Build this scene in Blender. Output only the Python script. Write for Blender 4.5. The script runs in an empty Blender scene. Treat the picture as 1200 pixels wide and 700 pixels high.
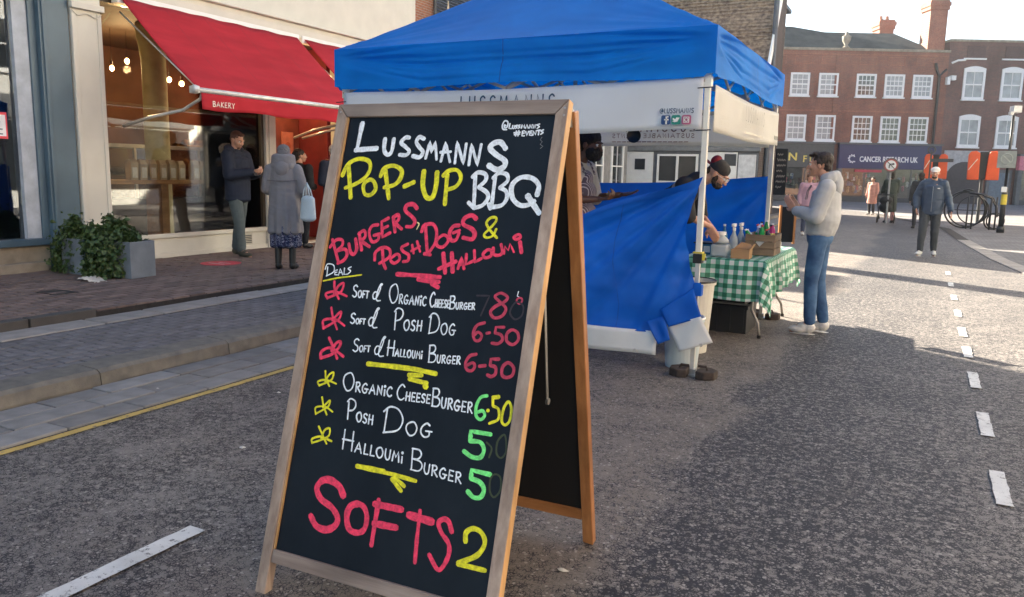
import bpy, bmesh, math, random
from mathutils import Vector, Matrix, noise
R = math.radians
random.seed(7)
SC = bpy.context.scene
COL = SC.collection
# ------------------------------------------------------------------ camera
cam = bpy.data.cameras.new('camera'); camo = bpy.data.objects.new('camera', cam); COL.objects.link(camo)
yaw, pitch, roll = R(27.1), R(9.0), R(1.15)
Fv = Vector((-math.sin(yaw)*math.cos(pitch), math.cos(yaw)*math.cos(pitch), -math.sin(pitch)))
R0 = Vector((math.cos(yaw), math.sin(yaw), 0)); U0 = R0.cross(Fv)
Rv = math.cos(roll)*R0 + math.sin(roll)*U0; Uv = -math.sin(roll)*R0 + math.cos(roll)*U0
M = Matrix((Rv, Uv, -Fv)).transposed().to_4x4(); M.translation = (0, 0, 1.5)
camo.matrix_world = M
cam.sensor_width = 36; cam.lens = 27.9; cam.clip_end = 2000; cam.clip_start = .05
SC.camera = camo
# ------------------------------------------------------------------ sky, sun, exposure
SUN_AZ, SUN_EL = -56.8, 26.0
w = bpy.data.worlds.new('World'); SC.world = w; w.use_nodes = True
nt = w.node_tree; sky = nt.nodes.new('ShaderNodeTexSky'); sky.sky_type = 'NISHITA'; sky.sun_disc = False
sky.sun_elevation = R(SUN_EL); sky.sun_rotation = R(SUN_AZ % 360); sky.air_density = 1.1; sky.dust_density = 1.2; sky.ozone_density = 1.0
nt.links.new(sky.outputs[0], nt.nodes['Background'].inputs[0]); nt.nodes['Background'].inputs[1].default_value = 0.05
sd = bpy.data.lights.new('sun', 'SUN'); sd.energy = 5.0; sd.angle = R(.55); sd.color = (1, .89, .72)
so = bpy.data.objects.new('sun', sd); COL.objects.link(so)
sv = Vector((math.sin(R(SUN_AZ))*math.cos(R(SUN_EL)), math.cos(R(SUN_AZ))*math.cos(R(SUN_EL)), math.sin(R(SUN_EL))))
so.rotation_euler = sv.to_track_quat('Z', 'Y').to_euler(); so.location = (0, 0, 30)
SC.view_settings.view_transform = 'Standard'; SC.view_settings.look = 'None'; SC.view_settings.gamma = 1
SC.view_settings.exposure = 2.78
SC.cycles.max_bounces = 8; SC.cycles.diffuse_bounces = 4; SC.cycles.transparent_max_bounces = 12
# ------------------------------------------------------------------ materials
class NT:
    def __init__(s, name):
        m = bpy.data.materials.new(name); m.use_nodes = True; s.m = m; s.n = m.node_tree.nodes; s.l = m.node_tree.links
        s.b = s.n['Principled BSDF']; s.tc = s.n.new('ShaderNodeTexCoord')
    def node(s, t, **k):
        x = s.n.new(t)
        for a, v in k.items():
            if a[0] == '_': setattr(x, a[1:], v)
            else: x.inputs[a].default_value = v
        return x
    def link(s, a, b): s.l.new(a, b)
    def co(s, sc=(1, 1, 1), axes=None, rot=(0, 0, 0)):
        src = s.tc.outputs['Object']
        if axes:
            sep = s.n.new('ShaderNodeSeparateXYZ'); cb = s.n.new('ShaderNodeCombineXYZ'); s.link(src, sep.inputs[0])
            for i, a in enumerate(axes): s.link(sep.outputs['XYZ'.index(a)], cb.inputs[i])
            src = cb.outputs[0]
        mp = s.n.new('ShaderNodeMapping'); mp.inputs['Scale'].default_value = sc; mp.inputs['Rotation'].default_value = rot
        s.link(src, mp.inputs[0]); return mp.outputs[0]
    def noise(s, vec, scale, detail=4, rough=.55):
        x = s.n.new('ShaderNodeTexNoise'); x.inputs['Scale'].default_value = scale; x.inputs['Detail'].default_value = detail
        x.inputs['Roughness'].default_value = rough; s.link(vec, x.inputs['Vector']); return x.outputs[0]
    def ramp(s, fac, stops):
        x = s.n.new('ShaderNodeValToRGB'); e = x.color_ramp.elements
        while len(e) < len(stops): e.new(.5)
        for k, (p, c) in enumerate(stops):
            e[k].position = p; e[k].color = (c[0], c[1], c[2], 1) if hasattr(c, '__len__') else (c, c, c, 1)
        s.link(fac, x.inputs[0]); return x.outputs[0]
    def mix(s, fac, a, b, mode='MIX'):
        x = s.n.new('ShaderNodeMix'); x.data_type = 'RGBA'; x.blend_type = mode
        for sock, v in ((x.inputs[0], fac), (x.inputs[6], a), (x.inputs[7], b)):
            if hasattr(v, 'links'): s.link(v, sock)
            elif hasattr(v, '__len__'): sock.default_value = (v[0], v[1], v[2], 1)
            else: sock.default_value = v
        return x.outputs[2]
    def bump(s, h, strength=.3, dist=.01):
        x = s.n.new('ShaderNodeBump'); x.inputs['Strength'].default_value = strength; x.inputs['Distance'].default_value = dist
        s.link(h, x.inputs['Height']); 
        if s.b.inputs['Normal'].links: s.link(s.b.inputs['Normal'].links[0].from_socket, x.inputs['Normal'])
        s.link(x.outputs[0], s.b.inputs['Normal'])
def mul(c, k): return tuple(min(1, v*k) for v in c[:3])
def mat(name, c, rough=.6, metal=0, var=.18, vs=6, bump=.15, bs=60, bd=.004, stretch=(1, 1, 1), spec=.5, rnd=0, trans=0, coat=0, c2=None):
    t = NT(name); b = t.b
    v = t.co(stretch)
    col = t.mix(t.ramp(t.noise(v, vs), [(.3, 0), (.7, 1)]), mul(c, 1-var), c2 or mul(c, 1+var))
    if rnd:
        oi = t.n.new('ShaderNodeObjectInfo'); rr = t.ramp(oi.outputs['Random'], [(0, 1-rnd), (1, 1+rnd*.6)])
        col = t.mix(1.0, col, rr, 'MULTIPLY')
    t.link(col, b.inputs['Base Color'])
    b.inputs['Roughness'].default_value = rough; b.inputs['Metallic'].default_value = metal
    b.inputs['Specular IOR Level'].default_value = spec; b.inputs['Coat Weight'].default_value = coat
    if bump: t.bump(t.noise(v, bs, 3), bump, bd)
    if trans:
        tr = t.n.new('ShaderNodeBsdfTranslucent'); mx = t.n.new('ShaderNodeMixShader'); mx.inputs[0].default_value = trans
        t.link(col, tr.inputs[0]); t.link(b.outputs[0], mx.inputs[1]); t.link(tr.outputs[0], mx.inputs[2])
        t.link(mx.outputs[0], t.n['Material Output'].inputs[0])
    return t.m
def wood(name, c1, c2, scale=30, ax='z', rough=.6, rnd=.1):
    t = NT(name); s = {'x': (.06, 1, 1), 'y': (1, .06, 1), 'z': (1, 1, .06)}[ax]
    v = t.co(s); n1 = t.noise(v, scale, 6, .65)
    col = t.mix(t.ramp(n1, [(.35, 0), (.65, 1)]), c1, c2)
    big = t.ramp(t.noise(t.co(), 2.2, 3), [(.35, .62), (.65, 1.12)]); col = t.mix(.85, col, big, 'MULTIPLY')
    kn = t.n.new('ShaderNodeTexVoronoi'); kn.inputs['Scale'].default_value = 5; t.link(t.co(mul3(s, 2)), kn.inputs['Vector'])
    col = t.mix(t.ramp(kn.outputs['Distance'], [(.0, 1), (.055, .0)]), col, mul(c1, .3))
    if rnd:
        oi = t.n.new('ShaderNodeObjectInfo'); col = t.mix(1.0, col, t.ramp(oi.outputs['Random'], [(0, 1-rnd), (1, 1+rnd)]), 'MULTIPLY')
    t.link(col, t.b.inputs['Base Color']); t.b.inputs['Roughness'].default_value = rough
    t.bump(n1, .35, .003); return t.m
def mul3(s, k): return tuple(v*k for v in s)
def emis(name, c, st):
    t = NT(name); t.b.inputs['Base Color'].default_value = (*c, 1); t.b.inputs['Emission Color'].default_value = (*c, 1); t.b.inputs['Emission Strength'].default_value = st; return t.m
def glass(name, tint=(.9, .95, .95), refl=1.0, dark=0.0):
    t = NT(name); t.n.remove(t.b)
    tr = t.n.new('ShaderNodeBsdfTransparent'); tr.inputs[0].default_value = (*mul(tint, 1-dark), 1)
    gl = t.n.new('ShaderNodeBsdfGlossy'); gl.inputs['Roughness'].default_value = .02
    fr = t.n.new('ShaderNodeFresnel'); fr.inputs[0].default_value = 1.5
    mt = t.n.new('ShaderNodeMath'); mt.operation = 'MULTIPLY'; mt.inputs[1].default_value = 1.6*refl; mt.use_clamp = True
    mx = t.n.new('ShaderNodeMixShader'); t.link(fr.outputs[0], mt.inputs[0]); t.link(mt.outputs[0], mx.inputs[0])
    t.link(tr.outputs[0], mx.inputs[1]); t.link(gl.outputs[0], mx.inputs[2]); t.link(mx.outputs[0], t.n['Material Output'].inputs[0]); return t.m
def brick(name, c1, c2, mortar, axes, bw=.225, bh=.075, ms=.010):
    t = NT(name); v = t.co((1, 1, 1), axes)
    b = t.n.new('ShaderNodeTexBrick'); t.link(v, b.inputs['Vector'])
    b.inputs['Scale'].default_value = 1; b.inputs['Brick Width'].default_value = bw; b.inputs['Row Height'].default_value = bh
    b.inputs['Mortar Size'].default_value = ms; b.inputs['Color1'].default_value = (*c1, 1); b.inputs['Color2'].default_value = (*c2, 1); b.inputs['Mortar'].default_value = (*mortar, 1)
    big = t.ramp(t.noise(t.co((1, 1, .45)), .8, 6, .65), [(.3, .62), (.7, 1.22)]); fine = t.ramp(t.noise(t.co(), 14, 3), [(.3, .8), (.7, 1.2)])
    col = t.mix(1.0, t.mix(1.0, b.outputs[0], big, 'MULTIPLY'), fine, 'MULTIPLY')
    t.link(col, t.b.inputs['Base Color']); t.b.inputs['Roughness'].default_value = .85; t.bump(b.outputs['Fac'], -.4, .01); return t.m
# ------------------------------------------------------------------ mesh builder
class MB:
    def __init__(s): s.v = []; s.f = []; s.mi = []; s.cur = 0
    def add(s, vs, fs):
        o = len(s.v); s.v += [Vector(p) for p in vs]; s.f += [tuple(o+i for i in f) for f in fs]; s.mi += [s.cur]*len(fs); return s
    def box(s, c, d, rz=0, rot=None):
        m = rot if rot is not None else Matrix.Rotation(rz, 3, 'Z'); c = Vector(c); h = Vector(d)/2
        P = [c + m @ Vector((x*h.x, y*h.y, z*h.z)) for z in (-1, 1) for y in (-1, 1) for x in (-1, 1)]
        return s.add(P, [(0, 2, 3, 1), (4, 5, 7, 6), (0, 1, 5, 4), (2, 6, 7, 3), (0, 4, 6, 2), (1, 3, 7, 5)])
    def bx(s, x0, x1, y0, y1, z0, z1): return s.box(((x0+x1)/2, (y0+y1)/2, (z0+z1)/2), (abs(x1-x0), abs(y1-y0), abs(z1-z0)))
    def cyl(s, p0, p1, r0, r1=None, n=12, cap=True):
        r1 = r0 if r1 is None else r1; p0 = Vector(p0); p1 = Vector(p1); d = (p1-p0).normalized()
        a = d.orthogonal().normalized(); b = d.cross(a); P = []
        for p, r in ((p0, r0), (p1, r1)): P += [p + r*(math.cos(2*math.pi*k/n)*a + math.sin(2*math.pi*k/n)*b) for k in range(n)]
        F = [(k, (k+1) % n, n+(k+1) % n, n+k) for k in range(n)]
        if cap: F += [tuple(range(n-1, -1, -1)), tuple(range(n, 2*n))]
        return s.add(P, F)
    def tube(s, pts, r, n=8, close=False):
        pts = [Vector(p) for p in pts]; m = len(pts); rs = r if hasattr(r, '__len__') else [r]*m; P = []; a = None
        for i, p in enumerate(pts):
            if close: d = (pts[(i+1) % m]-pts[i-1]).normalized()
            else: d = (pts[min(i+1, m-1)]-pts[max(i-1, 0)]).normalized()
            a = d.orthogonal().normalized() if a is None else (a - d*a.dot(d)).normalized(); b = d.cross(a)
            P += [p + rs[i]*(math.cos(2*math.pi*k/n)*a + math.sin(2*math.pi*k/n)*b) for k in range(n)]
        F = [(i*n+k, i*n+(k+1) % n, ((i+1) % m)*n+(k+1) % n, ((i+1) % m)*n+k) for i in range(m if close else m-1) for k in range(n)]
        if not close: F += [tuple(range(n-1, -1, -1)), tuple(range((m-1)*n, m*n))]
        return s.add(P, F)
    def grid(s, fn, nu, nv):
        P = [fn(i/nu, j/nv) for j in range(nv+1) for i in range(nu+1)]
        return s.add(P, [(j*(nu+1)+i, j*(nu+1)+i+1, (j+1)*(nu+1)+i+1, (j+1)*(nu+1)+i) for j in range(nv) for i in range(nu)])
    def lathe(s, prof, c, n=20, axis=None):
        c = Vector(c); m = (Vector(axis).to_track_quat('Z', 'Y').to_matrix() if axis else Matrix.Identity(3)); P = []
        for r, z in prof: P += [c + m @ Vector((r*math.cos(2*math.pi*k/n), r*math.sin(2*math.pi*k/n), z)) for k in range(n)]
        F = [(i*n+k, i*n+(k+1) % n, (i+1)*n+(k+1) % n, (i+1)*n+k) for i in range(len(prof)-1) for k in range(n)]
        F += [tuple(range(n-1, -1, -1)), tuple(range((len(prof)-1)*n, len(prof)*n))]
        return s.add(P, F)
    def prism(s, poly, o, ax, ay, depth):
        o = Vector(o); ax = Vector(ax); ay = Vector(ay); nn = ax.cross(ay).normalized()*depth; n = len(poly)
        P = [o+ax*x+ay*y for x, y in poly]; P += [p+nn for p in P]
        return s.add(P, [tuple(range(n-1, -1, -1)), tuple(range(n, 2*n))] + [(k, (k+1) % n, n+(k+1) % n, n+k) for k in range(n)])
    def sphere(s, c, r, n=14, m=9, rot=None):
        c = Vector(c); r = r if hasattr(r, '__len__') else (r, r, r); P = []; rot = rot or Matrix.Identity(3)
        for j in range(m+1):
            t = math.pi*j/m
            P += [c + rot @ Vector((r[0]*math.sin(t)*math.cos(2*math.pi*k/n), r[1]*math.sin(t)*math.sin(2*math.pi*k/n), r[2]*math.cos(t))) for k in range(n)]
        return s.add(P, [(j*n+k, (j+1)*n+k, (j+1)*n+(k+1) % n, j*n+(k+1) % n) for j in range(m) for k in range(n)])
    def obj(s, name, m, parent=None, smooth=False, bevel=0, world=True, kind=None, label=None, solid=0):
        me = bpy.data.meshes.new(name)
        if parent is not None and world:
            r = parent
            while r.parent: r = r.parent
            inv = root_mat(r).inverted(); vs = [inv @ v for v in s.v]
        else: vs = s.v
        me.from_pydata([tuple(v) for v in vs], [], s.f)
        for k in (m if isinstance(m, (list, tuple)) else [m]): me.materials.append(k)
        if any(s.mi): me.polygons.foreach_set('material_index', s.mi)
        me.validate(); me.update()
        bm = bmesh.new(); bm.from_mesh(me); bmesh.ops.remove_doubles(bm, verts=bm.verts, dist=1e-6)
        bmesh.ops.recalc_face_normals(bm, faces=bm.faces); bm.to_mesh(me); bm.free()
        if smooth: me.polygons.foreach_set('use_smooth', [True]*len(me.polygons))
        o = bpy.data.objects.new(name, me); COL.objects.link(o)
        if parent is not None: o.parent = parent
        if kind: o['kind'] = kind
        if label: o['label'] = label
        if solid: q = o.modifiers.new('solid', 'SOLIDIFY'); q.thickness = solid
        if bevel: q = o.modifiers.new('bevel', 'BEVEL'); q.width = bevel; q.segments = 2; q.limit_method = 'ANGLE'; q.angle_limit = R(40)
        return o
def root_mat(r): return Matrix.Translation(r.location) @ r.rotation_euler.to_matrix().to_4x4()
def thing(name, label, cat, loc=(0, 0, 0), rz=0, group=None):
    o = bpy.data.objects.new(name, None); COL.objects.link(o); o.empty_display_size = .1
    o.location = loc; o.rotation_euler = (0, 0, rz); return tag(o, label, cat, group)
def tag(o, label, cat, group=None):
    o['label'] = label; o['category'] = cat
    if group: o['group'] = group
    return o
def struct(o): o['kind'] = 'structure'; return o
def piece(name, me, parent, loc, rot=(0, 0, 0), scale=(1, 1, 1)):
    o = bpy.data.objects.new(name, me); COL.objects.link(o); o.parent = parent; o.location = loc; o.rotation_euler = rot; o.scale = scale; return o
def bmesh_box(name, d, m, bevel=0):
    b = MB().box((0, 0, 0), d); me = bpy.data.meshes.new(name); me.from_pydata([tuple(v) for v in b.v], [], b.f); me.materials.append(m)
    if bevel:
        bm = bmesh.new(); bm.from_mesh(me); bmesh.ops.recalc_face_normals(bm, faces=bm.faces)
        bmesh.ops.bevel(bm, geom=[e for e in bm.edges], offset=bevel, segments=1, affect='EDGES'); bm.to_mesh(me); bm.free()
    return me
def fbm(p, o=3): return noise.fractal(Vector(p), 1.0, 2.0, o)
# stroke lettering: polylines laid as thin raised ribbons on a surface frame
def crom(P, k=6):
    if len(P) < 3: return P
    cl = (P[0]-P[-1]).length < .35*max((p-P[0]).length for p in P) and len(P) > 5 and (P[0]-P[-1]).length < .004
    Q = [P[-2] if cl else P[0]*2-P[1]] + P + [P[1] if cl else P[-1]*2-P[-2]]; out = []
    for i in range(1, len(Q)-2):
        a, b, c, d = Q[i-1:i+3]
        for j in range(k):
            t = j/k; out.append(.5*((2*b)+(c-a)*t+(2*a-5*b+4*c-d)*t*t+(3*b-a-3*c+d)*t*t*t))
    return out + [P[-1]]
def ribbon(mb, P, w, fr, off, rag=0):
    """P: 2D Vectors, fr: function (x, y, height) -> 3D"""
    n = len(P)
    if n < 2: return
    L = []
    for i, p in enumerate(P):
        d = (P[min(i+1, n-1)]-P[max(i-1, 0)])
        d = d.normalized() if d.length > 1e-9 else Vector((1, 0)); nn = Vector((-d.y, d.x))
        hw = w/2*(1+rag*.5*noise.noise(Vector((p.x*60, p.y*60, w*900)))+rag*.45*noise.noise(Vector((p.x*14, p.y*14, 3+w*500)))+rag*.25*(.5-i/n))
        L.append((p, d, nn, hw))
    V = []; st = []
    p, d, nn, hw = L[0]
    for a in (.35, ): st.append((p-d*hw*.75, nn, hw*.55))
    for p, d, nn, hw in L: st.append((p, nn, hw))
    p, d, nn, hw = L[-1]; st.append((p+d*hw*.75, nn, hw*.55))
    for i, (p, nn, hw) in enumerate(st):
        h = off + i*4e-6
        a = p+nn*hw; b = p-nn*hw; V += [fr(a.x, a.y, h), fr(b.x, b.y, h)]
    mb.add(V, [(2*i, 2*i+1, 2*i+3, 2*i+2) for i in range(len(st)-1)])
FONT = {'A': (0.8, ['l0,0 .4,1 .75,0', 'l.12,.38 .66,.38']), 'B': (0.62, ['l.08,0 .05,1', 'c.02,.98 .4,1 .52,.8 .38,.58 .1,.52', 'c.1,.52 .5,.48 .62,.26 .45,.03 .04,0']), 'C': (0.65, ['c.62,.85 .4,1 .12,.75 .02,.4 .18,.08 .42,0 .65,.14']), 'D': (0.72, ['l.12,.9 .08,.02', 'c0,.8 .22,1 .52,.92 .7,.55 .55,.15 .05,0']), 'E': (0.55, ['l.52,.98 .08,1 .04,0 .52,.02', 'l.06,.52 .45,.5']), 'F': (0.5, ['l.5,1 .06,1 .05,0', 'l.05,.52 .42,.52']), 'G': (0.78, ['c.62,.86 .4,1 .1,.72 .05,.3 .3,0 .6,.1 .62,.42', 'l.36,.44 .8,.42']), 'H': (0.68, ['l.06,0 .1,1', 'l.6,0 .62,1', 'l0,.5 .68,.52']), 'i': (0.2, ['l.1,0 .1,.62', 'c.1,.9 .02,.98 .1,1.06 .18,.98 .1,.9']), 'L': (0.5, ['l.1,1 .05,.02 .5,.04']), 'M': (0.8, ['l.03,0 .12,1 .4,.4 .68,1 .78,0']), 'N': (0.68, ['l.04,0 .08,1 .58,.02 .62,1']), 'O': (0.78, ['c.4,1 .08,.8 .03,.4 .3,0 .62,.12 .75,.55 .6,.92 .4,1']), 'P': (0.6, ['l.1,.85 .12,0', 'c0,.85 .2,1.02 .5,.95 .58,.72 .42,.5 .12,.42']), 'R': (0.66, ['l.08,0 .08,1', 'c.02,.98 .4,1.02 .55,.8 .4,.58 .1,.5', 'l.22,.5 .66,0']), 'S': (0.58, ['c.55,.88 .35,1 .1,.85 .15,.6 .45,.42 .5,.15 .28,0 .02,.12']), 'T': (0.62, ['l0,1 .62,.98', 'l.32,1 .3,0']), 'U': (0.64, ['c.06,1 .05,.35 .25,0 .52,.15 .6,1']), '&': (0.62, ['c.55,.95 .62,1.05 .5,1.02 .34,.6 .28,.1 .38,-.05 .6,-.02', 'c.42,.45 .15,.5 .02,.28 .1,.05 .3,.15 .5,.7 .52,1'])}
FONT.update({'V': (.7, ['l0,1 .33,0 .68,1']), 'I': (.2, ['l.1,0 .1,1']), '@': (.9, ['c.65,.35 .45,.3 .35,.5 .5,.68 .65,.6 .62,.3 .8,.3 .85,.6 .6,.95 .2,.9 0,.5 .2,.05 .6,0']),
 '-': (.4, ['l.05,.5 .35,.5']), ' ': (.35, []), 'K': (.6, ['l.05,0 .05,1', 'l.55,1 .08,.45 .6,0']), 'W': (.95, ['l0,1 .25,0 .47,.8 .7,0 .95,1']), 'Y': (.6, ['l0,1 .3,.5 .6,1', 'l.3,.5 .3,0'])})
def text_strokes(mb, txt, x, y, h, w, fr, total=None, off=.001, gap=.25, mirror=False):
    adv = 0; pos = []
    for ch in txt: pos.append(adv); adv += FONT[ch][0]+gap
    k = (total/(adv-gap)) if total else h; kx = k
    for px, ch in zip(pos, txt):
        for s in FONT[ch][1]:
            P = [Vector([float(t) for t in q.split(',')]) for q in s[1:].split()]
            P = [Vector(((-1 if mirror else 1)*(p.x+px)*kx+x, p.y*h+y)) for p in P]
            if s[0] == 'c': P = crom(P, 5)
            ribbon(mb, P, w, fr, off)
            off += 2e-5
def bfont(txt, size, m, name, parent, mtx, ext=.004, bold=0, align='LEFT', space=1):
    cu = bpy.data.curves.new(name, 'FONT'); cu.body = txt; cu.size = size; cu.extrude = ext; cu.offset = bold; cu.align_x = align; cu.space_character = space; cu.resolution_u = 3
    o = bpy.data.objects.new('tmp', cu); COL.objects.link(o); bpy.context.view_layer.update()
    me = bpy.data.meshes.new_from_object(o.evaluated_get(bpy.context.evaluated_depsgraph_get())); bpy.data.objects.remove(o)
    me.transform(mtx); me.materials.clear(); me.materials.append(m); q = bpy.data.objects.new(name, me); COL.objects.link(q)
    if parent is not None: q.parent = parent
    return q
# ------------------------------------------------------------------ shared materials
m_asph = None
def asphalt(name):
    t = NT(name); v = t.co()
    def M(op, a, b, cl=False):
        x = t.n.new('ShaderNodeMath'); x.operation = op; x.use_clamp = cl
        for i, q in enumerate((a, b)):
            if hasattr(q, 'links'): t.link(q, x.inputs[i])
            else: x.inputs[i].default_value = q
        return x.outputs[0]
    sep = t.n.new('ShaderNodeSeparateXYZ'); t.link(v, sep.inputs[0])
    wob = t.noise(v, .8, 4, .6)
    # the lane beside the stall is older and worn smoother, its edge wanders near x = -0.95
    wx = M('ADD', M('ADD', sep.outputs[0], .95), M('MULTIPLY', M('SUBTRACT', wob, .5), -.9)); worn = M('MULTIPLY', t.ramp(M('ADD', M('MULTIPLY', wx, 1.1), .5), [(.36, 1), (.62, 0)]), t.ramp(M('ADD', M('MULTIPLY', sep.outputs[0], 1.4), 3.5), [(.0, 0), (.9, 1)]))
    vs = []
    for sc in (58, 95):
        vo = t.n.new('ShaderNodeTexVoronoi'); vo.inputs['Scale'].default_value = sc; t.link(v, vo.inputs['Vector'])
        ed = t.n.new('ShaderNodeTexVoronoi'); ed.feature = 'DISTANCE_TO_EDGE'; ed.inputs['Scale'].default_value = sc; t.link(v, ed.inputs['Vector'])
        sc_ = t.n.new('ShaderNodeSeparateColor'); t.link(vo.outputs['Color'], sc_.inputs[0]); vs.append((sc_, ed.outputs['Distance']))
    (c1, e1), (c2, e2) = vs
    band = t.ramp(M('ADD', M('MULTIPLY', wx, .30), .3), [(.28, 0), (.33, 1), (.52, .85), (.72, .25)])   # coarse strip right of the worn lane
    clus = t.ramp(t.noise(v, 3.5, 5, .7), [(.34, 0), (.66, 1)]); clus = M('ADD', M('ADD', M('MULTIPLY', clus, .62), .10), M('MULTIPLY', band, .46)); clus = M('MULTIPLY', clus, M('SUBTRACT', 1.0, M('MULTIPLY', worn, .45)))
    cl2 = M('MULTIPLY', clus, t.ramp(t.noise(v, 24, 3, .6), [(.36, 0), (.60, 1)]))
    def gap(e, k): return M('SUBTRACT', 1.0, M('DIVIDE', e, M('ADD', M('MULTIPLY', cl2, k), .0001)), True)
    g1 = t.ramp(gap(e1, .34), [(.0, 0), (.35, 1)]); g2 = t.ramp(gap(e2, .30), [(.0, 0), (.4, 1)])
    pit = M('MAXIMUM', g1, M('MULTIPLY', g2, .8))
    base = t.mix(t.noise(v, 34, 5, .75), (.140, .127, .117), (.225, .204, .185))
    base = t.mix(1.0, base, t.ramp(t.noise(v, .7, 5, .6), [(.3, .85), (.7, 1.25)]), 'MULTIPLY')
    base = t.mix(M('MULTIPLY', worn, .45), base, (.185, .150, .115))
    base = t.mix(M('MULTIPLY', pit, .93), base, (.013, .013, .018))
    base = t.mix(M('MULTIPLY', M('GREATER_THAN', c2.outputs[0], .96), .6), base, (.40, .37, .33))
    st = t.ramp(t.noise(v, 1.7, 6, .72), [(.60, 0), (.68, .5)]); base = t.mix(st, base, (.05, .045, .042))
    t.link(base, t.b.inputs['Base Color']); t.b.inputs['Roughness'].default_value = .68; t.b.inputs['Specular IOR Level'].default_value = .32
    t.bump(pit, -.8, .006); t.bump(t.noise(v, 60, 4, .7), .5, .006); return t.m
M_ASPH = asphalt('asphalt')
def worn_paint(name, c):
    t = NT(name); v = t.co(); n1 = t.ramp(t.noise(v, 26, 5, .8), [(.36, 1), (.44, 0)]); n2 = t.ramp(t.noise(v, 5, 3), [(.3, .8), (.7, 1.1)])
    t.link(t.mix(n1, t.mix(1.0, c, n2, 'MULTIPLY'), (.10, .10, .10)), t.b.inputs['Base Color']); t.b.inputs['Roughness'].default_value = .7; t.bump(t.noise(v, 90, 3), .4, .004); return t.m
M_PAINT = worn_paint('road_paint', (.66, .66, .63)); M_YELLOW = worn_paint('yellow_paint', (.52, .36, .10))
M_KERB = mat('kerb_granite', (.15, .145, .135), .8, var=.25, vs=9, bump=.5, bs=70, rnd=.2, c2=(.21, .195, .165))
M_SETT = mat('gutter_slab', (.20, .195, .19), .8, var=.2, vs=7, bump=.4, bs=50, rnd=.28)
M_PAV = mat('grey_paver', (.14, .135, .14), .85, var=.25, vs=9, bump=.3, bs=80, rnd=.22)
M_BRK = mat('pavement_brick', (.175, .125, .105), .85, var=.2, vs=10, bump=.35, bs=80, rnd=.35)
M_JOINT = mat('joint_sand', (.035, .032, .03), .95, var=.25, vs=20, bump=.4)
M_CONC = mat('pale_concrete', (.30, .275, .25), .85, var=.2, vs=6, bump=.3, bs=60, rnd=.15)
M_CREAM = mat('cream_paint', (.64, .61, .53), .55, var=.05, vs=3, bump=.08, bs=25)
M_WHITE = mat('white_paint', (.80, .80, .78), .5, var=.04, bump=.05)
M_DARK = mat('dark_grey_paint', (.045, .05, .055), .5, var=.15, bump=.1)
M_BLACK = mat('black_plastic', (.012, .012, .013), .45, bump=.1)
M_METAL = mat('brushed_metal', (.55, .55, .55), .38, 1.0, var=.08, bump=.05)
M_GALV = mat('white_metal_pole', (.72, .70, .64), .4, .2, var=.06, bump=.05)
M_INT = mat('dark_interior', (.05, .035, .028), .8, var=.3, vs=2)
M_WINDOW = mat('window_dark_glass', (.03, .035, .04), .08, var=.3, vs=1.2, bump=0, spec=.9)
M_NET = mat('window_net_curtain', (.30, .32, .33), .3, var=.3, vs=1.5, bump=0, spec=.8)
# ================================================================== GROUND
def slab(x0, x1, y0, y1, z, name, m, kind='structure'):
    b = MB(); b.grid(lambda u, v: (x0+(x1-x0)*u, y0+(y1-y0)*v, z), 4, 4); return b.obj(name, m, kind=kind)
slab(-300, 300, -80, 500, -.03, 'ground', mat('far_ground', (.12, .115, .11), .9))
slab(-4.9, 7.2, -14, 66, 0, 'road', M_ASPH)
# block paved square on the right
b = MB(); poly = [(.70, 29), (1.0, 23.6), (1.42, 18.1), (1.75, 15.5), (2.4, 12.5), (3.6, 10), (7.1, 9), (7.1, 66), (-6, 66), (-6, 46), (-2, 40)]
b.add([(x, y, .008) for x, y in poly], [tuple(range(len(poly)))])
msq = brick('square_blocks', (.20, .19, .19), (.15, .145, .15), (.09, .085, .08), 'XY', .2, .1, .008)
struct(b.obj('square_paving', msq))
b = MB()
ln = [(2.4, 12.5), (1.75, 15.5), (1.42, 18.1), (1.0, 23.6), (.70, 29), (-2, 40)]
edge = struct(MB().add([(x+d, y, .0135) for x, y in ln for d in (-.14, .14)], [(2*i, 2*i+1, 2*i+3, 2*i+2) for i in range(len(ln)-1)]).obj('paving_edge', M_JOINT))
sm = bmesh_box('edge_sett', (.30, .19, .03), M_CONC, .006)
for (xa, ya), (xb, yb) in zip(ln[:3], ln[1:4]):
    L = math.hypot(xb-xa, yb-ya); k = 0
    while k*.205 < L:
        t = k*.205/L; piece('sett', sm, edge, (xa+(xb-xa)*t, ya+(yb-ya)*t, .006), (0, 0, math.atan2(yb-ya, xb-xa)-R(90)+random.uniform(-.03, .03))); k += 1
# painted lines
mk = MB()
def ragged(mb, x0, x1, y0, y1, z, n=24):
    V = []
    for i in range(n+1):
        y = y0+(y1-y0)*i/n; j = lambda s: .008*noise.noise(Vector((s, y*14, 1)))+.005*noise.noise(Vector((s, y*50, 4)))
        V += [(x0+j(1), y, z), (x1+j(9), y, z)]
    mb.add(V, [(2*i, 2*i+1, 2*i+3, 2*i+2) for i in range(n)])
b = MB(); ragged(b, -2.62, -2.53, -1.9, 2.19, .009, 60); struct(b.obj('road_marking', M_PAINT))
for y0, y1 in [(-3.4, -1.2), (.4, 1.9), (4.2, 4.70), (5.35, 5.9), (6.6, 7.15), (7.75, 8.25), (8.8, 9.35), (10.1, 10.6), (11.5, 12.0), (13.0, 13.5), (14.6, 15.1)]:
    b = MB(); ragged(b, .43 if y0 > 4 else .45, .50 if y0 > 4 else .53, y0, y1, .009, 12); struct(b.obj('road_marking', M_PAINT))
b = MB(); ragged(b, -4.185, -4.125, -12, 40, .005, 500); struct(b.obj('yellow_line', M_YELLOW))
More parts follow.
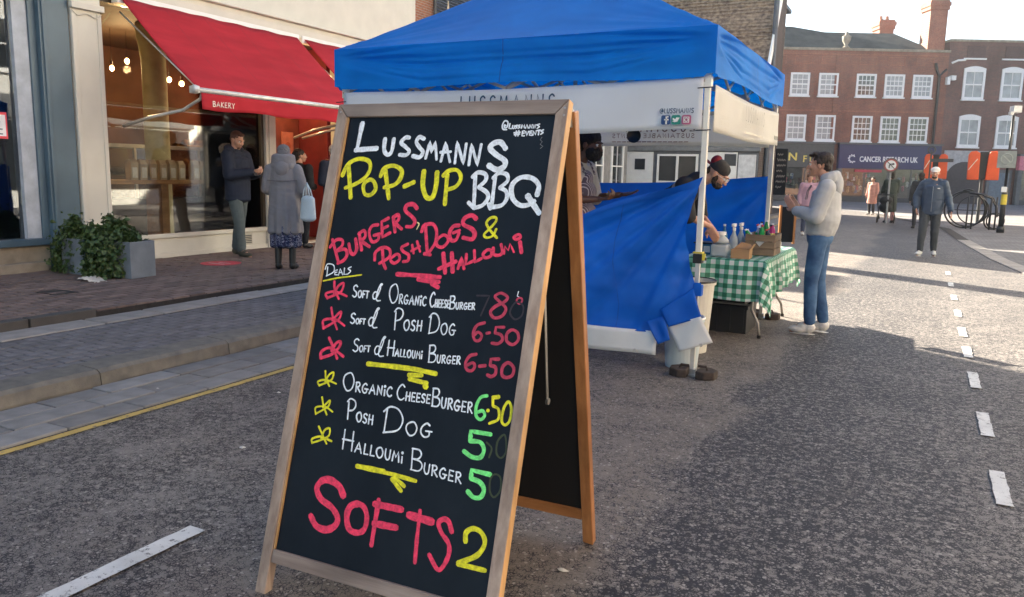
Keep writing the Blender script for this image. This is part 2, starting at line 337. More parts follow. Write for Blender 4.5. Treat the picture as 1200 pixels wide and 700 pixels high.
# gutter: three rows of stone slabs, each a piece
gut = struct(MB().bx(-4.88, -4.19, -12, 40, -.03, .0015).obj('gutter', M_JOINT))
rows = [(-4.855, .215), (-4.62, .235), (-4.335, .0)]
gm = {}
for ri, (xc, wd) in enumerate(((-4.765, .215), (-4.54, .215), (-4.315, .215))):
    y = -.5+ri*.17
    while y < 14:
        L = random.choice((.38, .44, .5, .56)); key = (L, wd)
        if key not in gm: gm[key] = bmesh_box('gutter_slab', (wd-.008, L-.010, .03), M_SETT, .005)
        piece('slab', gm[key], gut, (xc, y+L/2, -.003+random.uniform(-.003, .004)), (random.uniform(-.006, .006), random.uniform(-.01, .01), random.uniform(-.008, .008))); y += L
b = MB()
for xc in (-4.765, -4.54, -4.315):
    for k in range(50):
        if 14+k*.48 < 38: b.box((xc, 14.2+k*.48, -.002), (.207, .47, .03))
o = b.obj('far_gutter_slabs', M_SETT, gut, world=False); o['kind'] = 'stuff'
# kerb stones
kerb = struct(MB().bx(-5.14, -4.93, -12, 40, -.03, .07).obj('kerb', M_JOINT))
def kerbmesh(L, seed):
    b = MB(); n = 10
    prof = [(-.14, -.1), (.118, -.1), (.132, .02), (.122, .095), (.09, .118), (-.14, .122)]
    V = []
    for i in range(n+1):
        y = -L/2+L*i/n
        for j, (x, z) in enumerate(prof):
            q = .008*noise.noise(Vector((seed*7+x*5, y*4, z*9))); e = .012 if i in (0, n) and j in (2, 3, 4) else 0
            V.append((x+q-e, y, z+q*.6-e*.6))
    m = len(prof); F = [(i*m+j, (i+1)*m+j, (i+1)*m+(j+1) % m, i*m+(j+1) % m) for i in range(n) for j in range(m)] + [tuple(range(m-1, -1, -1)), tuple(range(n*m, n*m+m))]
    b.add(V, F); me = bpy.data.meshes.new('kerb_stone'); me.from_pydata([tuple(v) for v in b.v], [], b.f); me.materials.append(M_KERB); return me
kms = [kerbmesh(1.125, s) for s in range(4)]
for k in range(-6, 34):
    piece('kerb_stone', kms[k % 4], kerb, (-5.015, 3.42+.566+1.135*k, .0), (0, 0, random.uniform(-.004, .004)))
# lower grey paving (parking bay) : running rows parallel to the kerb
pav = struct(MB().bx(-6.25, -5.15, -12, 40, -.03, .108).obj('lower_pavement', M_JOINT))
pm = bmesh_box('paver', (.091, .192, .04), M_PAV, .006); n = 0; st = MB()
cells = []
for r in range(11):
    for k in range(-8, 110): cells.append((-5.2-.1*r, 2.0+k*.2+(.1 if r % 2 else 0)))
cells = [(x, y) for x, y in cells if y < 24]
vis = sorted([c for c in cells if c[1] > 2.4 and c[1] < 7.0], key=lambda c: c[0]**2+c[1]**2)[:300]; vset = set(vis)
for x, y in cells:
    z = .100+random.uniform(-.002, .003)
    if (x, y) in vset: piece('paver', pm, pav, (x, y, z), (random.uniform(-.015, .015), random.uniform(-.02, .02), random.uniform(-.012, .012)))
    else: st.box((x, y, z), (.091, .192, .04), random.uniform(-.012, .012))
o = st.obj('outer_pavers', M_PAV, pav, world=False); o['kind'] = 'stuff'
# concrete edging between the two pavings, and the low step
pe = struct(MB().bx(-6.62, -6.26, -12, 40, -.03, .118).obj('paving_channel', M_JOINT))
cm = [bmesh_box('channel_slab', (.33, .90, .05), M_CONC, .008), bmesh_box('channel_slab', (.33, .58, .05), M_CONC, .008)]
y = -1.0; i = 0
while y < 20:
    L = (.90, .58)[i % 2]; piece('channel_slab', cm[i % 2], pe, (-6.44, y+L/2, .105+random.uniform(-.003, .004)), (random.uniform(-.006, .006), random.uniform(-.01, .01), random.uniform(-.01, .01))); y += L+.02; i += 1
upv = struct(MB().bx(-9.7, -6.64, -12, 40, -.03, .168).obj('upper_pavement', M_JOINT))
ucells = []
for r in range(29):
    for k in range(-20, 85): ucells.append((-6.70-.105*r, 2.2+k*.212+(.106 if r % 2 else 0)))
ucells = [(x, y) for x, y in ucells if y < 19]
vis = sorted([c for c in ucells if 3.3 < c[1] < 9.5 and c[1] > -.5*c[0]-.1], key=lambda c: c[0]**2+c[1]**2)[:300]; vset = set(vis)
um = bmesh_box('brick', (.094, .200, .05), M_BRK, .007); st = MB()
for x, y in ucells:
    z = .160+random.uniform(-.003, .004)
    if (x, y) in vset: piece('brick', um, upv, (x, y, z), (random.uniform(-.015, .015), random.uniform(-.02, .02), random.uniform(-.014, .014)))
    else: st.box((x, y, z), (.094, .200, .05), random.uniform(-.014, .014))
o = st.obj('outer_bricks', M_BRK, upv, world=False); o['kind'] = 'stuff'
# dark kerb of the raised step, near left
stp = MB()
for k in range(6):
    stp.bx(-6.72, -6.60, .9+k*.62, 1.5+k*.62, .02, .205)
stp.obj('step_edge_stones', mat('dark_step_stone', (.07, .065, .06), .8, rnd=.2), upv, world=False, bevel=.008)['kind'] = 'stuff'
b = MB(); b.box((-7.9, 5.08, .1835), (.34, .24, .008)); tag(b.obj('drain_cover', mat('cast_iron', (.05, .048, .045), .6, .6)), 'small dark iron drain cover set in the brick pavement', 'drain cover')
b = MB(); b.lathe([(0.001, 0), (.27, 0), (.27, .0015), (.001, .0016)], (-8.55, 7.86, .1875), 28)
fm = b.obj('floor_marker', mat('pink_red_vinyl', (.62, .03, .07), .5, var=.2, bump=.1)); tag(fm, 'round pinkish red queue sticker on the brick pavement', 'floor sticker')
b = MB(); b.box((-8.55, 7.78, .1895), (.3, .035, .001)); b.box((-8.52, 7.9, .1895), (.22, .03, .001)); b.obj('white_print', mat('pale_print', (.7, .45, .45), .5), fm)
# litter and stones on the road
random.seed(3)
m_lit = mat('pale_litter', (.55, .53, .48), .8)
for (x, y) in [(-3.75, 3.9), (-3.1, 3.35), (-3.15, 3.0), (-1.1, 2.62), (-2.1, 4.4), (-4.5, 3.55)]:
    b = MB(); z0 = .006
    pts = [(x+random.uniform(.012, .03)*math.cos(a), y+random.uniform(.008, .02)*math.sin(a), z0) for a in [i*1.05 for i in range(6)]]
    b.add(pts+[(x, y, z0+.008)], [(i, (i+1) % 6, 6) for i in range(6)]); tag(b.obj('litter_scrap', m_lit), {-3.75: 'tiny pale scrap on the asphalt just off the yellow line', -3.1: 'pale scrap on the road midway between yellow line and chalkboard', -3.15: 'pale scrap on the road nearest the white dash', -1.1: 'pale scrap beside the chalkboard back leg', -2.1: 'pale scrap on the road behind the chalkboard', -4.5: 'pale scrap lying on the stone gutter slabs'}[x], 'litter', 'scraps of litter on the road')
# ================================================================== WINDOW HELPER (facade frame: origin o, along ax, out n)
def window(parent, o, ax, n, w, h, m_fr, m_gl, cols=3, rows=4, fw=.07, bar=.022, depth=.06, sill=True, arch=0, name='window'):
    """o = lower-left corner on the wall face"""
    o = Vector(o); ax = Vector(ax).normalized(); n = Vector(n).normalized(); up = Vector((0, 0, 1)); rot = Matrix((ax, -n, up)).transposed()
    def bx(mb, x0, x1, z0, z1, d0, d1): mb.box(o+ax*(x0+x1)/2+up*(z0+z1)/2+n*(d0+d1)/2, (x1-x0, d1-d0, z1-z0), rot=rot)
    f = MB(); bx(f, 0, fw, 0, h, -.04, depth); bx(f, w-fw, w, 0, h, -.04, depth); bx(f, fw, w-fw, 0, fw, -.04, depth); bx(f, fw, w-fw, h-fw, h, -.04, depth)
    if arch:
        N = 10; pts = [(0, h+.001)]+[(w*i/N, h+.001+arch*math.sin(math.pi*(.12+.76*i/N))) for i in range(N+1)]+[(w, h+.001)]
        f.prism(pts, o+n*(depth+.01), ax, up, .12)
    if sill: bx(f, -.05, w+.05, -.08, -.001, -.02, depth+.07)
    fo = f.obj(name, m_fr, parent)
    g = MB(); bx(g, fw, w-fw, fw, h-fw, -.02, .005); g.obj('pane', m_gl, fo)
    if cols*rows > 1:
        g = MB()
        for c in range(1, cols):
            x = fw+(w-2*fw)*c/cols; bx(g, x-bar/2, x+bar/2, fw, h-fw, .006, .03)
        for r in range(1, rows):
            z = fw+(h-2*fw)*r/rows; k = bar if r != rows//2 else bar*2; bx(g, fw, w-fw, z-k/2, z+k/2, .006, .034 if r != rows//2 else .045)
        g.obj('glazing_bar', m_fr, fo)
    return fo
# ================================================================== BAKERY (cream shop, left)
XF = -9.7
bk = thing('bakery_shop', 'cream painted bakery with a big shop window under red awnings', 'shop', (XF, 10, .18))
m = MB(); m.bx(XF-.35, XF, 6.62, 14.3, 3.82, 8.6); m.bx(XF-12, XF-.35, 6.62, 14.3, 8.2, 8.6); m.bx(XF-12, XF-.36, 14.05, 14.3, 0, 8.19); m.bx(XF-12, XF-.36, 6.62, 6.9, 0, 8.19); m.bx(XF-12, XF-11.7, 6.91, 14.04, 0, 8.19)
m.obj('wall', M_CREAM, bk)
m = MB(); m.bx(XF, XF+.10, 7.1, 14.25, 3.68, 3.815); m.bx(XF, XF+.06, 7.1, 14.25, 3.817, 3.9); m.bx(XF, XF+.14, 7.1, 14.25, 3.902, 3.93); m.obj('cornice', M_CREAM, bk, bevel=.01)
m = MB(); m.bx(XF-.3, XF+.07, 6.62, 7.03, .18, 3.9); m.bx(XF+.07, XF+.085, 6.62, 6.68, .45, 3.4); m.bx(XF+.07, XF+.085, 6.97, 7.03, .45, 3.4); m.bx(XF+.07, XF+.11, 6.6, 7.05, .18, .42)
m.bx(XF+.07, XF+.13, 6.60, 7.05, 3.42, 3.5); m.bx(XF+.071, XF+.2, 6.58, 7.07, 3.74, 3.9)
m.obj('pilaster', M_CREAM, bk, bevel=.008)
m = MB(); pts = [(-.2+.4*i/12, -.05*math.sin(math.pi*i/12)-.03*math.sin(3*math.pi*i/12)) for i in range(13)]
m.tube([(XF+.09, 6.825+x, 3.4+z) for x, z in pts], .008, 5); m.obj('capital_moulding', M_CREAM, bk)
m = MB(); m.bx(XF-.3, XF-.02, 7.031, 9.93, .18, .47); m.bx(XF-.02, XF+.02, 7.031, 9.93, .47, .53); m.bx(XF-.018, XF+.015, 7.031, 9.93, .181, .25); m.bx(XF-.3, XF-.02, 10.16, 14.2, .182, .2)
m.obj('stall_riser', M_CREAM, bk, bevel=.005)
m = MB()
for (a, c) in ((7.032, 7.09), (9.87, 9.93)): m.bx(XF-.12, XF-.02, a, c, .535, 3.68)
m.bx(XF-.12, XF-.02, 7.091, 9.869, 3.60, 3.68); m.obj('window_frame', mat('frame_dark_brown', (.05, .035, .02), .4), bk)
MG_SHOP = glass('shop_glass', (.93, .95, .94), .75); m = MB(); m.bx(XF-.08, XF-.07, 7.091, 9.869, .53, 3.60); m.obj('shop_window', MG_SHOP, bk)
m = MB(); m.bx(XF-.2, XF+.03, 9.931, 10.16, .18, 3.68); m.bx(XF+.031, XF+.05, 9.99, 10.10, .4, 3.5); m.obj('door_post', M_CREAM, bk, bevel=.006)
m = MB(); m.bx(XF-.1, XF-.05, 12.0, 12.2, .18, 3.68); m.bx(XF-.1, XF-.05, 13.95, 14.2, .18, 3.68); m.obj('door_frame', mat('frame_red', (.35, .03, .03), .45), bk)
m = MB(); m.bx(XF-.08, XF-.07, 12.2, 13.95, .2, 3.6); m.obj('shop_window', MG_SHOP, bk)
# little vent grille at the base
m = MB(); m.bx(XF-.018, XF-.005, 9.42, 9.60, .27, .44); v = m.obj('vent_grille', mat('vent_cream', (.5, .46, .38), .6), bk)
for k in range(5): m = MB(); m.bx(XF-.004, XF+.002, 9.44, 9.58, .29+k*.028, .303+k*.028); m.obj('slat', M_DARK, v)
# interior
m = MB(); m.bx(XF-6, XF-.3, 6.91, 14.04, .1, .2); m.obj('floor', mat('shop_floor', (.10, .07, .05), .35), bk)
m = MB(); m.bx(XF-6, XF-.13, 6.91, 14.04, 3.7, 3.8); m.obj('ceiling', mat('shop_ceiling', (.05, .03, .018), .7), bk)
m = MB(); m.bx(XF-4.2, XF-4.1, 6.92, 14.03, .2, 3.69); m.obj('back_wall', mat('shop_back_wall', (.11, .05, .028), .8, var=.5, vs=1.2), bk)
m = MB(); m.bx(XF-4.05, XF-3.9, 7.2, 9.6, 1.35, 2.3); m.obj('menu_board', mat('brown_board', (.16, .085, .04), .6, var=.3, vs=3), bk)
m = MB(); m.bx(XF-2.0, XF-.35, 11.9, 12.0, .2, 3.69); m.obj('side_partition', mat('red_panel', (.20, .02, .018), .6, var=.3, vs=3), bk)
for (yy, zz, w2, h2, cc) in ((10.55, 1.75, .30, .45, (.62, .58, .45)), (10.95, 1.9, .28, .4, (.06, .06, .07)), (11.4, 1.75, .3, .42, (.6, .2, .12)), (10.9, 1.2, .26, .36, (.65, .6, .5))):
    m = MB(); m.bx(XF-1.02, XF-1.0, yy, yy+w2, zz, zz+h2); f = m.obj('poster', mat('poster_paper', cc, .6, var=.2, vs=9), bk)
    m = MB(); m.lathe([(.001, 0), (.07, 0), (.07, .003), (.001, .004)], (XF-.999, yy+w2/2, zz+h2*.4), 14, (1, 0, 0)); m.obj('print', mat('poster_print', (.5, .12, .05) if cc[0] > .3 else (.7, .7, .65), .6), f)
m = MB(); m.bx(XF-1.1, XF-1.03, 10.3, 11.88, .2, 3.68); m.obj('door', mat('red_door', (.20, .05, .03), .5, var=.3, vs=4), bk)
for (yy, x, r_) in ((8.95, -11.05, .19), (10.15, -12.6, .15), (12.9, -11.2, .18)):
    m = MB(); m.lathe([(r_*1.05, 0), (r_, .3), (r_*.97, 3.0), (r_*1.25, 3.3), (r_*1.3, 3.5)], (x, yy, .2), 24); m.obj('column', mat('column_cream', (.60, .60, .38), .6), bk, smooth=True)
# awnings
M_AWN = mat('red_awning_cloth', (.50, .030, .042), .85, var=.16, vs=3.5, stretch=(1, .25, 1), spec=.2, bump=.2, bs=300, bd=.001, trans=.12)
def awning(y0, y1, label, word):
    t = thing('shop_awning', label, 'awning', (XF+.1, (y0+y1)/2, 3.7))
    xa, za, xb, zb = XF+.12, 3.66, -8.2, 2.45
    def fn(u, v):
        sag = -.045*math.sin(math.pi*v); z = za+(zb-za)*v+sag+.006*math.sin(u*34)+.008*noise.noise(Vector((u*9, v*2, y0)))
        return (xa+(xb-xa)*v, y0+(y1-y0)*u, z)
    m = MB(); m.grid(fn, 50, 14); m.obj('canopy', M_AWN, t, smooth=True, solid=.004)
    m = MB()
    for k in range(1, 5):
        u = k/5; m.add([fn(u+s*.0015, v/10)[:2]+(fn(u, v/10)[2]+.006,) for v in range(11) for s in (-1, 1)], [(2*i, 2*i+1, 2*i+3, 2*i+2) for i in range(10)])
    m.obj('seam', mat('dark_seam', (.33, .012, .02), .8), t)
    m = MB(); m.grid(lambda u, v: (xb+.03+.012*math.sin(u*60)*v+.01*math.sin(u*23+1)*v, y0+(y1-y0)*u, zb-.035-v*(.20+.012*math.sin(u*17))), 70, 5); va = m.obj('valance', M_AWN, t, smooth=True, solid=.003)
    m = MB(); m.tube([(xb, y0-.06, zb), (xb, y1+.06, zb)], .032, 10); m.obj('front_bar', mat('cream_metal', (.78, .76, .70), .35, .3), t, smooth=True)
    m = MB(); m.bx(XF, XF+.12, y0-.05, y1+.05, 3.60, 3.72); m.obj('roller_box', M_WHITE, t)
    mm = mat('arm_metal', (.75, .73, .68), .3, .5)
    m = MB(); m.tube([(XF+.02, y0+.01, 2.02), (XF+.5, y0+.08, 2.14), (xb-.45, y0+.12, 2.22), (xb-.1, y0+.1, zb-.1), (xb, y0+.06, zb)], .022, 8); m.tube([(XF+.02, y0+.05, 3.5), (xb-.08, y0+.03, zb+.04)], .012, 6); m.obj('arm', mm, t, smooth=True)
    m = MB(); m.tube([(XF+.02, y1-.01, 2.02), (XF+.5, y1-.08, 2.14), (xb-.45, y1-.12, 2.22), (xb-.1, y1-.1, zb-.1), (xb, y1-.06, zb)], .022, 8); m.obj('arm', mm, t, smooth=True)
    m = MB(); m.box((xb-.03, y0-.05, zb), (.12, .07, .09)); m.lathe([(.001, 0), (.05, .01), (.06, .06), (.02, .12), (.001, .13)], (xb, y0-.12, zb), 12, (0, 1, 0)); m.obj('end_cap', mm, t, bevel=.01)
    if word:
        m = MB(); text_strokes(m, word, 0, 0, .062, .010, lambda x, y, h: (xb+.045+h, y0+.16+x, zb-.19+y), total=.36, off=.006); m.obj('lettering', mat('cream_print', (.85, .80, .7), .6), va)
    return t
awning(7.3, 10.62, 'wide faded red shop awning over the bakery window', 'BAKERY')
awning(10.8, 14.05, 'second red awning further along the bakery front, beside the stall', None)
# ---- bakery contents
wd = wood('honey_wood', (.36, .19, .07), (.5, .28, .12), 20, 'y')
t = thing('window_counter', 'honey coloured wooden counter inside the bakery window', 'counter', (-10.3, 8.5, .2))
m = MB(); m.bx(-10.55, -10.1, 7.15, 9.62, 1.23, 1.29); m.obj('counter_top', wd, t, bevel=.006)
for yy in (8.25, 9.35): m = MB(); m.bx(-10.5, -10.15, yy, yy+.13, .2, 1.229); m.obj('leg', wd, t, bevel=.005)
m_kraft = mat('cream_paper_bag', (.55, .45, .32), .8, bump=.4, bs=30); m_lab = mat('bag_label', (.75, .73, .68), .7)
for k, yy in enumerate([8.02, 8.18, 8.36, 8.53, 8.7, 8.98, 9.14, 7.86]):
    t = MB(); h = .29+.01*(k % 2)
    t.add([(x, yy+y, z) for x, y, z in [(-10.33, -.06, 1.291), (-10.22, -.06, 1.291), (-10.22, .06, 1.291), (-10.33, .06, 1.291), (-10.34, -.062, 1.27+h*.85), (-10.21, -.062, 1.27+h*.85), (-10.21, .062, 1.27+h*.85), (-10.34, .062, 1.27+h*.85), (-10.30, -.05, 1.29+h), (-10.25, -.05, 1.29+h), (-10.25, .05, 1.29+h), (-10.30, .05, 1.29+h)]],
          [(3, 2, 1, 0), (0, 1, 5, 4), (1, 2, 6, 5), (2, 3, 7, 6), (3, 0, 4, 7), (4, 5, 9, 8), (5, 6, 10, 9), (6, 7, 11, 10), (7, 4, 8, 11), (8, 9, 10, 11)])
    o = t.obj('paper_bag', m_kraft); tag(o, ['second', 'third', 'fourth', 'fifth', 'sixth', 'seventh', 'eighth and last', 'first'][k]+' cream paper bag from the left on the bakery window counter', 'paper bag', 'paper bags on the window counter')
    t = MB(); t.bx(-10.215, -10.2075, yy-.04, yy+.04, 1.32, 1.47); t.obj('label_patch', m_lab, o)
M_BULB = emis('bulb_glow', (1, .55, .2), 14)
for k, (yy, x, z) in enumerate([(8.91, -12, 3.06), (9.2, -12, 3.21), (9.67, -12, 2.92), (10.03, -12, 3.0), (12.3, -12.3, 2.75), (9.61, -11.2, 2.86), (10.95, -10.35, 3.0)]):  # farthest-back and doorway bulbs are placed to brighten the wall and niche
    t = thing('pendant_bulb', ['leftmost bare glowing bulb hanging inside the bakery', 'second glowing bulb from the left, hung highest in the bakery', 'glowing bulb just right of the pale column', 'fourth glowing bulb from the left under the awning edge', 'glowing bulb set far back to light the bakery wall', 'low glowing bulb nearest the glass in the bakery', 'added glowing bulb lighting the bakery doorway'][k], 'light bulb', (x, yy, z), group='pendant bulbs in the bakery')
    m = MB(); m.sphere((x, yy, z), (.032, .032, .045)); m.obj('bulb', M_BULB, t, smooth=True)
    m = MB(); m.cyl((x, yy, z+.06), (x, yy, z+.12), .02); m.obj('holder', M_BLACK, t); m = MB(); m.cyl((x, yy, z+.12), (x, yy, 3.69), .004, n=5); m.obj('cord', M_BLACK, t)
    if k in (1, 4, 6):
        l = bpy.data.lights.new('bulb_light', 'POINT'); l.energy = 15 if k < 6 else 7; l.color = (1, .62, .28); l.shadow_soft_size = .06; lo = bpy.data.objects.new('bulb_light', l); COL.objects.link(lo); lo.location = (x, yy, z-.14)
t = thing('display_counter', 'glass fronted bakery display counter full of loaves', 'display case', (-11.9, 9.6, .2))
m = MB(); m.bx(-12.3, -11.55, 7.6, 11.5, .2, .95); m.obj('cabinet', mat('cabinet_dark', (.06, .045, .035), .5), t)
m = MB(); m.bx(-12.3, -11.55, 7.6, 11.5, 1.78, 1.84); 
for yy in (7.6, 8.9, 10.2, 11.45): m.bx(-11.58, -11.55, yy, yy+.04, .96, 1.779)
m.obj('case_frame', mat('case_white', (.7, .7, .65), .4), t)
m = MB(); m.bx(-12.28, -11.6, 7.62, 11.48, 1.33, 1.35); m.obj('shelf', wd, t); m = MB(); m.bx(-11.57, -11.565, 7.62, 11.45, .97, 1.775); m.obj('glass_front', glass('case_glass', (.9, .95, .95)), t)
m_loaf = mat('crust', (.36, .17, .06), .7, var=.4, vs=20, rnd=.3)
me = None
for k in range(22):
    yy = 7.8+(k % 11)*.33; z = 1.40 if k < 11 else 1.0
    o = MB().sphere((0, 0, 0), (.11, .13, .06), 10, 6).obj('loaf', m_loaf, smooth=True) if me is None else o.copy()
    if me is None: me = o.data
    else: COL.objects.link(o)
    o.location = (-11.9+random.uniform(-.1, .1), yy, z+.008); o.rotation_euler = (0, 0, random.uniform(0, 3)); tag(o, 'brown crusty loaf in the bakery display counter', 'loaf', 'loaves in the display counter')
# ================================================================== BLUE SHOP
M_BLUE = mat('slate_blue_paint', (.075, .125, .165), .42, var=.12, vs=2, bump=.1, bs=20)
bs = thing('blue_shop', 'slate blue painted shopfront with dark glass left of the bakery', 'shop', (XF, 3, .18))
m = MB(); m.bx(XF-.3, XF+.05, 6.22, 6.6, .18, 4.3); m.bx(XF+.05, XF+.07, 6.25, 6.3, .5, 4); m.bx(XF+.05, XF+.1, 6.2, 6.6, .181, .42); m.obj('pillar', M_BLUE, bs, bevel=.006)
m = MB(); m.bx(XF-.2, XF-.02, 6.13, 6.219, .5, 4.2); m.bx(XF-.2, XF+.06, -6, 6.219, .50, .58); m.bx(XF-.2, XF+.02, -6, 6.129, 3.44, 3.6); m.obj('window_frame', M_BLUE, bs, bevel=.006)
m = MB(); m.bx(XF-.2, XF-.045, 5.95, 6.128, .581, 3.439); m.obj('inner_post', mat('pale_grey_reveal', (.40, .44, .50), .5), bs)  # inner reveal of the frame, paler than the blue
m = MB(); m.bx(XF-.3, XF-.21, -6, 6.6, 3.6, 8.4); m.bx(XF-.2, XF+.04, -6, 6.6, 3.601, 4.3); m.bx(XF-10, XF-.301, 6.45, 6.6, 0, 8.4);m.bx(XF-10, XF-.301, -6, 6.6, 8.2, 8.4); m.obj('wall', M_BLUE, bs)
M_STONE = mat('beige_stone', (.30, .26, .20), .85, var=.25, vs=5, bump=.4, bs=40)
m = MB(); m.bx(XF-.3, XF-.01, -6, 6.2, .1, .499); m.bx(XF-.01, XF+.10, -6, 6.1, .1, .30); m.obj('stall_riser', M_STONE, bs, bevel=.01)
m = MB(); m.bx(XF-.12, XF-.11, -6, 5.949, .58, 3.44); m.obj('shop_window', glass('dark_shop_glass', (.62, .68, .75), 1.1), bs)
m = MB(); m.bx(XF-3, XF-2.9, -6, 6.4, .2, 3.6); m.bx(XF-3, XF-.3, -6, 6.4, .15, .2); m.bx(XF-3, XF-.3, -6, 6.4, 3.55, 3.6); m.bx(XF-2.9, XF-.3, 6.3, 6.4, .2, 3.54); m.obj('interior', mat('navy_interior', (.012, .016, .03), .7), bs)
m = MB(); m.bx(XF-.02, XF+.0, 5.52, 5.90, 1.98, 2.02); 
t = thing('window_poster', 'white notice with a red border stuck in the blue shop window', 'poster', (XF-.1, 5.6, 1.75))
m = MB(); m.bx(XF-.109, XF-.105, 5.35, 5.84, 1.78, 2.09); m.obj('border', mat('poster_red', (.7, .05, .08), .5), t)
m = MB(); m.bx(XF-.1045, XF-.1025, 5.37, 5.82, 1.81, 2.06); m.obj('sheet', mat('poster_white', (.75, .75, .78), .5), t)
m = MB(); m_ink = mat('poster_ink', (.05, .05, .09), .6)
for r_ in range(4): m.bx(XF-.1022, XF-.1012, 5.42, 5.78-.05*(r_ % 2), 1.83+r_*.028, 1.842+r_*.028)
m.obj('small_print', m_ink, t)
bfont('5%', .1, m_ink, 'lettering', t, Matrix.Translation(Vector((XF-.102, 5.64, 1.965))-Vector(t.location)) @ Matrix(((0, 0, 1, 0), (1, 0, 0, 0), (0, 1, 0, 0), (0, 0, 0, 1))), .001, .002)
# ================================================================== PLANTERS with ivy
M_ZINC = mat('grey_zinc', (.20, .23, .27), .5, .3, var=.2, vs=4, bump=.2)
M_IVY = NT('ivy_leaf'); tq = M_IVY; oi = tq.noise(tq.co(), 26, 4, .7)
tq.link(tq.ramp(oi, [(.3, (.014, .034, .010)), (.5, (.045, .09, .022)), (.66, (.12, .15, .055)), (.8, (.20, .19, .09))]), tq.b.inputs['Base Color']); tq.b.inputs['Roughness'].default_value = .5; M_IVY = tq.m
def V_RND(): return Vector((random.uniform(-.09, .09), random.uniform(-.09, .09), random.uniform(0, .09)))
def planter(cx, cy, s, h, rz, seed, label, spread):
    random.seed(seed); t = thing('planter', label, 'planter', (cx, cy, .185), rz)
    m = MB(); o_ = [(-1, -1), (1, -1), (1, 1), (-1, 1)]; V = []
    for (k, z) in ((.5, 0), (.5, h), (.455, h), (.455, .05)): V += [(a*s*k, c*s*k, z) for a, c in o_]
    m.add(V, [(3, 2, 1, 0)]+[(l*4+i, l*4+(i+1) % 4, l*4+4+(i+1) % 4, l*4+4+i) for l in range(3) for i in range(4)]+[(12, 13, 14, 15)]); m.obj('box', M_ZINC, t, world=False, bevel=.006)
    m = MB(); m.box((0, 0, h-.09), (s*.9, s*.9, .08)); m.obj('soil', mat('soil', (.04, .03, .02), .95), t, world=False)
    m = MB()
    for k in range(spread[0]):
        a = random.uniform(0, 6.28); r_ = random.random()**.6; dx, dy = spread[1], spread[2]
        p = Vector((dx+r_*s*spread[3]*math.cos(a), dy+r_*s*spread[3]*math.sin(a), 0)); out = max(abs(p.x), abs(p.y))-s*.5
        top = h+.16*(1-r_*r_)+.24*fbm((p.x*5, p.y*5, seed))
        if out > 0: p.z = random.uniform(max(0.02, h*.05), top-.02) if random.random() < .8 else random.uniform(0.02, .1)
        else: p.z = top-random.random()**2*.16
        if out > 0 and p.z > .2: p *= 1; 
        sz = random.uniform(.013, .038); p += V_RND() if random.random() < .12 else Vector((0, 0, 0)); q = Matrix.Rotation(random.uniform(0, 6.28), 3, 'Z') @ Matrix.Rotation(random.uniform(-1.1, 1.1), 3, 'X') @ Matrix.Rotation(random.uniform(-.8, .8), 3, 'Y')
        if out > 0: q = Matrix.Rotation(math.atan2(p.y, p.x), 3, 'Z') @ Matrix.Rotation(R(60), 3, 'Y') @ q
        L = [(0, -1, 0), (.8, -.5, .15), (.55, .3, .1), (0, 1.1, -.1), (-.55, .3, .1), (-.8, -.5, .15)]
        m.add([p+q @ (Vector(v)*sz) for v in L], [(0, 1, 2, 3), (0, 3, 4, 5)])
    m.obj('foliage', M_IVY, t, world=False)['kind'] = 'stuff'
    return t
planter(-8.33, 6.30, .37, .43, R(6), 1, 'pale zinc cube planter with ivy spilling over its left side', (3600, -.20, -.10, .86))
planter(-9.05, 6.22, .37, .43, R(3), 2, 'zinc planter nearest the blue pillar, almost hidden by ivy', (2600, -.17, .03, .80))
m = MB(); random.seed(5)
m.grid(lambda u, v: (-8.52+.30*u, 5.72+.20*v, .19+.05*abs(noise.noise(Vector((u*4, v*4, 2))))+.02*math.sin(u*5)), 12, 8); tag(m.obj('crumpled_paper', mat('white_paper', (.62, .58, .52), .8)), 'crumpled white paper litter at the foot of the planters', 'litter')

random.seed(44)
for k, (yy, z0) in enumerate([(7.3, 2.0), (8.1, 2.0), (11.6, 1.6), (12.6, 1.6)]):
    t = thing('wall_shelf', ['left end', 'inner left', 'inner right', 'right end'][k]+' bread shelf on the bakery back wall', 'shelf', (-13.6, yy, z0))
    for r_ in range(3): MB().bx(-13.75, -13.45, yy, yy+.72, z0-.5+r_*.4, z0-.47+r_*.4).obj('board', wd, t)
    m = MB()
    for r_ in range(3):
        for q in range(5): m.sphere((-13.6, yy+.08+q*.14, z0-.41+r_*.4), (.09, .06, .06), 8, 5)
    m.obj('stock', m_loaf, t, smooth=True)['kind'] = 'stuff'
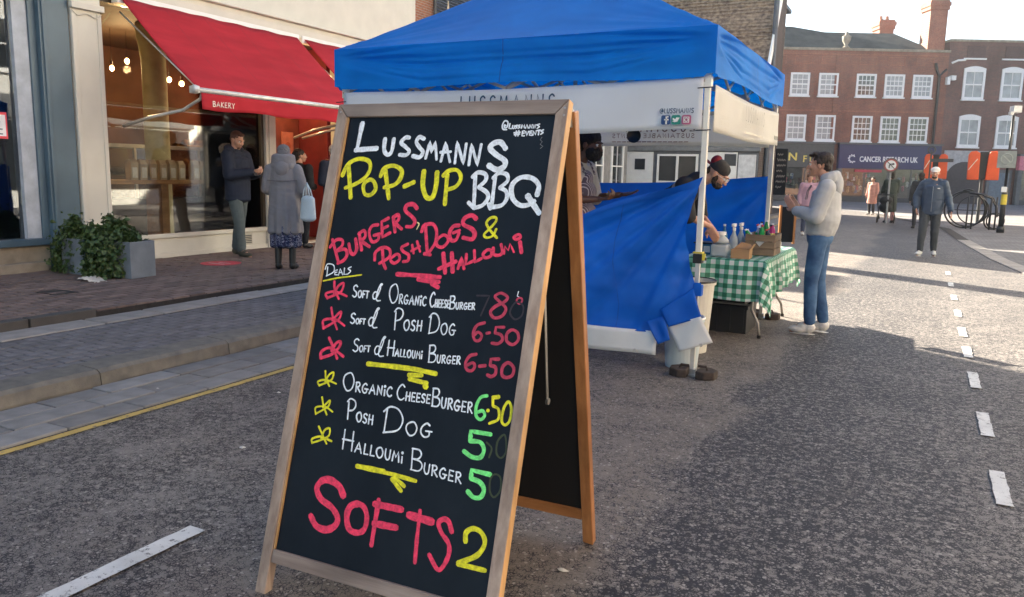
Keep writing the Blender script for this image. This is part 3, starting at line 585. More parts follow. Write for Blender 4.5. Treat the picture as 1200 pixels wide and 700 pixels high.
# ================================================================== LEFT ROW BEYOND THE BAKERY
M_SLATE = mat('slate_roof', (.055, .06, .068), .7, var=.3, vs=8, bump=.6, bs=30)
M_BR1 = brick('orange_brick_x', (.36, .13, .06), (.26, .09, .045), (.3, .25, .2), 'YZ')
M_BR2 = brick('orange_brick_y', (.36, .13, .06), (.26, .09, .045), (.3, .25, .2), 'XZ')
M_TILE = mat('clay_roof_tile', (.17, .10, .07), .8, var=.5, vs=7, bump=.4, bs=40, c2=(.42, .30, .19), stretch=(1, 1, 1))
def tiles(mb, o, ax, dn, L, S, tw=.17, th=.115, seed=0):
    """rows of slightly uneven roof tiles; o = upper left corner, ax along ridge, dn down the slope"""
    o = Vector(o); ax = Vector(ax).normalized(); dn = Vector(dn).normalized(); n = ax.cross(dn).normalized()
    if n.z < 0: n = -n
    r = random.Random(seed)
    for j in range(int(S/th)):
        lift = .012*math.sin(j*.7)+.006*r.random()
        for i in range(int(L/tw)):
            a = o+ax*(i*tw+(tw/2 if j % 2 else 0))+dn*(j*th); q = r.uniform(0, .02)+lift; g = .006
            mb.add([a+ax*g+n*.01, a+ax*(tw-g)+n*.01, a+ax*(tw-g)+dn*th+n*(.045+q), a+ax*g+dn*(th+r.uniform(-.01, .01))+n*(.045+q+r.uniform(-.008, .008)), a+ax*g+dn*th+n*.0, a+ax*(tw-g)+dn*th+n*.0], [(0, 1, 2, 3), (3, 2, 5, 4)])
# single-storey shop next to the bakery
t = thing('low_shop', 'low slate roofed shop with pointed finials beyond the bakery', 'shop', (-9.8, 18.5, .18))
m = MB(); m.bx(-13, -9.8, 14.32, 23.7, 0, 3.3); m.obj('wall', mat('buff_render', (.42, .36, .28), .8), t)
m = MB(); m.add([(-9.6, 14.31, 3.25), (-9.6, 23.72, 3.25), (-13, 23.72, 4.7), (-13, 14.31, 4.7), (-13, 14.31, 3.2), (-13, 23.72, 3.2)], [(0, 1, 2, 3), (0, 3, 4), (1, 5, 2), (4, 3, 2, 5), (0, 4, 5, 1)]); m.obj('roof', M_SLATE, t)
for yy in (15.75, 17.25):
    m = MB(); m.add([(-9.75, yy-.55, 3.3), (-9.75, yy+.55, 3.3), (-9.75, yy, 4.6), (-11.5, yy, 4.6), (-11.5, yy-.55, 3.3), (-11.5, yy+.55, 3.3)], [(0, 1, 2), (0, 2, 3, 4), (1, 5, 3, 2), (4, 3, 5)]); g = m.obj('gable', M_SLATE, t)
    m = MB(); m.lathe([(.09, 0), (.05, .15), (.1, .22), (.05, .3), (.012, .75)], (-9.8, yy, 4.5), 8); m.obj('finial', M_STONE, g)
m = MB(); m.bx(-10.9, -10.45, 20.3, 20.75, 3.6, 8.6); m.bx(-10.95, -10.4, 20.25, 20.8, 8.3, 8.45); m.obj('chimney', M_BR1, t)
for k, yy in enumerate((14.8, 17.2, 19.6)):
    window(t, (-9.8, yy, .6), (0, 1, 0), (1, 0, 0), 1.9, 2.1, M_CREAM, M_WINDOW, 3, 2)
# brick house behind, seen over the low shop
t = thing('brick_house', 'orange brick house wall showing above the stall roof beside the cream shop', 'house', (-14, 21, 0))
m = MB(); m.bx(-20, -14, 19.6, 21.75, 0, 7.4); m.obj('wall', M_BR1, t)
m = MB(); m.bx(-20.1, -13.9, 19.5, 21.8, 7.4, 7.55); m.obj('parapet', M_STONE, t)
m = MB(); m.cyl((-13.93, 21.62, 0), (-13.93, 21.62, 7.4), .05); m.obj('downpipe', M_DARK, t)
t = thing('slate_house', 'house with a dark slate roof rising behind the blue stall canopy', 'house', (-13.2, 26, 0))
m = MB(); m.bx(-21, -13.2, 21.8, 33, 0, 4.9); m.obj('wall', M_BR1, t)
m = MB(); m.add([(-13.0, 21.78, 4.8), (-13.0, 33, 4.8), (-17, 33, 8.9), (-17, 21.78, 8.9), (-21, 21.78, 4.8), (-21, 33, 4.8)], [(0, 1, 2, 3), (3, 2, 5, 4), (0, 3, 4), (1, 5, 2)]); rf = m.obj('roof', M_SLATE, t)
m = MB(); tiles(m, (-17, 21.8, 8.92), (0, 1, 0), (4, 0, -4.1), 11.1, 5.7, .3, .22, 4); o = m.obj('slates', M_SLATE, rf); o['kind'] = 'stuff'
t = thing('corner_shop', 'two storey rendered building on the left hidden mostly behind the stall', 'building', (-9.7, 25, 0))
m = MB(); m.bx(-10.9, -9.7, 23.8, 27.9, 0, 8.2); m.obj('wall', mat('grey_render', (.22, .22, .22), .8), t)
for zz in (1.0, 4.6):
    for yy in (24.2, 26.2): window(t, (-9.7, yy, zz), (0, 1, 0), (1, 0, 0), 1.2, 1.6, M_WHITE, M_WINDOW, 2, 2)
m = MB(); m.bx(-11, -9.6, 23.75, 27.95, 8.2, 8.4); m.obj('parapet', M_STONE, t)
# tiled gable-end building facing us
T = thing('tiled_building', 'building with a steep brown tiled roof and white bargeboard behind the stall', 'building', (-5.3, 29.3, 0), 0)
LW = 13.5; EZ = 4.6; RY = 3.5; RZ = EZ+RY*1.72
def loc(m, name, mt, par, **k): return m.obj(name, mt, par, world=False, **k)
m = MB(); m.bx(-LW, -.02, 0, RY, 0, EZ); loc(m, 'wall', mat('slate_grey_render', (.12, .13, .145), .7), T)
m = MB(); m.prism([(0, 0), (RY, 0), (RY, RZ-.05), (0, EZ-.05)], (-.019, 0, 0), (0, 1, 0), (0, 0, 1), .02); loc(m, 'side_wall', brick('dark_side_brick', (.075, .05, .042), (.05, .036, .032), (.09, .075, .065), 'YZ'), T)
m = MB(); m.cyl((.09, .9, 0), (.09, .9, 9.6), .09); loc(m, 'downpipe', mat('blue_grey_pipe2', (.05, .065, .09), .5), T)
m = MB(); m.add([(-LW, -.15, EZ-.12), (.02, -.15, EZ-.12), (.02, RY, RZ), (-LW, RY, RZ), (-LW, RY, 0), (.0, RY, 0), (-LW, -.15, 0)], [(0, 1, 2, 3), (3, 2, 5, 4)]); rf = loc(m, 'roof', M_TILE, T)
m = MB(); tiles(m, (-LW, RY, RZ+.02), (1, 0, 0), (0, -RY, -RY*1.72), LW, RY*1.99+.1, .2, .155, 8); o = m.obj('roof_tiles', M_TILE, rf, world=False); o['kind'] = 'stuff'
m = MB(); m.add([(.03, -.30, EZ-.42), (.10, -.30, EZ-.42), (.10, RY, RZ-.42), (.03, RY, RZ-.42), (.03, -.30, EZ+.12), (.10, -.30, EZ+.12), (.10, RY, RZ+.2), (.03, RY, RZ+.2)], [(0, 1, 2, 3), (4, 5, 6, 7), (0, 4, 5, 1), (1, 5, 6, 2), (3, 2, 6, 7), (0, 3, 7, 4)]); loc(m, 'bargeboard', M_WHITE, T)
def wl(name, x0, x1, z0, z1, d, mt, par=None): return loc(MB().bx(x0, x1, -d, -.002, z0, z1), name, mt, par or T)
wl('fascia_band', -LW, .05, 2.42, 2.95, .12, mat('mid_grey_paint', (.17, .18, .19), .6))
wl('door', -5.2, -3.85, .1, 2.38, .06, M_WHITE); wl('door_window', -4.55, -4.15, 1.72, 2.12, .075, M_WINDOW)
wl('white_panel', -1.95, -.75, .1, 2.38, .06, M_WHITE); wl('white_panel', -.70, -.1, .1, 2.3, .06, mat('off_white', (.62, .63, .64), .6))
wl('dark_opening', -1.2, -.78, 1.9, 2.32, .066, M_DARK); wl('white_panel', -8.5, -5.35, .1, 2.35, .05, M_WHITE)
def lwin(par, x0, x1, z0, z1):
    m = MB()
    for a, c, e, g in ((x0, x1, z1-.07, z1), (x0, x1, z0, z0+.07), (x0, x0+.07, z0+.071, z1-.071), (x1-.07, x1, z0+.071, z1-.071), ((x0+x1)/2-.04, (x0+x1)/2+.04, z0+.072, z1-.072)): m.bx(a, c, -.1, -.003, e, g)
    f = loc(m, 'window', M_WHITE, par); loc(MB().bx(x0+.07, x1-.07, -.03, -.004, z0+.071, z1-.071), 'pane', M_WINDOW, f)
lwin(T, -3.68, -2.15, 1.25, 2.30)
# dark building past it
t = thing('dark_brick_building', 'tall narrow dark brick building with a drainpipe right of the tiled roof', 'building', (-6.3, 38, 0))
mdb = brick('dark_brick', (.09, .065, .06), (.06, .045, .042), (.10, .09, .08), 'YZ')
m = MB(); m.bx(-14, -6.35, 35.2, 39.2, 0, 8.9); m.bx(-9, -6.40, 35.3, 36.6, 8.91, 12); m.obj('wall', mdb, t)
m = MB(); m.cyl((-6.25, 35.6, 0), (-6.25, 35.6, 8.9), .07); m.cyl((-6.27, 36.5, 0), (-6.27, 36.5, 8.9), .05); m.obj('drainpipe', mat('blue_grey_pipe', (.06, .075, .10), .5), t)
m = MB(); m.bx(-14, -6.1, 35.1, 39.3, 8.9, 9.05); m.bx(-9.1, -6.3, 35.2, 36.7, 12, 12.2); m.obj('gutter', M_DARK, t)
# ================================================================== FAR BRICK TERRACE (faces the camera down the street)
FH = Vector((-math.sin(yaw), math.cos(yaw), 0)); FO = FH*55
def far(name, label, cat='building'): return thing(name, label, cat, FO, yaw)
MBA = brick('red_brick_far', (.33, .11, .062), (.24, .085, .055), (.20, .15, .12), 'XZ'); MBP = brick('plum_brick_far', (.20, .085, .07), (.14, .07, .06), (.15, .12, .1), 'XZ'); MBR = brick('bright_brick_trim', (.38, .12, .07), (.32, .10, .06), (.3, .2, .15), 'XZ')
A = far('brick_terrace', 'long three storey red brick building with white sash windows facing the street end')
def fx(par, name, s0, s1, z0, z1, d0, d1, mt, **k): return MB().bx(s0, s1, d0, d1, z0, z1).obj(name, mt, par, world=False, **k)
fx(A, 'wall', 8, 28.9, 0, 10.0, 0, 9, MBA)
fx(A, 'parapet', 7.95, 28.93, 10.0, 10.15, -.1, 9.05, M_STONE); fx(A, 'string_course', 8, 28.85, 9.72, 9.80, -.05, -.002, MBR)
fx(A, 'brick_pier', 21.35, 21.75, 3.9, 9.71, -.07, -.003, MBA)
for s in (16.9, 18.6, 20.4, 22.95, 24.85, 26.75):
    m = MB(); m.bx(s, s+1.15, -.03, -.004, 9.1, 9.14); m.bx(s, s+1.15, -.03, -.004, 9.60, 9.64); m.bx(s, s+.05, -.03, -.004, 9.141, 9.599); m.bx(s+1.1, s+1.15, -.03, -.004, 9.141, 9.599); m.obj('blind_panel', MBR, A, world=False)
m = MB(); m.add([(8, .3, 10.1), (28.2, .3, 10.1), (26.6, 3.4, 11.75), (19.9, 3.4, 11.75), (19.3, 3.2, 12.05), (8, 3.2, 12.05), (8, 8.9, 10.1), (28.2, 8.9, 10.1)], [(0, 1, 2, 3, 4, 5), (2, 1, 7), (5, 4, 3, 2, 7, 6), (0, 5, 6)]); m.obj('roof', mat('mossy_slate', (.05, .055, .045), .85, var=.45, vs=1.5, bump=.5, bs=8), A, world=False)
m = MB(); m.lathe([(.28, 0), (.2, .08), (.1, .2), (.25, .45), (.3, .75), (.12, .85), (.12, 1.0), (.02, 1.08)], (21.95, .0, 10.15), 12); m.obj('urn', M_STONE, A, world=False, smooth=True)
def chim(s0, s1, d, z0, z1, par):
    m = MB(); m.bx(s0+.12, s1-.12, d, d+1.2, z0, z1-.75); m.bx(s0+.05, s1-.05, d-.07, d+1.27, z1-.75, z1-.5); m.bx(s0, s1, d-.12, d+1.32, z1-.5, z1-.25); m.bx(s0+.08, s1-.08, d-.04, d+1.24, z1-.25, z1-.1)
    c = m.obj('chimney', MBR, par, world=False)
    for k in range(2): MB().cyl((s0+.35+k*.45, d+.5, z1-.1), (s0+.35+k*.45, d+.5, z1+.22), .13, .1).obj('chimney_pot', mat('terracotta', (.4, .17, .09), .8), c, world=False)
chim(27.55, 28.95, .6, 9.5, 13.6, A); chim(25.95, 27.2, 4.5, 10.0, 13.0, A)
WINS = [(18.40, 7.02, 1.28, 1.50), (20.3, 7.02, 1.3, 1.50), (22.82, 7.02, 1.32, 1.50), (24.72, 7.02, 1.32, 1.50), (26.6, 7.02, 1.32, 1.50), (16.5, 7.02, 1.28, 1.5), (14.6, 7.02, 1.28, 1.5), (12.7, 7.02, 1.28, 1.5),
        (18.32, 4.07, 1.32, 1.70), (20.29, 4.07, 1.33, 1.70), (22.77, 4.06, 1.34, 1.70), (24.67, 4.06, 1.34, 1.70), (26.55, 4.06, 1.34, 1.70), (16.4, 4.07, 1.32, 1.7), (14.5, 4.07, 1.32, 1.7)]
def lwindow(par, s, z, w2, h, cols, rows, gl, arch=0, fw=.13):
    m = MB(); m.bx(s, s+fw, -.09, .05, z, z+h); m.bx(s+w2-fw, s+w2, -.09, .05, z, z+h); m.bx(s+fw, s+w2-fw, -.09, .05, z, z+fw); m.bx(s+fw, s+w2-fw, -.09, .05, z+h-fw, z+h); m.bx(s-.06, s+w2+.06, -.16, -.001, z-.09, z-.001)
    if arch:
        N = 10; pts = [(0, 0)]+[(w2*i/N, arch*(.35+.65*math.sin(math.pi*i/N))) for i in range(N+1)]+[(w2, 0)]
        m.prism(pts, (s, -.1, z+h+.001), (1, 0, 0), (0, 0, 1), -.098)
    f = m.obj('window', M_WHITE, par, world=False)
    MB().bx(s+fw, s+w2-fw, -.03, .04, z+fw, z+h-fw).obj('pane', gl, f, world=False)
    m = MB(); iw = w2-2*fw; ih = h-2*fw
    for c in range(1, cols): x = s+fw+iw*c/cols; m.bx(x-.02, x+.02, -.055, -.031, z+fw, z+h-fw)
    for r_ in range(1, rows):
        zz = z+fw+ih*r_/rows; k = .022 if r_ != rows//2 else .045; m.bx(s+fw, s+w2-fw, -.06 if r_ != rows//2 else -.075, -.0315, zz-k, zz+k)
    m.obj('glazing_bar', M_WHITE, f, world=False)
for k, (s, z, w2, h) in enumerate(WINS):
    lwindow(A, s, z, w2, h, 4 if s > 22 else 3, 4, M_WINDOW if k in (2, 10, 11, 12) else M_NET)
fx(A, 'floor_band', 8, 28.8, 6.02, 6.12, -.04, -.004, MBR)
m = MB(); m.tube([(28.0, -.1, 9.3), (28.1, -.14, 8.8), (28.3, -.14, 8.4), (28.3, -.14, .2)], .09, 8); m.tube([(28.75, -.1, 8.9), (28.3, -.2, 8.5)], .07, 8); m.obj('drainpipe', M_BLACK, A, world=False)
MB().bx(28.75, 28.95, -.35, -.06, 7.9, 8.4).obj('alarm_box', M_WHITE, A, world=False)
# shopfronts of the terrace
MG_F = glass('far_shop_glass', (.8, .85, .88), 1.0)
def shopfront(par, s0, s1, fasc, fz0, fz1, pil):
    fx(par, 'fascia', s0, s1, fz0, fz1, -.35, -.002, fasc, bevel=.02); fx(par, 'fascia_cornice', s0-.05, s1+.05, fz1, fz1+.12, -.45, -.001, pil)
    for s in (s0, s1-.3): fx(par, 'shop_pilaster', s, s+.3, 0, fz0-.001, -.3, -.001, pil)
    fx(par, 'shop_recess', s0+.3, s1-.3, .35, fz0-.001, -.02, -.004, mat('shop_display', (.05, .045, .05), .7, var=.9, vs=2.2)); fx(par, 'shop_base', s0+.3, s1-.3, 0, .35, -.28, -.005, M_DARK)
    fx(par, 'shop_window', s0+.3, s1-.3, .352, fz0-.002, -.26, -.25, MG_F)
    n = int((s1-s0)/1.5)
    for k in range(1, n): s = s0+.3+(s1-s0-.6)*k/n; fx(par, 'mullion', s-.04, s+.04, .351, fz0-.003, -.29, -.24, pil)
M_NAVY = mat('navy_sign', (.012, .02, .10), .4, var=.1); M_SGREY = mat('shop_grey', (.10, .105, .11), .5)
shopfront(A, 21.95, 28.85, M_NAVY, 2.25, 3.85, M_SGREY); shopfront(A, 14.8, 21.6, mat('charcoal_sign', (.06, .065, .065), .5), 2.25, 3.85, M_SGREY)
MX = Matrix(((1, 0, 0, 0), (0, 0, -1, 0), (0, 1, 0, 0), (0, 0, 0, 1)))
M_SIGNW = mat('sign_white', (.8, .8, .82), .5); M_GOLD = mat('sign_gold', (.75, .60, .12), .45)
def ftext(par, txt, s, z, size, mt, bold=.006, d=-.36, wfit=None, al='LEFT'):
    o = bfont(txt, size, mt, 'lettering', par, Matrix.Translation((s, d, z)) @ MX, .01, bold, al)
    if wfit:
        xs = [v.co.x for v in o.data.vertices]; k = wfit/(max(xs)-min(xs)); x0 = min(xs)
        for v in o.data.vertices: v.co.x = s+(v.co.x-x0)*k
    return o
ftext(A, 'CANCER RESEARCH UK', 23.35, 2.72, .50, M_SIGNW, .012, wfit=3.95)
m = MB(); random.seed(8)
for k in range(16):
    a = R(50+k*17.5); rr = .26 if k % 2 else .2; m.lathe([(.001, 0), (.045, 0), (.045, .02), (.001, .02)], (22.85+rr*math.cos(a), -.352, 2.9+rr*math.sin(a)), 8, (0, -1, 0))
m.obj('sign_emblem', M_SIGNW, A, world=False)
fx(A, 'sign_strip', 23.1, 24.9, 2.02, 2.18, -.40, -.3, mat('sign_red', (.5, .04, .08), .5))
ftext(A, 'VIN', 17.75, 2.72, .72, M_GOLD, .014, wfit=1.35); ftext(A, 'F', 19.5, 2.62, .62, M_GOLD, .01); ftext(A, 'L', 19.95, 2.62, .55, M_GOLD, .01)
# goods in the shop windows
random.seed(12)
gm2 = [mat('goods', c, .7) for c in ((.55, .15, .2), (.6, .55, .5), (.15, .2, .35), (.5, .35, .2), (.7, .7, .7), (.25, .1, .12), (.1, .12, .1))]
m = MB()
for k in range(150):
    s = random.uniform(15.2, 28.4); 
    if 21.2 < s < 22.3: continue
    z = random.choice((.9, 1.3, 1.7))+random.uniform(-.15, .1); m.cur = random.randrange(7); h = random.uniform(.2, .5); m.lathe([(.02, 0), (.10, h*.2), (.08, h*.55), (.11, h*.8), (.04, h)] if k % 3 else [(.05, 0), (.14, h*.1), (.09, h)], (s, -.14, z-h/2), 7)
o = m.obj('window_goods', gm2, A, world=False); o['kind'] = 'stuff'
B = far('plum_brick_building', 'dark plum brick building with tall arched white windows at far right')
fx(B, 'wall', 28.96, 44, 0, 10.75, .15, 9, MBP); fx(B, 'parapet', 28.95, 44, 10.75, 10.9, .05, 9, M_STONE); fx(B, 'roof', 30.5, 43, 10.91, 11.15, 2.2, 8, M_SLATE)
for s in (30.05, 32.6, 35.2, 37.8):
    lwindow2 = None
    r0 = thing
    lwindow(B, s, 7.0, 1.45, 1.95, 2, 2, M_NET, .22, .16); lwindow(B, s, 3.85, 1.45, 1.95, 2, 2, M_NET, .22, .16)
    fx(B, 'blind_panel', s+.1, s+1.3, 9.75, 10.5, .10, .149, brick('plum_trim', (.13, .06, .055), (.1, .05, .05), (.12, .1, .09), 'XZ')); fx(B, 'panel_sill', s-.1, s+1.4, 9.6, 9.7, .05, .149, M_WHITE)
for o in [c for c in B.children if c.name.startswith('window')]: o.location.y = .15
MB().tube([(29.0, -.2, 9.3), (29.3, -.4, 9.45), (29.8, -.4, 9.5)], .07, 6).obj('lamp_arm', M_WHITE, B, world=False)
fx(B, 'security_camera', 29.05, 29.35, 8.2, 8.5, -.3, .1, M_WHITE)
m = MB(); N = 14; pts = [(0, 0)]+[(1.15-1.15*math.cos(math.pi*i/N), 1.9+.95*math.sin(math.pi*i/N)) for i in range(N+1)]+[(2.3, 0)]
m.prism(pts, (29.6, .10, 0), (1, 0, 0), (0, 0, 1), -.04); m.obj('archway', mat('arch_dark', (.05, .045, .05), .7), B, world=False)
fx(B, 'pale_stucco', 29.3, 32.3, 2.2, 3.6, .11, .145, mat('pale_stucco_far', (.42, .42, .42), .8)); fx(B, 'door_frame', 32.3, 34.0, 0, 2.35, .0, .148, M_SGREY); fx(B, 'door', 32.5, 33.8, 0, 2.15, -.02, -.001, mat('blue_grey_door', (.12, .16, .20), .5))
shopfront(B, 34.2, 43, mat('pink_sign', (.62, .18, .24), .5), 2.35, 3.3, M_SGREY)
# ================================================================== RIGHT ROW (sunlit, just outside the frame)
random.seed(21)
defs = [(-13, -3, 9.5, 'cream'), (-3, 5.5, 10.5, 'brick'), (5.5, 15, 9.0, 'cream'), (15, 24, 10.8, 'pale'), (24, 33, 9.4, 'cream'), (33, 44, 10.2, 'brick')]
MC = {'cream': mat('cream_stucco', (.72, .66, .54), .8, var=.08), 'pale': mat('white_stucco', (.78, .76, .70), .8, var=.06), 'brick': brick('warm_brick_x', (.42, .2, .12), (.34, .15, .09), (.4, .33, .26), 'YZ')}
LB = {(-13): 'cream rendered building across the street behind the viewer', (-3): 'warm brick building directly across from the chalkboard', 5.5: 'cream building opposite the bakery with a navy shop sign', 15: 'white stucco building on the sunny side of the street', 24: 'cream stucco building towards the far end of the sunny side', 33: 'warm brick building nearest the square on the sunny side'}
X2 = 7.6
for y0, y1, H, kind in defs:
    t = thing('street_building', LB[y0], 'building', (X2, (y0+y1)/2, 0))
    m = MB(); m.bx(X2, X2+8, y0+.02, y1-.02, 0, H); m.obj('wall', MC[kind], t)
    m = MB(); m.bx(X2-.2, X2+8, y0+.03, y1-.03, H, H+.25); m.obj('cornice', M_STONE, t)
    m = MB(); m.bx(X2-.15, X2-.002, y0+.3, y1-.3, 3.0, 3.75); m.obj('fascia', M_NAVY if y0 == 5.5 else M_SGREY, t)
    m = MB(); m.bx(X2-.05, X2-.003, y0+.5, y1-.5, .6, 2.9); m.obj('shop_window', M_WINDOW, t)
    n = int((y1-y0)/2.6)
    for r_ in range(2):
        for k in range(n): window(t, (X2, y0+.9+k*2.6+1.1, 4.5+r_*2.7), (0, -1, 0), (-1, 0, 0), 1.1, 1.7, M_WHITE, M_WINDOW, 2, 2)
struct(MB().bx(5.9, 7.59, -14, 9, -.02, .12).obj('right_pavement', M_PAV, bevel=.01))
# ================================================================== A-BOARD
BO = Vector((-2.0, 1.941, 0)); ba = .024; BW = .948; BL = 1.813; bt = .289
bu = Vector((math.cos(ba), math.sin(ba), 0)); bn = Vector((-math.sin(ba), math.cos(ba), 0)); UP = Vector((0, 0, 1))
bd = bn*math.sin(bt)+UP*math.cos(bt); bo = -bn*math.cos(bt)+UP*math.sin(bt)
AB = thing('a_board', 'large wooden framed chalkboard A-board with a handwritten menu standing on the road', 'chalkboard sign', (-1.53, 2.4, 0), ba)
W_OLD = wood('weathered_pine', (.26, .19, .15), (.42, .33, .265), 26, 'z', .65, .12)
W_OLDX = wood('weathered_pine_rail', (.22, .165, .14), (.36, .29, .245), 26, 'x', .65, .12)
W_NEW = wood('varnished_pine', (.30, .125, .045), (.47, .22, .085), 22, 'z', .32, .1)
W_NEWX = wood('varnished_pine_rail', (.30, .125, .045), (.46, .21, .08), 22, 'x', .32, .1)
W_EDGE = wood('warm_lit_pine_edge', (.45, .25, .09), (.62, .38, .17), 22, 'z', .5, .1)  # pine with the warm side light put into its colour
def bf(u, v, h): return BO+bu*u+bd*v+bo*h
def bprism(mb, poly, h0, h1):
    n = len(poly); P = [bf(x, y, h0) for x, y in poly]+[bf(x, y, h1) for x, y in poly]
    mb.add(P, [tuple(range(n-1, -1, -1)), tuple(range(n, 2*n))]+[(k, (k+1) % n, n+(k+1) % n, n+k) for k in range(n)])
T_ = 1.822; S0 = .045; TH = -.040
def face_mats(o, front, edge):
    "right-hand faces take the edge tone, warm light put into colour"
    me = o.data; me.materials.append(edge)
    for p in me.polygons:
        if abs((p.normal @ Vector((1, 0, 0)))) > .9 and p.normal.x > 0: p.material_index = 1
m = MB(); bprism(m, [(-.006, 0), (.04, .0), (.04, 1.77), (-.006, T_)], 0, TH); o = m.obj('stile', W_OLD, AB, bevel=.004)
m = MB(); bprism(m, [(.897, 0), (.942, .0), (.942, T_), (.897, 1.77)], 0, TH); o = m.obj('stile', W_OLD, AB, bevel=.004); face_mats(o, W_OLD, W_EDGE)
m = MB(); bprism(m, [(-.0035, T_), (.0415, 1.771), (.8955, 1.771), (.9395, T_)], -.0015, TH); m.obj('top_rail', W_OLDX, AB, bevel=.003)
m = MB(); bprism(m, [(.0415, .112), (.8955, .112), (.8955, .160), (.0415, .160)], -.002, TH+.002); m.obj('bottom_rail', W_OLDX, AB, bevel=.004)
m = MB(); bprism(m, [(.0415, .161), (.047, .161), (.047, 1.770), (.0415, 1.770)], -.005, -.013); m.obj('inner_lip', W_EDGE, AB)
t = NT('chalkboard_paint'); v = t.co(); sm_ = t.ramp(t.noise(t.co((1, 1, .5)), 3.2, 6, .65), [(.35, 0), (.8, 1)]); sc_ = t.ramp(t.noise(t.co((9, 1, 1), None, (0, .5, 0)), 26, 6, .8), [(.62, 0), (.8, .35)])
col = t.mix(sm_, (.0025, .006, .012), (.012, .019, .028)); col = t.mix(sc_, col, (.055, .065, .075)); t.link(col, t.b.inputs['Base Color']); t.b.inputs['Roughness'].default_value = .55; t.b.inputs['Specular IOR Level'].default_value = .22
t.bump(t.noise(v, 180, 2), .06, .001); M_CB = t.m
m = MB(); bprism(m, [(.0405, .150), (.8965, .150), (.8965, 1.773), (.0405, 1.773)], -.014, -.022); m.obj('chalk_panel', M_CB, AB)
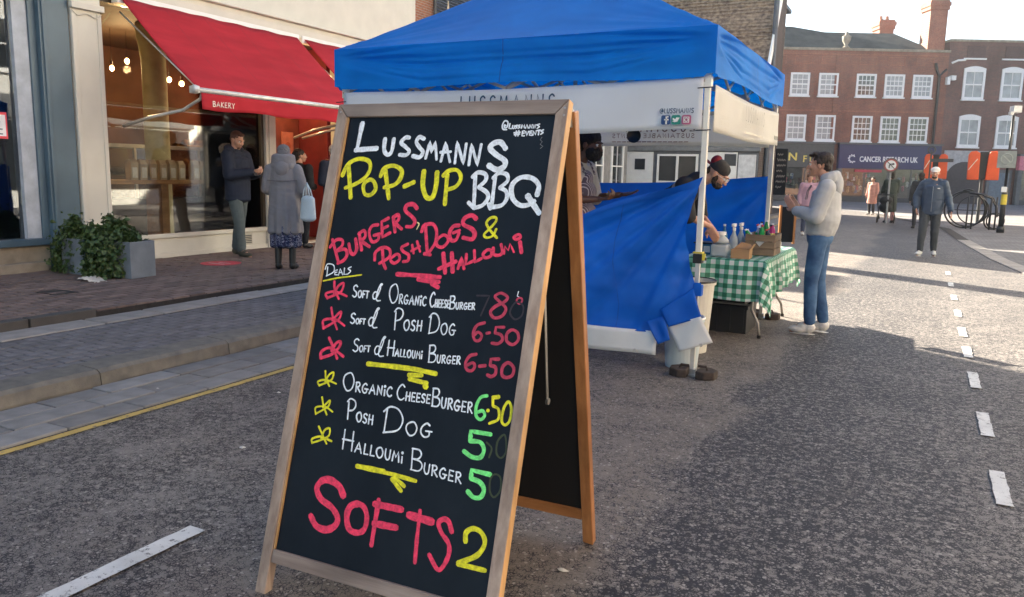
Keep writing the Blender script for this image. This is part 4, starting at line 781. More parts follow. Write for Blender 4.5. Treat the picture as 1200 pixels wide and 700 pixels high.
# lettering
def ink(name, c, streak=.22):
    t = NT(name); v = t.co((1, 1, 1)); n1 = t.ramp(t.noise(v, 55, 5, .75), [(.3, 1-streak*1.7), (.62, 1.08)]); t.link(t.mix(1.0, c, n1, 'MULTIPLY'), t.b.inputs['Base Color']); t.b.inputs['Roughness'].default_value = .65; return t.m
INK = {'w': ink('white_chalk_ink', (.86, .92, .97)), 'y': ink('yellow_chalk_ink', (.86, .82, .02), .3), 'r': ink('pink_red_chalk_ink', (.92, .05, .13), .3), 'd': ink('dull_red_chalk_ink', (.55, .045, .10), .3),
       'e': ink('green_chalk_ink', (.22, .95, .26), .28), 'o': ink('wiped_olive_ink', (.045, .06, .025)), 'z': ink('wiped_dark_ink', (.035, .025, .035)), 'p': ink('pale_yellow_ink', (.75, .68, .3)), 'g': ink('grey_chalk', (.22, .22, .22))}
DATA = """w|l198 1092,17490 1043,16477;l196 982,16444 1503,16489 1938,16515;c176 2232,16880 2275,16461 2461,16276 2617,16416 2625,16880;c163 3296,16926 3122,16926 2971,16742 3186,16581 3374,16421 3270,16274 2978,16280;c162 3928,16880 3719,16949 3623,16766 3791,16561 3966,16389 3857,16197 3564,16240;l113 4122,16155 4190,16766 4326,16382 4420,16767 4587,16115;l115 4775,16050 4852,16745 5152,16032;l115 4700,16385 5126,16410;l114 5357,15990 5321,16768 5704,15973 5696,16702;l113 5929,15932 5914,16680 6270,15915 6295,16681;c190 7268,16533 7031,16757 6757,16704 6677,16530 6939,16314 7300,16102 7298,15887 7025,15788 6710,15930
y|l179 779,15858 1128,14610;c164 573,15452 741,15881 1163,16100 1648,16035 1790,15733 1612,15379 1219,15127 801,14975;c162 1845,15315 1619,15123 1732,14778 2011,14749 2184,14976 2049,15250 1834,15314;l174 2456,15744 2833,14619;c160 2308,15450 2421,15757 2818,15864 3185,15687 3177,15367 2956,15143 2549,15041;l189 3411,15100 3796,15268;c197 4141,15681 4184,15165 4403,14747 4658,14733 4737,15135 4696,15646;l168 5122,15579 5214,14496;c154 4967,15531 5159,15712 5500,15736 5693,15467 5551,15156 5182,15014
w|l152 6247,15566 6371,14464;c152 6146,15511 6334,15676 6629,15617 6675,15401 6445,15158;c151 6445,15158 6793,14973 6866,14761 6694,14519 6380,14409;l151 6142,14599 6394,14409;l150 7026,15581 7054,14468;c150 6957,15485 7139,15661 7447,15624 7515,15399 7267,15158;c149 7267,15158 7518,15037 7582,14785 7422,14546 7009,14458;l150 6944,14571 7026,14416;c176 8684,14946 8691,15280 8405,15517 7989,15525 7713,15255 7789,14834 8092,14583 8405,14594 8615,14735;l206 8348,14902 8854,14329
w|c53 7146,17348 7076,17379 7110,17279 7198,17313 7195,17478 7071,17523 7003,17367 7053,17227 7192,17209;l52 7284,17421 7273,17256 7367,17247;c52 7406,17355 7405,17268 7468,17255 7480,17354;c52 7571,17362 7511,17332 7573,17289 7515,17246;c52 7675,17370 7611,17340 7678,17297 7616,17250;l52 7739,17257 7755,17387 7803,17287 7833,17386 7861,17265;l52 7899,17256 7934,17385 8000,17256;l52 8036,17255 8044,17380 8118,17255 8135,17379;l52 8181,17255 8194,17379 8253,17254 8270,17378;c52 8407,17398 8313,17365 8408,17304 8331,17245
w|l55 7571,17159 7566,16986;l55 7661,17172 7658,16986;l55 7489,17095 7716,17115;l55 7513,17030 7712,17051;l55 7878,17158 7806,17154 7805,16986 7896,16986;l55 7809,17072 7880,17085;l55 7927,17136 7985,16998 8035,17144;l55 8160,17156 8088,17152 8088,17007 8174,17007;l55 8090,17084 8153,17084;l55 8210,17007 8215,17152 8307,17023 8316,17168;l55 8343,17168 8462,17185;l55 8414,17176 8416,17015;c55 8576,17197 8494,17150 8578,17099 8498,17036
g|l38 8557,16942 8505,16844 8590,16785 8529,16688 8637,16624 8559,16548
r|l128 617,12987 1072,12150;c128 566,12691 790,12973 1067,12989 1110,12783 892,12562;c127 892,12562 1264,12654 1399,12456 1293,12243 1043,12102;c126 1398,12869 1544,12557 1705,12498 1788,12709 1661,13068;l126 1779,13303 2015,12668;c126 1761,13256 1979,13396 2076,13182 1898,12980;l125 1950,12992 2339,12810;c125 2552,13638 2306,13581 2221,13326 2407,13009 2651,13077 2675,13282;l125 2443,13238 2697,13306;l124 2964,13907 2690,13758 2830,13200 3135,13373;l124 2742,13489 2994,13614;l124 3154,13960 3338,13406;c124 3148,13937 3347,14049 3405,13881 3242,13694;l123 3277,13731 3601,13532;c147 4100,14313 3920,14453 3660,14408 3641,14205 3954,13994 4103,13823 4018,13650 3774,13629
p|c44 4209,13806 4286,13743 4224,13554
r|l124 2906,12776 3051,12248 3187,12057;c124 2657,12333 2643,12625 2924,12822 3227,12751 3252,12485 2880,12227;c109 3495,12580 3331,12401 3511,12279 3706,12425 3649,12590 3493,12589;c122 3957,13008 3726,12870 3803,12733 4056,12616 4068,12414 3873,12361;l95 4141,12983 4258,12682;l94 4318,13126 4513,12755;l94 4141,12762 4477,12950
r|l128 4543,13755 4829,12674;c127 4442,13476 4515,13709 4856,13769 5051,13516 5071,13124 4856,12719;l127 4699,12701 4954,12673;c116 5319,13399 5130,13215 5164,13021 5393,12982 5576,13196 5497,13365 5319,13399;c139 5912,13776 5701,13735 5581,13500 5689,13246 5879,13269 5958,13511;l125 5718,13498 5966,13606;c157 6537,14041 6352,14153 6093,14043 6072,13827 6433,13672 6570,13508 6493,13321 6138,13357
y|c91 7435,13419 7140,13665 6961,13902 7071,14086 7275,14116 7299,13969 7088,13696 6933,13506 7043,13406 7263,13481 7363,13718
r|l165 5457,12757 5650,12082;l164 5791,12800 5939,12146;l148 5360,12199 6010,12514;l111 6125,12266 6199,12667 6361,12283;l111 6136,12395 6306,12462;l111 6369,12793 6406,12435 6689,12581;l110 6652,12938 6743,12542 6977,12684;c110 7159,12991 7008,12834 7112,12714 7308,12790 7303,12957 7159,12991;c109 7355,13065 7412,12859 7600,12830 7719,12941 7630,13207;l64 7797,12884 7777,13145 7925,13017 7965,13248 8145,12968;l139 8314,13322 8421,12977;c108 8164,13558 8065,13470 8166,13405 8303,13474 8262,13563 8164,13558
r|l167 3703,11895 4541,11914 5483,11920;l166 4614,11789 5465,11747;l149 5184,11669 5464,11563
w|c48 516,11843 587,12047 875,12021 924,11781 624,11597;l48 620,11943 648,11622;l48 1087,11861 976,11830 1003,11672 1119,11680;l48 986,11753 1082,11778;l47 1171,11670 1204,11916 1360,11698;l47 1180,11763 1314,11786;l47 1391,11952 1412,11716 1546,11735;c47 1681,12018 1559,11941 1686,11859 1573,11737
y|l57 523,11405 1164,11569 1698,11664 2196,11761
r|c95 1031,11429 1120,11121 1368,10797;c95 853,10776 738,10936 1021,11042 1361,11016 1704,10929;c95 1112,10981 1266,11289 1469,11386 1433,11099 1178,10938 866,10800
r|c94 1096,10452 1253,10086 1517,9689;c94 906,9650 832,9930 1097,10033 1430,10025 1816,9852;c94 1236,9989 1414,10214 1567,10337 1538,10089 1302,9910 918,9677
r|c114 1223,9347 1443,9073 1734,8641;c114 1010,8567 986,8800 1278,8983 1583,8930 1997,8744;c114 1434,8883 1578,9182 1758,9262 1742,9061 1472,8771 1030,8583
y|c73 1310,8141 1387,7882 1599,7616;c73 1157,7577 1059,7709 1302,7811 1594,7803 1888,7742;c73 1380,7762 1512,8031 1687,8122 1656,7876 1437,7728 1169,7598
y|c73 1358,7187 1482,6905 1692,6602;c73 1207,6549 1148,6767 1358,6857 1622,6863 1930,6742;c73 1469,6828 1610,7012 1732,7114 1708,6918 1520,6768 1216,6571
y|c76 1429,6142 1643,5890 1893,5598;c76 1264,5516 1228,5663 1539,5801 1767,5780 2098,5720;c76 1621,5740 1712,6046 1919,6148 1931,5887 1622,5690 1287,5540
d|c104 7896,11567 8155,11446 8043,11272 7754,11102 7605,10904 7771,10723 8054,10816 8147,11077 7859,11297 7690,11438 7896,11567
z|c60 8476,11311 8316,10971 8521,10747 8754,10891 8756,11214 8476,11311;l62 7004,11408 7484,11441 7263,10747
d|c66 8542,11451 8500,11354 8615,11270 8696,11371 8651,11460 8542,11451
w|l33 8516,11672 8496,11516 8562,11493
d|c104 7452,10527 7181,10409 7086,10152 7171,9922 7346,9921 7409,10096 7255,10190 7127,10074;l104 7578,10183 7695,10216;l103 8190,10451 7889,10420 7888,10228;c103 7888,10228 8111,10187 8191,10026 8043,9888 7818,9883;c102 8488,10393 8321,10242 8360,10004 8587,9916 8758,10088 8700,10314 8488,10393
d|c110 7319,9452 7081,9362 6961,9110 7041,8915 7222,8885 7326,9032 7236,9156 7032,9049;l110 7489,9073 7709,9120;l109 8169,9390 7882,9356 7885,9150;c109 7885,9150 8085,9106 8118,8909 7989,8793 7825,8828;c108 8528,9313 8345,9158 8360,8900 8526,8830 8722,8927 8741,9168 8528,9313
e|c115 7936,8156 7712,8065 7601,7776 7641,7462 7821,7357 7954,7508 7854,7645 7680,7579
y|l120 8029,7679 8058,7691;l132 8358,8175 8152,8126;l90 8152,8126 8195,7862;c90 8195,7862 8414,7775 8451,7464 8157,7281;c89 8728,8069 8598,7841 8583,7445 8726,7318 8865,7488 8859,7879 8728,8069
e|l150 8271,6944 7539,6935 7560,6620;c150 7560,6620 7934,6633 8103,6424 8021,6163 7722,6123 7385,6257
o|c65 8768,7003 8551,6773 8570,6385 8756,6269 8890,6517 8768,7003;c65 8160,6670 8373,6509 8326,6207
e|l149 8456,5684 7774,5707 7791,5447;c149 7791,5447 8144,5374 8311,5172 8229,4923 7978,4875 7742,5018
o|c65 8625,5726 8487,5553 8527,5174 8707,5015 8886,5280 8825,5654 8625,5726
y|l172 3087,8617 4291,8657 5040,8665 5902,8619;l158 4833,8441 5366,8496;l158 4883,8308 5605,8256;l188 5548,8165 5603,8131
y|l153 3326,5056 4469,5091;l151 3403,5057 4877,5040 5767,4986;l150 4817,4886 5264,4559;l125 5352,4739 4890,4973
r|c243 2971,3968 2728,4251 2283,4390 1944,4285 1804,3994 2056,3678 2569,3481 2884,3187 2822,2902 2477,2697 2038,2741 1732,3031;c222 3602,3809 3323,3651 3253,3303 3429,2924 3791,2867 4050,3052 4069,3467 3879,3760 3602,3809;l172 4432,4115 4430,2582;l218 4289,3943 5399,3969;l218 4389,3307 5296,3351;l152 6101,4076 6142,3208 6205,2400;l259 5687,3853 6607,3812;c165 7389,3648 7224,3938 7032,3985 6861,3824 7016,3550 7333,3266 7401,2932 7255,2512 7061,2391 6693,2768
y|c159 7929,3452 7904,3728 8133,3907 8445,3842 8613,3541 8391,3112 7773,2745;l158 7777,2719 8761,2732
w|c54 2107,11312 2032,11363 1949,11297 1975,11188 2087,11111 2114,10994 2042,10927 1946,10978;c54 2252,11180 2192,11129 2190,11030 2251,10932 2313,10963 2331,11070 2293,11161 2252,11180;l54 2471,11184 2384,11182 2401,10935;l54 2391,11063 2465,11065;l54 2515,11185 2638,11182;l54 2578,11186 2593,10939
w|c54 3119,11434 3157,11489 3086,11472 3008,11240 2993,10964 3059,10882 3188,10899;c54 3062,11158 2899,11185 2831,11063 2888,10936 3003,10992 3100,11296 3099,11461
w|c53 3687,11534 3538,11399 3532,11131 3685,10865 3837,10947 3880,11233 3789,11480 3687,11534;l53 3990,10868 3968,11186;c53 3955,11179 4042,11193 4082,11123 4052,11053 3984,11027;l53 4012,11027 4125,10870;c53 4301,11144 4247,11188 4184,11099 4181,10966 4246,10872 4313,10904 4310,11005;l52 4250,11011 4352,11005;l52 4407,10874 4478,11189 4579,10876;l52 4426,10993 4550,10995;l52 4650,10876 4638,11190 4772,10884 4761,11191;l52 4868,10879 4855,11073;c52 4850,11161 4830,11186 4846,11211 4866,11186 4850,11161;c52 5063,11147 5011,11193 4952,11114 4937,11005 4980,10905 5035,10881 5084,10925
w|c52 5384,11299 5317,11372 5245,11244 5228,11067 5284,10907 5354,10869 5415,10942;l52 5461,10873 5451,11139;l51 5542,10876 5528,11141;l52 5444,11006 5545,11014;l51 5648,11140 5582,11143 5593,10878 5664,10885;l51 5587,11016 5645,11012;l51 5762,11143 5696,11147 5707,10882 5778,10889;l51 5701,11019 5759,11016;c51 5882,11120 5850,11151 5816,11110 5827,11045 5875,10999 5886,10928 5856,10887 5816,10917;l51 5994,11150 5929,11154 5939,10890 6009,10897;l51 5933,11027 5991,11023
w|l51 6047,10865 6010,11303;c51 6000,11294 6134,11310 6182,11225 6138,11126 6041,11094;c51 6041,11094 6183,11084 6231,10991 6177,10886 6033,10864;c51 6274,11099 6281,10957 6321,10882 6366,10918 6369,11104;l51 6441,10890 6429,11108;c51 6419,11103 6485,11116 6513,11069 6490,11020 6439,10999;l51 6460,11000 6543,10896;c51 6678,11092 6638,11121 6590,11056 6586,10965 6633,10902 6684,10927 6684,10997;l51 6638,10998 6715,10999;l50 6833,11128 6756,11128 6762,10910 6844,10920;l50 6759,11023 6827,11023;l50 6902,10919 6890,11136;c50 6879,11131 6944,11143 6973,11097 6950,11048 6899,11027;l50 6920,11029 7002,10925
w|c54 2211,10298 2137,10339 2053,10279 2078,10187 2189,10126 2215,10027 2142,9968 2046,10007;c54 2342,10163 2289,10123 2286,10049 2339,9978 2393,10003 2410,10083 2378,10150 2342,10163;l54 2534,10173 2457,10169 2470,9985;l54 2462,10081 2527,10084;l54 2572,10175 2681,10177;l54 2628,10178 2639,9994
w|c53 3150,10550 3191,10614 3114,10594 3030,10323 3015,10003 3087,9909 3228,9932;c53 3089,10228 2911,10256 2836,10114 2900,9968 3025,10035 3129,10389 3128,10581
w|l53 3915,10563 3973,9926;c53 3852,10560 3969,10695 4161,10652 4223,10483 4134,10312 3951,10241;c52 4433,10315 4342,10238 4337,10094 4427,9956 4519,10005 4547,10161 4494,10290 4433,10315;c52 4775,10293 4714,10332 4644,10274 4664,10186 4757,10128 4778,10033 4717,9975 4637,10013;l52 4887,9986 4875,10342;l52 5045,9997 5027,10351;l52 4858,10162 5056,10182
w|l51 5366,10575 5382,9954;c51 5298,10501 5422,10648 5606,10599 5730,10344 5658,10059 5364,9939;c51 5942,10348 5844,10267 5837,10115 5933,9968 6033,10019 6065,10183 6008,10320 5942,10348;c51 6335,10313 6262,10362 6173,10252 6166,10093 6253,9985 6346,10027 6345,10147;l51 6262,10151 6402,10150
w|c54 2554,9395 2467,9442 2368,9364 2398,9252 2529,9181 2559,9060 2473,8983 2361,9027;c53 2700,9218 2642,9170 2639,9084 2697,9004 2757,9035 2775,9129 2740,9205 2700,9218;l53 2911,9237 2827,9230 2841,9018;l53 2833,9128 2903,9134;l53 2953,9241 3071,9248;l53 3014,9247 3026,9035
w|c53 3611,9571 3653,9635 3575,9614 3487,9345 3470,9029 3543,8938 3688,8963;c53 3547,9253 3364,9277 3287,9135 3351,8992 3481,9061 3589,9412 3589,9602
w|l53 3847,9006 3826,9543;l52 4081,9014 4052,9549;l52 3802,9274 4096,9292;l52 4160,9016 4224,9270 4312,9021;l52 4178,9113 4287,9116;l52 4369,9274 4376,9028 4466,9036;l52 4514,9279 4521,9033 4611,9041;c52 4718,9284 4658,9232 4655,9132 4715,9034 4777,9066 4796,9174 4760,9265 4718,9284;c52 4850,9288 4859,9126 4904,9040 4955,9079 4957,9291;l51 5031,9044 5032,9293 5097,9145 5143,9296 5179,9049;l51 5245,9051 5236,9204;c51 5231,9274 5214,9293 5228,9313 5245,9294 5231,9274
w|l51 5549,8971 5497,9551;c51 5483,9539 5670,9561 5737,9448 5676,9317 5540,9274;c51 5540,9274 5738,9262 5805,9139 5730,9000 5529,8970;c51 5860,9252 5868,9083 5917,8995 5974,9038 5978,9259;l51 6068,9005 6053,9264;c51 6040,9258 6122,9273 6158,9218 6129,9159 6065,9134;l51 6091,9136 6195,9013;c50 6364,9246 6314,9279 6253,9203 6249,9094 6308,9020 6371,9050 6371,9133;l50 6314,9134 6410,9135;l50 6556,9289 6461,9288 6468,9030 6571,9042;l50 6464,9164 6548,9164;l50 6642,9041 6627,9298;c50 6614,9292 6695,9307 6731,9253 6702,9194 6639,9170;l50 6664,9171 6766,9049
w|c59 2391,8206 2200,8076 2189,7822 2378,7572 2572,7652 2632,7925 2520,8157 2391,8206;l59 2774,7581 2749,7910;c59 2730,7903 2852,7919 2906,7847 2863,7774 2768,7746;l59 2807,7747 2961,7585;c59 3209,7873 3135,7917 3046,7824 3040,7686 3128,7589 3221,7624 3220,7729;l59 3136,7734 3277,7730;l58 3351,7594 3454,7923 3588,7600;l58 3380,7719 3551,7722;l58 3686,7602 3675,7927 3855,7612 3845,7930;l58 3987,7609 3972,7809;c58 3966,7899 3939,7925 3962,7951 3989,7926 3966,7899;c58 4259,7889 4188,7936 4106,7854 4083,7740 4140,7638 4216,7614 4284,7660
w|c57 4764,8010 4654,8086 4530,7951 4495,7766 4583,7601 4699,7563 4803,7640;l57 4881,7569 4872,7859;l57 5022,7574 5008,7863;l57 4856,7713 5033,7725;l57 5216,7863 5102,7866 5110,7577 5234,7587;l57 5106,7727 5207,7724;l57 5415,7869 5301,7871 5310,7583 5433,7593;l57 5305,7733 5406,7730;c56 5622,7846 5569,7879 5507,7834 5525,7763 5605,7713 5622,7637 5569,7592 5500,7624;l56 5817,7880 5704,7883 5712,7597 5834,7606;l56 5708,7745 5807,7743
w|l56 5946,7531 5893,8130;c56 5879,8119 6074,8126 6143,8005 6079,7875 5937,7842;c56 5937,7842 6145,7815 6214,7683 6135,7547 5925,7532;c56 6285,7867 6295,7646 6361,7526 6436,7576 6443,7864;l56 6561,7524 6541,7862;c56 6524,7855 6634,7867 6681,7792 6642,7718 6557,7693;l55 6592,7692 6728,7522;c55 6953,7807 6887,7856 6807,7763 6800,7622 6878,7520 6962,7552 6961,7660;l55 6887,7667 7013,7659;l55 7207,7843 7082,7852 7089,7517 7225,7522;l55 7085,7691 7196,7683;l55 7319,7514 7300,7848;c55 7284,7842 7390,7853 7437,7779 7398,7706 7315,7681;l55 7349,7680 7482,7512
w|l59 2559,7190 2619,6582;c59 2494,7192 2613,7309 2809,7252 2873,7085 2783,6932 2596,6881;c58 3080,6893 2992,6831 2988,6701 3076,6569 3165,6605 3192,6743 3140,6865 3080,6893;c58 3414,6843 3354,6883 3286,6837 3306,6756 3397,6695 3418,6607 3358,6561 3280,6602;l58 3524,6556 3512,6878;l58 3678,6552 3660,6873;l58 3495,6718 3688,6718
w|l61 4201,7170 4211,6375;c61 4068,7071 4311,7267 4661,7215 4889,6896 4742,6529 4177,6355;c60 5275,6891 5095,6787 5078,6602 5247,6431 5428,6498 5490,6699 5393,6862 5275,6891;c60 5978,6872 5849,6928 5686,6790 5669,6597 5820,6472 5988,6529 5990,6674;l60 5842,6673 6092,6681
w|l59 2614,5534 2590,6212;l58 3003,5524 2966,6199;l59 2544,5874 3034,5873;l58 3142,5521 3264,5867 3420,5514;l58 3177,5653 3377,5648;l58 3531,5860 3537,5518 3702,5521;l58 3795,5852 3801,5512 3964,5515;c57 4165,5841 4054,5775 4046,5637 4153,5497 4266,5535 4302,5682 4239,5811 4165,5841;c57 4402,5834 4414,5610 4494,5488 4587,5538 4595,5828;l57 4721,5483 4730,5824 4843,5616 4928,5818 4986,5477;l56 5105,5474 5091,5684;c56 5085,5780 5055,5808 5081,5834 5111,5806 5085,5780
w|l56 5522,5325 5454,6031;c56 5432,6018 5718,6012 5818,5866 5722,5718 5513,5690;c56 5513,5690 5817,5642 5916,5483 5799,5330 5492,5327;c56 6007,5630 6017,5413 6095,5292 6188,5336 6199,5618;l55 6340,5278 6320,5611;c55 6299,5605 6432,5610 6490,5534 6441,5464 6337,5444;l55 6379,5441 6544,5266;c55 6821,5533 6742,5584 6642,5498 6633,5360 6726,5255 6828,5282 6829,5387;l55 6738,5399 6892,5384;l55 7130,5553 6978,5569 6983,5240 7148,5237;l55 6980,5411 7115,5396;l54 7262,5224 7243,5552;c54 7223,5547 7353,5552 7408,5476 7361,5407 7259,5388;l54 7300,5385 7460,5213"""
for line in DATA.split('\n'):
    c, body = line.split('|'); mb = MB(); off = -.0132
    for s in body.split(';'):
        tk = s.split(' '); ty = tk[0][0]; wdt = int(tk[0][1:])/1e4
        P = [Vector([int(a)/1e4 for a in q.split(',')]) for q in tk[1:]]
        if ty == 'c': P = crom(P, 7)
        else:
            Q = []
            for a, b2 in zip(P, P[1:]):
                nn_ = max(1, int((b2-a).length/.012)); Q += [a+(b2-a)*i/nn_ for i in range(nn_)]
            P = Q+[P[-1]]
        if c == 'g': wdt *= .7
        ribbon(mb, P, wdt, bf, off, .35); off += 6e-5
    mb.obj('handwriting', INK[c], AB)
# rear frame
rr = .203; rd = bn*math.sin(rr)-UP*math.cos(rr); ro = bn*math.cos(rr)+UP*math.sin(rr); TO = bf(0, BL-.02, TH)+bn*.012; RL = TO.z/math.cos(rr)
def rf_(u, v, h): return TO+bu*u+rd*v+ro*h
def rprism(mb, poly, h0, h1):
    n = len(poly); P = [rf_(x, y, h0) for x, y in poly]+[rf_(x, y, h1) for x, y in poly]
    mb.add(P, [tuple(range(n-1, -1, -1)), tuple(range(n, 2*n))]+[(k, (k+1) % n, n+(k+1) % n, n+k) for k in range(n)])
for a in (.0, .900):
    m = MB(); rprism(m, [(a, .0), (a+.045, .0), (a+.045, RL), (a, RL-.004)], 0, .038); m.obj('rear_stile', W_NEW, AB, bevel=.004)
m = MB(); rprism(m, [(.046, .005), (.899, .005), (.899, .05), (.046, .05)], .002, .036); m.obj('rear_top_rail', W_NEWX, AB, bevel=.003)
m = MB(); rprism(m, [(.046, RL-.155), (.899, RL-.155), (.899, RL-.11), (.046, RL-.11)], .002, .036); m.obj('rear_bottom_rail', W_NEWX, AB, bevel=.003)
m = MB(); rprism(m, [(.045, .045), (.90, .045), (.90, RL-.15), (.045, RL-.15)], .015, .022); m.obj('rear_panel', mat('black_board_back', (.006, .006, .007), .6, bump=.1), AB)
m_st = mat('stay_metal', (.38, .36, .32), .35, .9, var=.2)
a = bf(.925, 1.22, TH-.004); c = rf_(.905, 1.25, -.004); 
m = MB(); d_ = (c-a); ln_ = d_.length; p1 = a+UP*-.43+bn*.055
m.add([a+bn*x+UP*z for x, z in ((-.008, .01), (.008, .01))]+[p1+bn*x+UP*z for x, z in ((.008, -.01), (-.008, -.01))]+[a+bn*x+UP*z-bu*.003 for x, z in ((-.008, .01), (.008, .01))]+[p1+bn*x+UP*z-bu*.003 for x, z in ((.008, -.01), (-.008, -.01))], [(0, 1, 2, 3), (7, 6, 5, 4), (0, 4, 5, 1), (1, 5, 6, 2), (2, 6, 7, 3), (3, 7, 4, 0)])
m.obj('stay_bar', m_st, AB)
m = MB(); m.cyl(a-bu*.006, a+bu*.004, .011); m.cyl(p1-bu*.005, p1+bu*.004, .012); m.obj('stay_pivot', m_st, AB)
for a_ in (.02, .92):
    m = MB(); m.box(bf(a_, T_-.05, TH-.006), (.03, .05, .06), ba); m.obj('hinge', m_st, AB)
m = MB()
for (u_, v_) in ((.93, 1.79), (.93, 1.765), (.01, 1.79)): m.cyl(bf(u_, v_, -.001), bf(u_, v_, .001), .004)
m.obj('screw_head', m_st, AB)
# ================================================================== GAZEBO
TX0, TX1, TY0, TY1 = -4.78, -1.44, 5.87, 8.80; EV = 2.56
M_BL = mat('blue_canopy_cloth', (.001, .21, .74), .62, spec=.3, var=.10, vs=1.5, bump=.25, bs=500, bd=.0006, trans=.42, c2=(.002, .27, .86))
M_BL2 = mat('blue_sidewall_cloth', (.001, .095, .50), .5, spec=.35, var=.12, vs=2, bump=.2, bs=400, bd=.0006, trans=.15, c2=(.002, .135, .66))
GZ = thing('gazebo', 'bright blue pop-up gazebo with white banners on the road', 'gazebo', ((TX0+TX1)/2, (TY0+TY1)/2, 0))
cx, cy = (TX0+TX1)/2, (TY0+TY1)/2; hx, hy = (TX1-TX0)/2, (TY1-TY0)/2
CR = [(.10, .55, .030, .045), (.28, .22, .026, .05), (.46, -.05, .030, .06), (.70, -.30, .022, .05), (.86, .12, .016, .04)]
def crease(u, v, seed):
    r = 0
    for side in (0, 1):
        d = u if side == 0 else 1-u
        for k, (v0, sl, am, wd) in enumerate(CR):
            vv = .22+(v0-.22)*min(1, d*3+.15)+sl*d*.35*(1 if (k+seed) % 2 else -1); q = (v-vv)/wd; w2 = .25+.2*((k*37+seed*13) % 5)/5
            r -= am*math.exp(-q*q)*math.exp(-(d/w2)**2)*min(1, d*14)
    return r
def wr(x, y, z, k=1):   # drape wrinkles
    return k*(.022*noise.noise(Vector((x*1.2, y*1.2, z*5)))+.010*noise.noise(Vector((x*3, y*3, z*11+4)))+.004*noise.noise(Vector((x*9, y*9, z*26))))
def roof(x, y):
    m_ = max(abs(x), abs(y)); t_ = 1-m_; h = .98*(t_**1.12)
    mn = min(abs(x), abs(y))
    ridge = .06*(1-min(1, abs(abs(x)-abs(y))*4))*t_*(m_)   # hips pulled up over the frame
    tang = (y if abs(x) > abs(y) else x)
    fold = .012*math.sin(t_*42+3*noise.noise(Vector((x*2, y*2, 0))))*max(0, (abs(tang)/max(m_, .01))-.25)*(1-t_)**2
    ax_, ay_ = 1-abs(x), 1-abs(y); rr_ = math.hypot(ax_, ay_); an = math.atan2(ay_, ax_+1e-6); fan = (.009*math.sin(an*24+1.2*math.sin(an*7))+.005*math.sin(an*51))*math.exp(-(rr_/.55)**2)*min(1, rr_*7)
    return EV+h+ridge+fold*.4+fan+.010*noise.noise(Vector((x*2.2, y*2.2, 1)))*(t_ > .02)
m = MB(); N = 150
m.grid(lambda u, v: (cx+(2*u-1)*(hx+.045), cy+(2*v-1)*(hy+.045), roof(2*u-1, 2*v-1)), N, N); m.obj('canopy', M_BL, GZ, smooth=True)
def skirt(x0, y0, x1, y1, nx, ny, seed):
    def fn(u, v):
        s_ = math.sin(math.pi*u); c_ = min(1, min(u, 1-u)*9)
        x = x0+(x1-x0)*u; y = y0+(y1-y0)*u
        pull = abs(2*u-1)
        fold = .024*math.sin((v*9+pull*3.0+seed)*1.0)*math.exp(-((v-.45-.25*(1-pull))/.3)**2)*(.4+pull)
        w_ = crease(u, v, int(seed))+.35*fold+.45*wr(u*3.4*.55, seed, v*.36) + .05*v*v*(.3+s_*.3)
        zb = -.345*v-.012*v*math.sin(u*9+seed)-.012*s_*v+(0.02*v if u < .02 or u > .98 else 0)
        return (x+nx*(w_*c_*1.5+.045), y+ny*(w_*c_*1.5+.045), EV+zb)
    return fn
corner = []
for k, (a, b2, nx, ny) in enumerate((((TX0, TY0), (TX1, TY0), 0, -1), ((TX1, TY0), (TX1, TY1), 1, 0), ((TX1, TY1), (TX0, TY1), 0, 1), ((TX0, TY1), (TX0, TY0), -1, 0))):
    a2 = (a[0]+(-.045 if a[0] < cx else .045), a[1]+(-.045 if a[1] < cy else .045)); b3 = (b2[0]+(-.045 if b2[0] < cx else .045), b2[1]+(-.045 if b2[1] < cy else .045))
    f_ = skirt(a2[0]-nx*.045, a2[1]-ny*.045, b3[0]-nx*.045, b3[1]-ny*.045, nx, ny, k*2.3)
    m = MB(); m.grid(f_, 170, 36); m.obj('valance', M_BL, GZ, smooth=True)
    m = MB(); V = []
    for j in range(13):
        p = Vector(f_(.5, j/12)); 
        for s in (-.004, .004): V.append(p+Vector((s if ny else 0, s if nx else 0, 0))+Vector((nx, ny, 0))*.003)
    m.add(V, [(2*i, 2*i+1, 2*i+3, 2*i+2) for i in range(12)]); m.obj('seam', mat('navy_seam', (.002, .09, .42), .7), GZ)
# poles
for (px_, py_, lab) in ((TX1-.02, TY0+.03, 1), (TX0+.03, TY0+.03, 0), (TX1-.02, TY1-.03, 0), (TX0+.03, TY1-.03, 0)):
    p = MB(); p.bx(px_-.021, px_+.021, py_-.021, py_+.021, .90, 2.5); po = p.obj('pole', M_GALV, GZ, bevel=.004)
    p = MB(); p.bx(px_-.016, px_+.016, py_-.016, py_+.016, .02, .92); p.obj('inner_pole', mat('pale_aluminium', (.62, .62, .60), .4, .6), po)
    p = MB(); p.bx(px_-.05, px_+.05, py_-.05, py_+.05, .0, .012); p.bx(px_-.03, px_+.03, py_-.03, py_+.03, .012, .05); p.obj('foot_plate', M_METAL, po)
    p = MB(); p.bx(px_-.034, px_+.034, py_-.034, py_+.034, .86, .93); p.cyl((px_+.03, py_-.01, .895), (px_+.065, py_-.02, .895), .012); p.obj('lock_collar', M_BLACK, po, bevel=.004)
    p = MB(); p.bx(px_-.035, px_+.035, py_-.035, py_+.035, .935, .945); p.box((px_+.045, py_-.02, .91), (.02, .02, .05)); p.obj('lock_ring', mat('yellow_plastic', (.6, .5, .05), .5), po)
    p = MB(); p.bx(px_-.028, px_+.028, py_-.028, py_+.028, 2.14, 2.22); p.obj('top_bracket', M_GALV, po)
tb = mat('truss_bar', (.45, .40, .34), .45, .4)
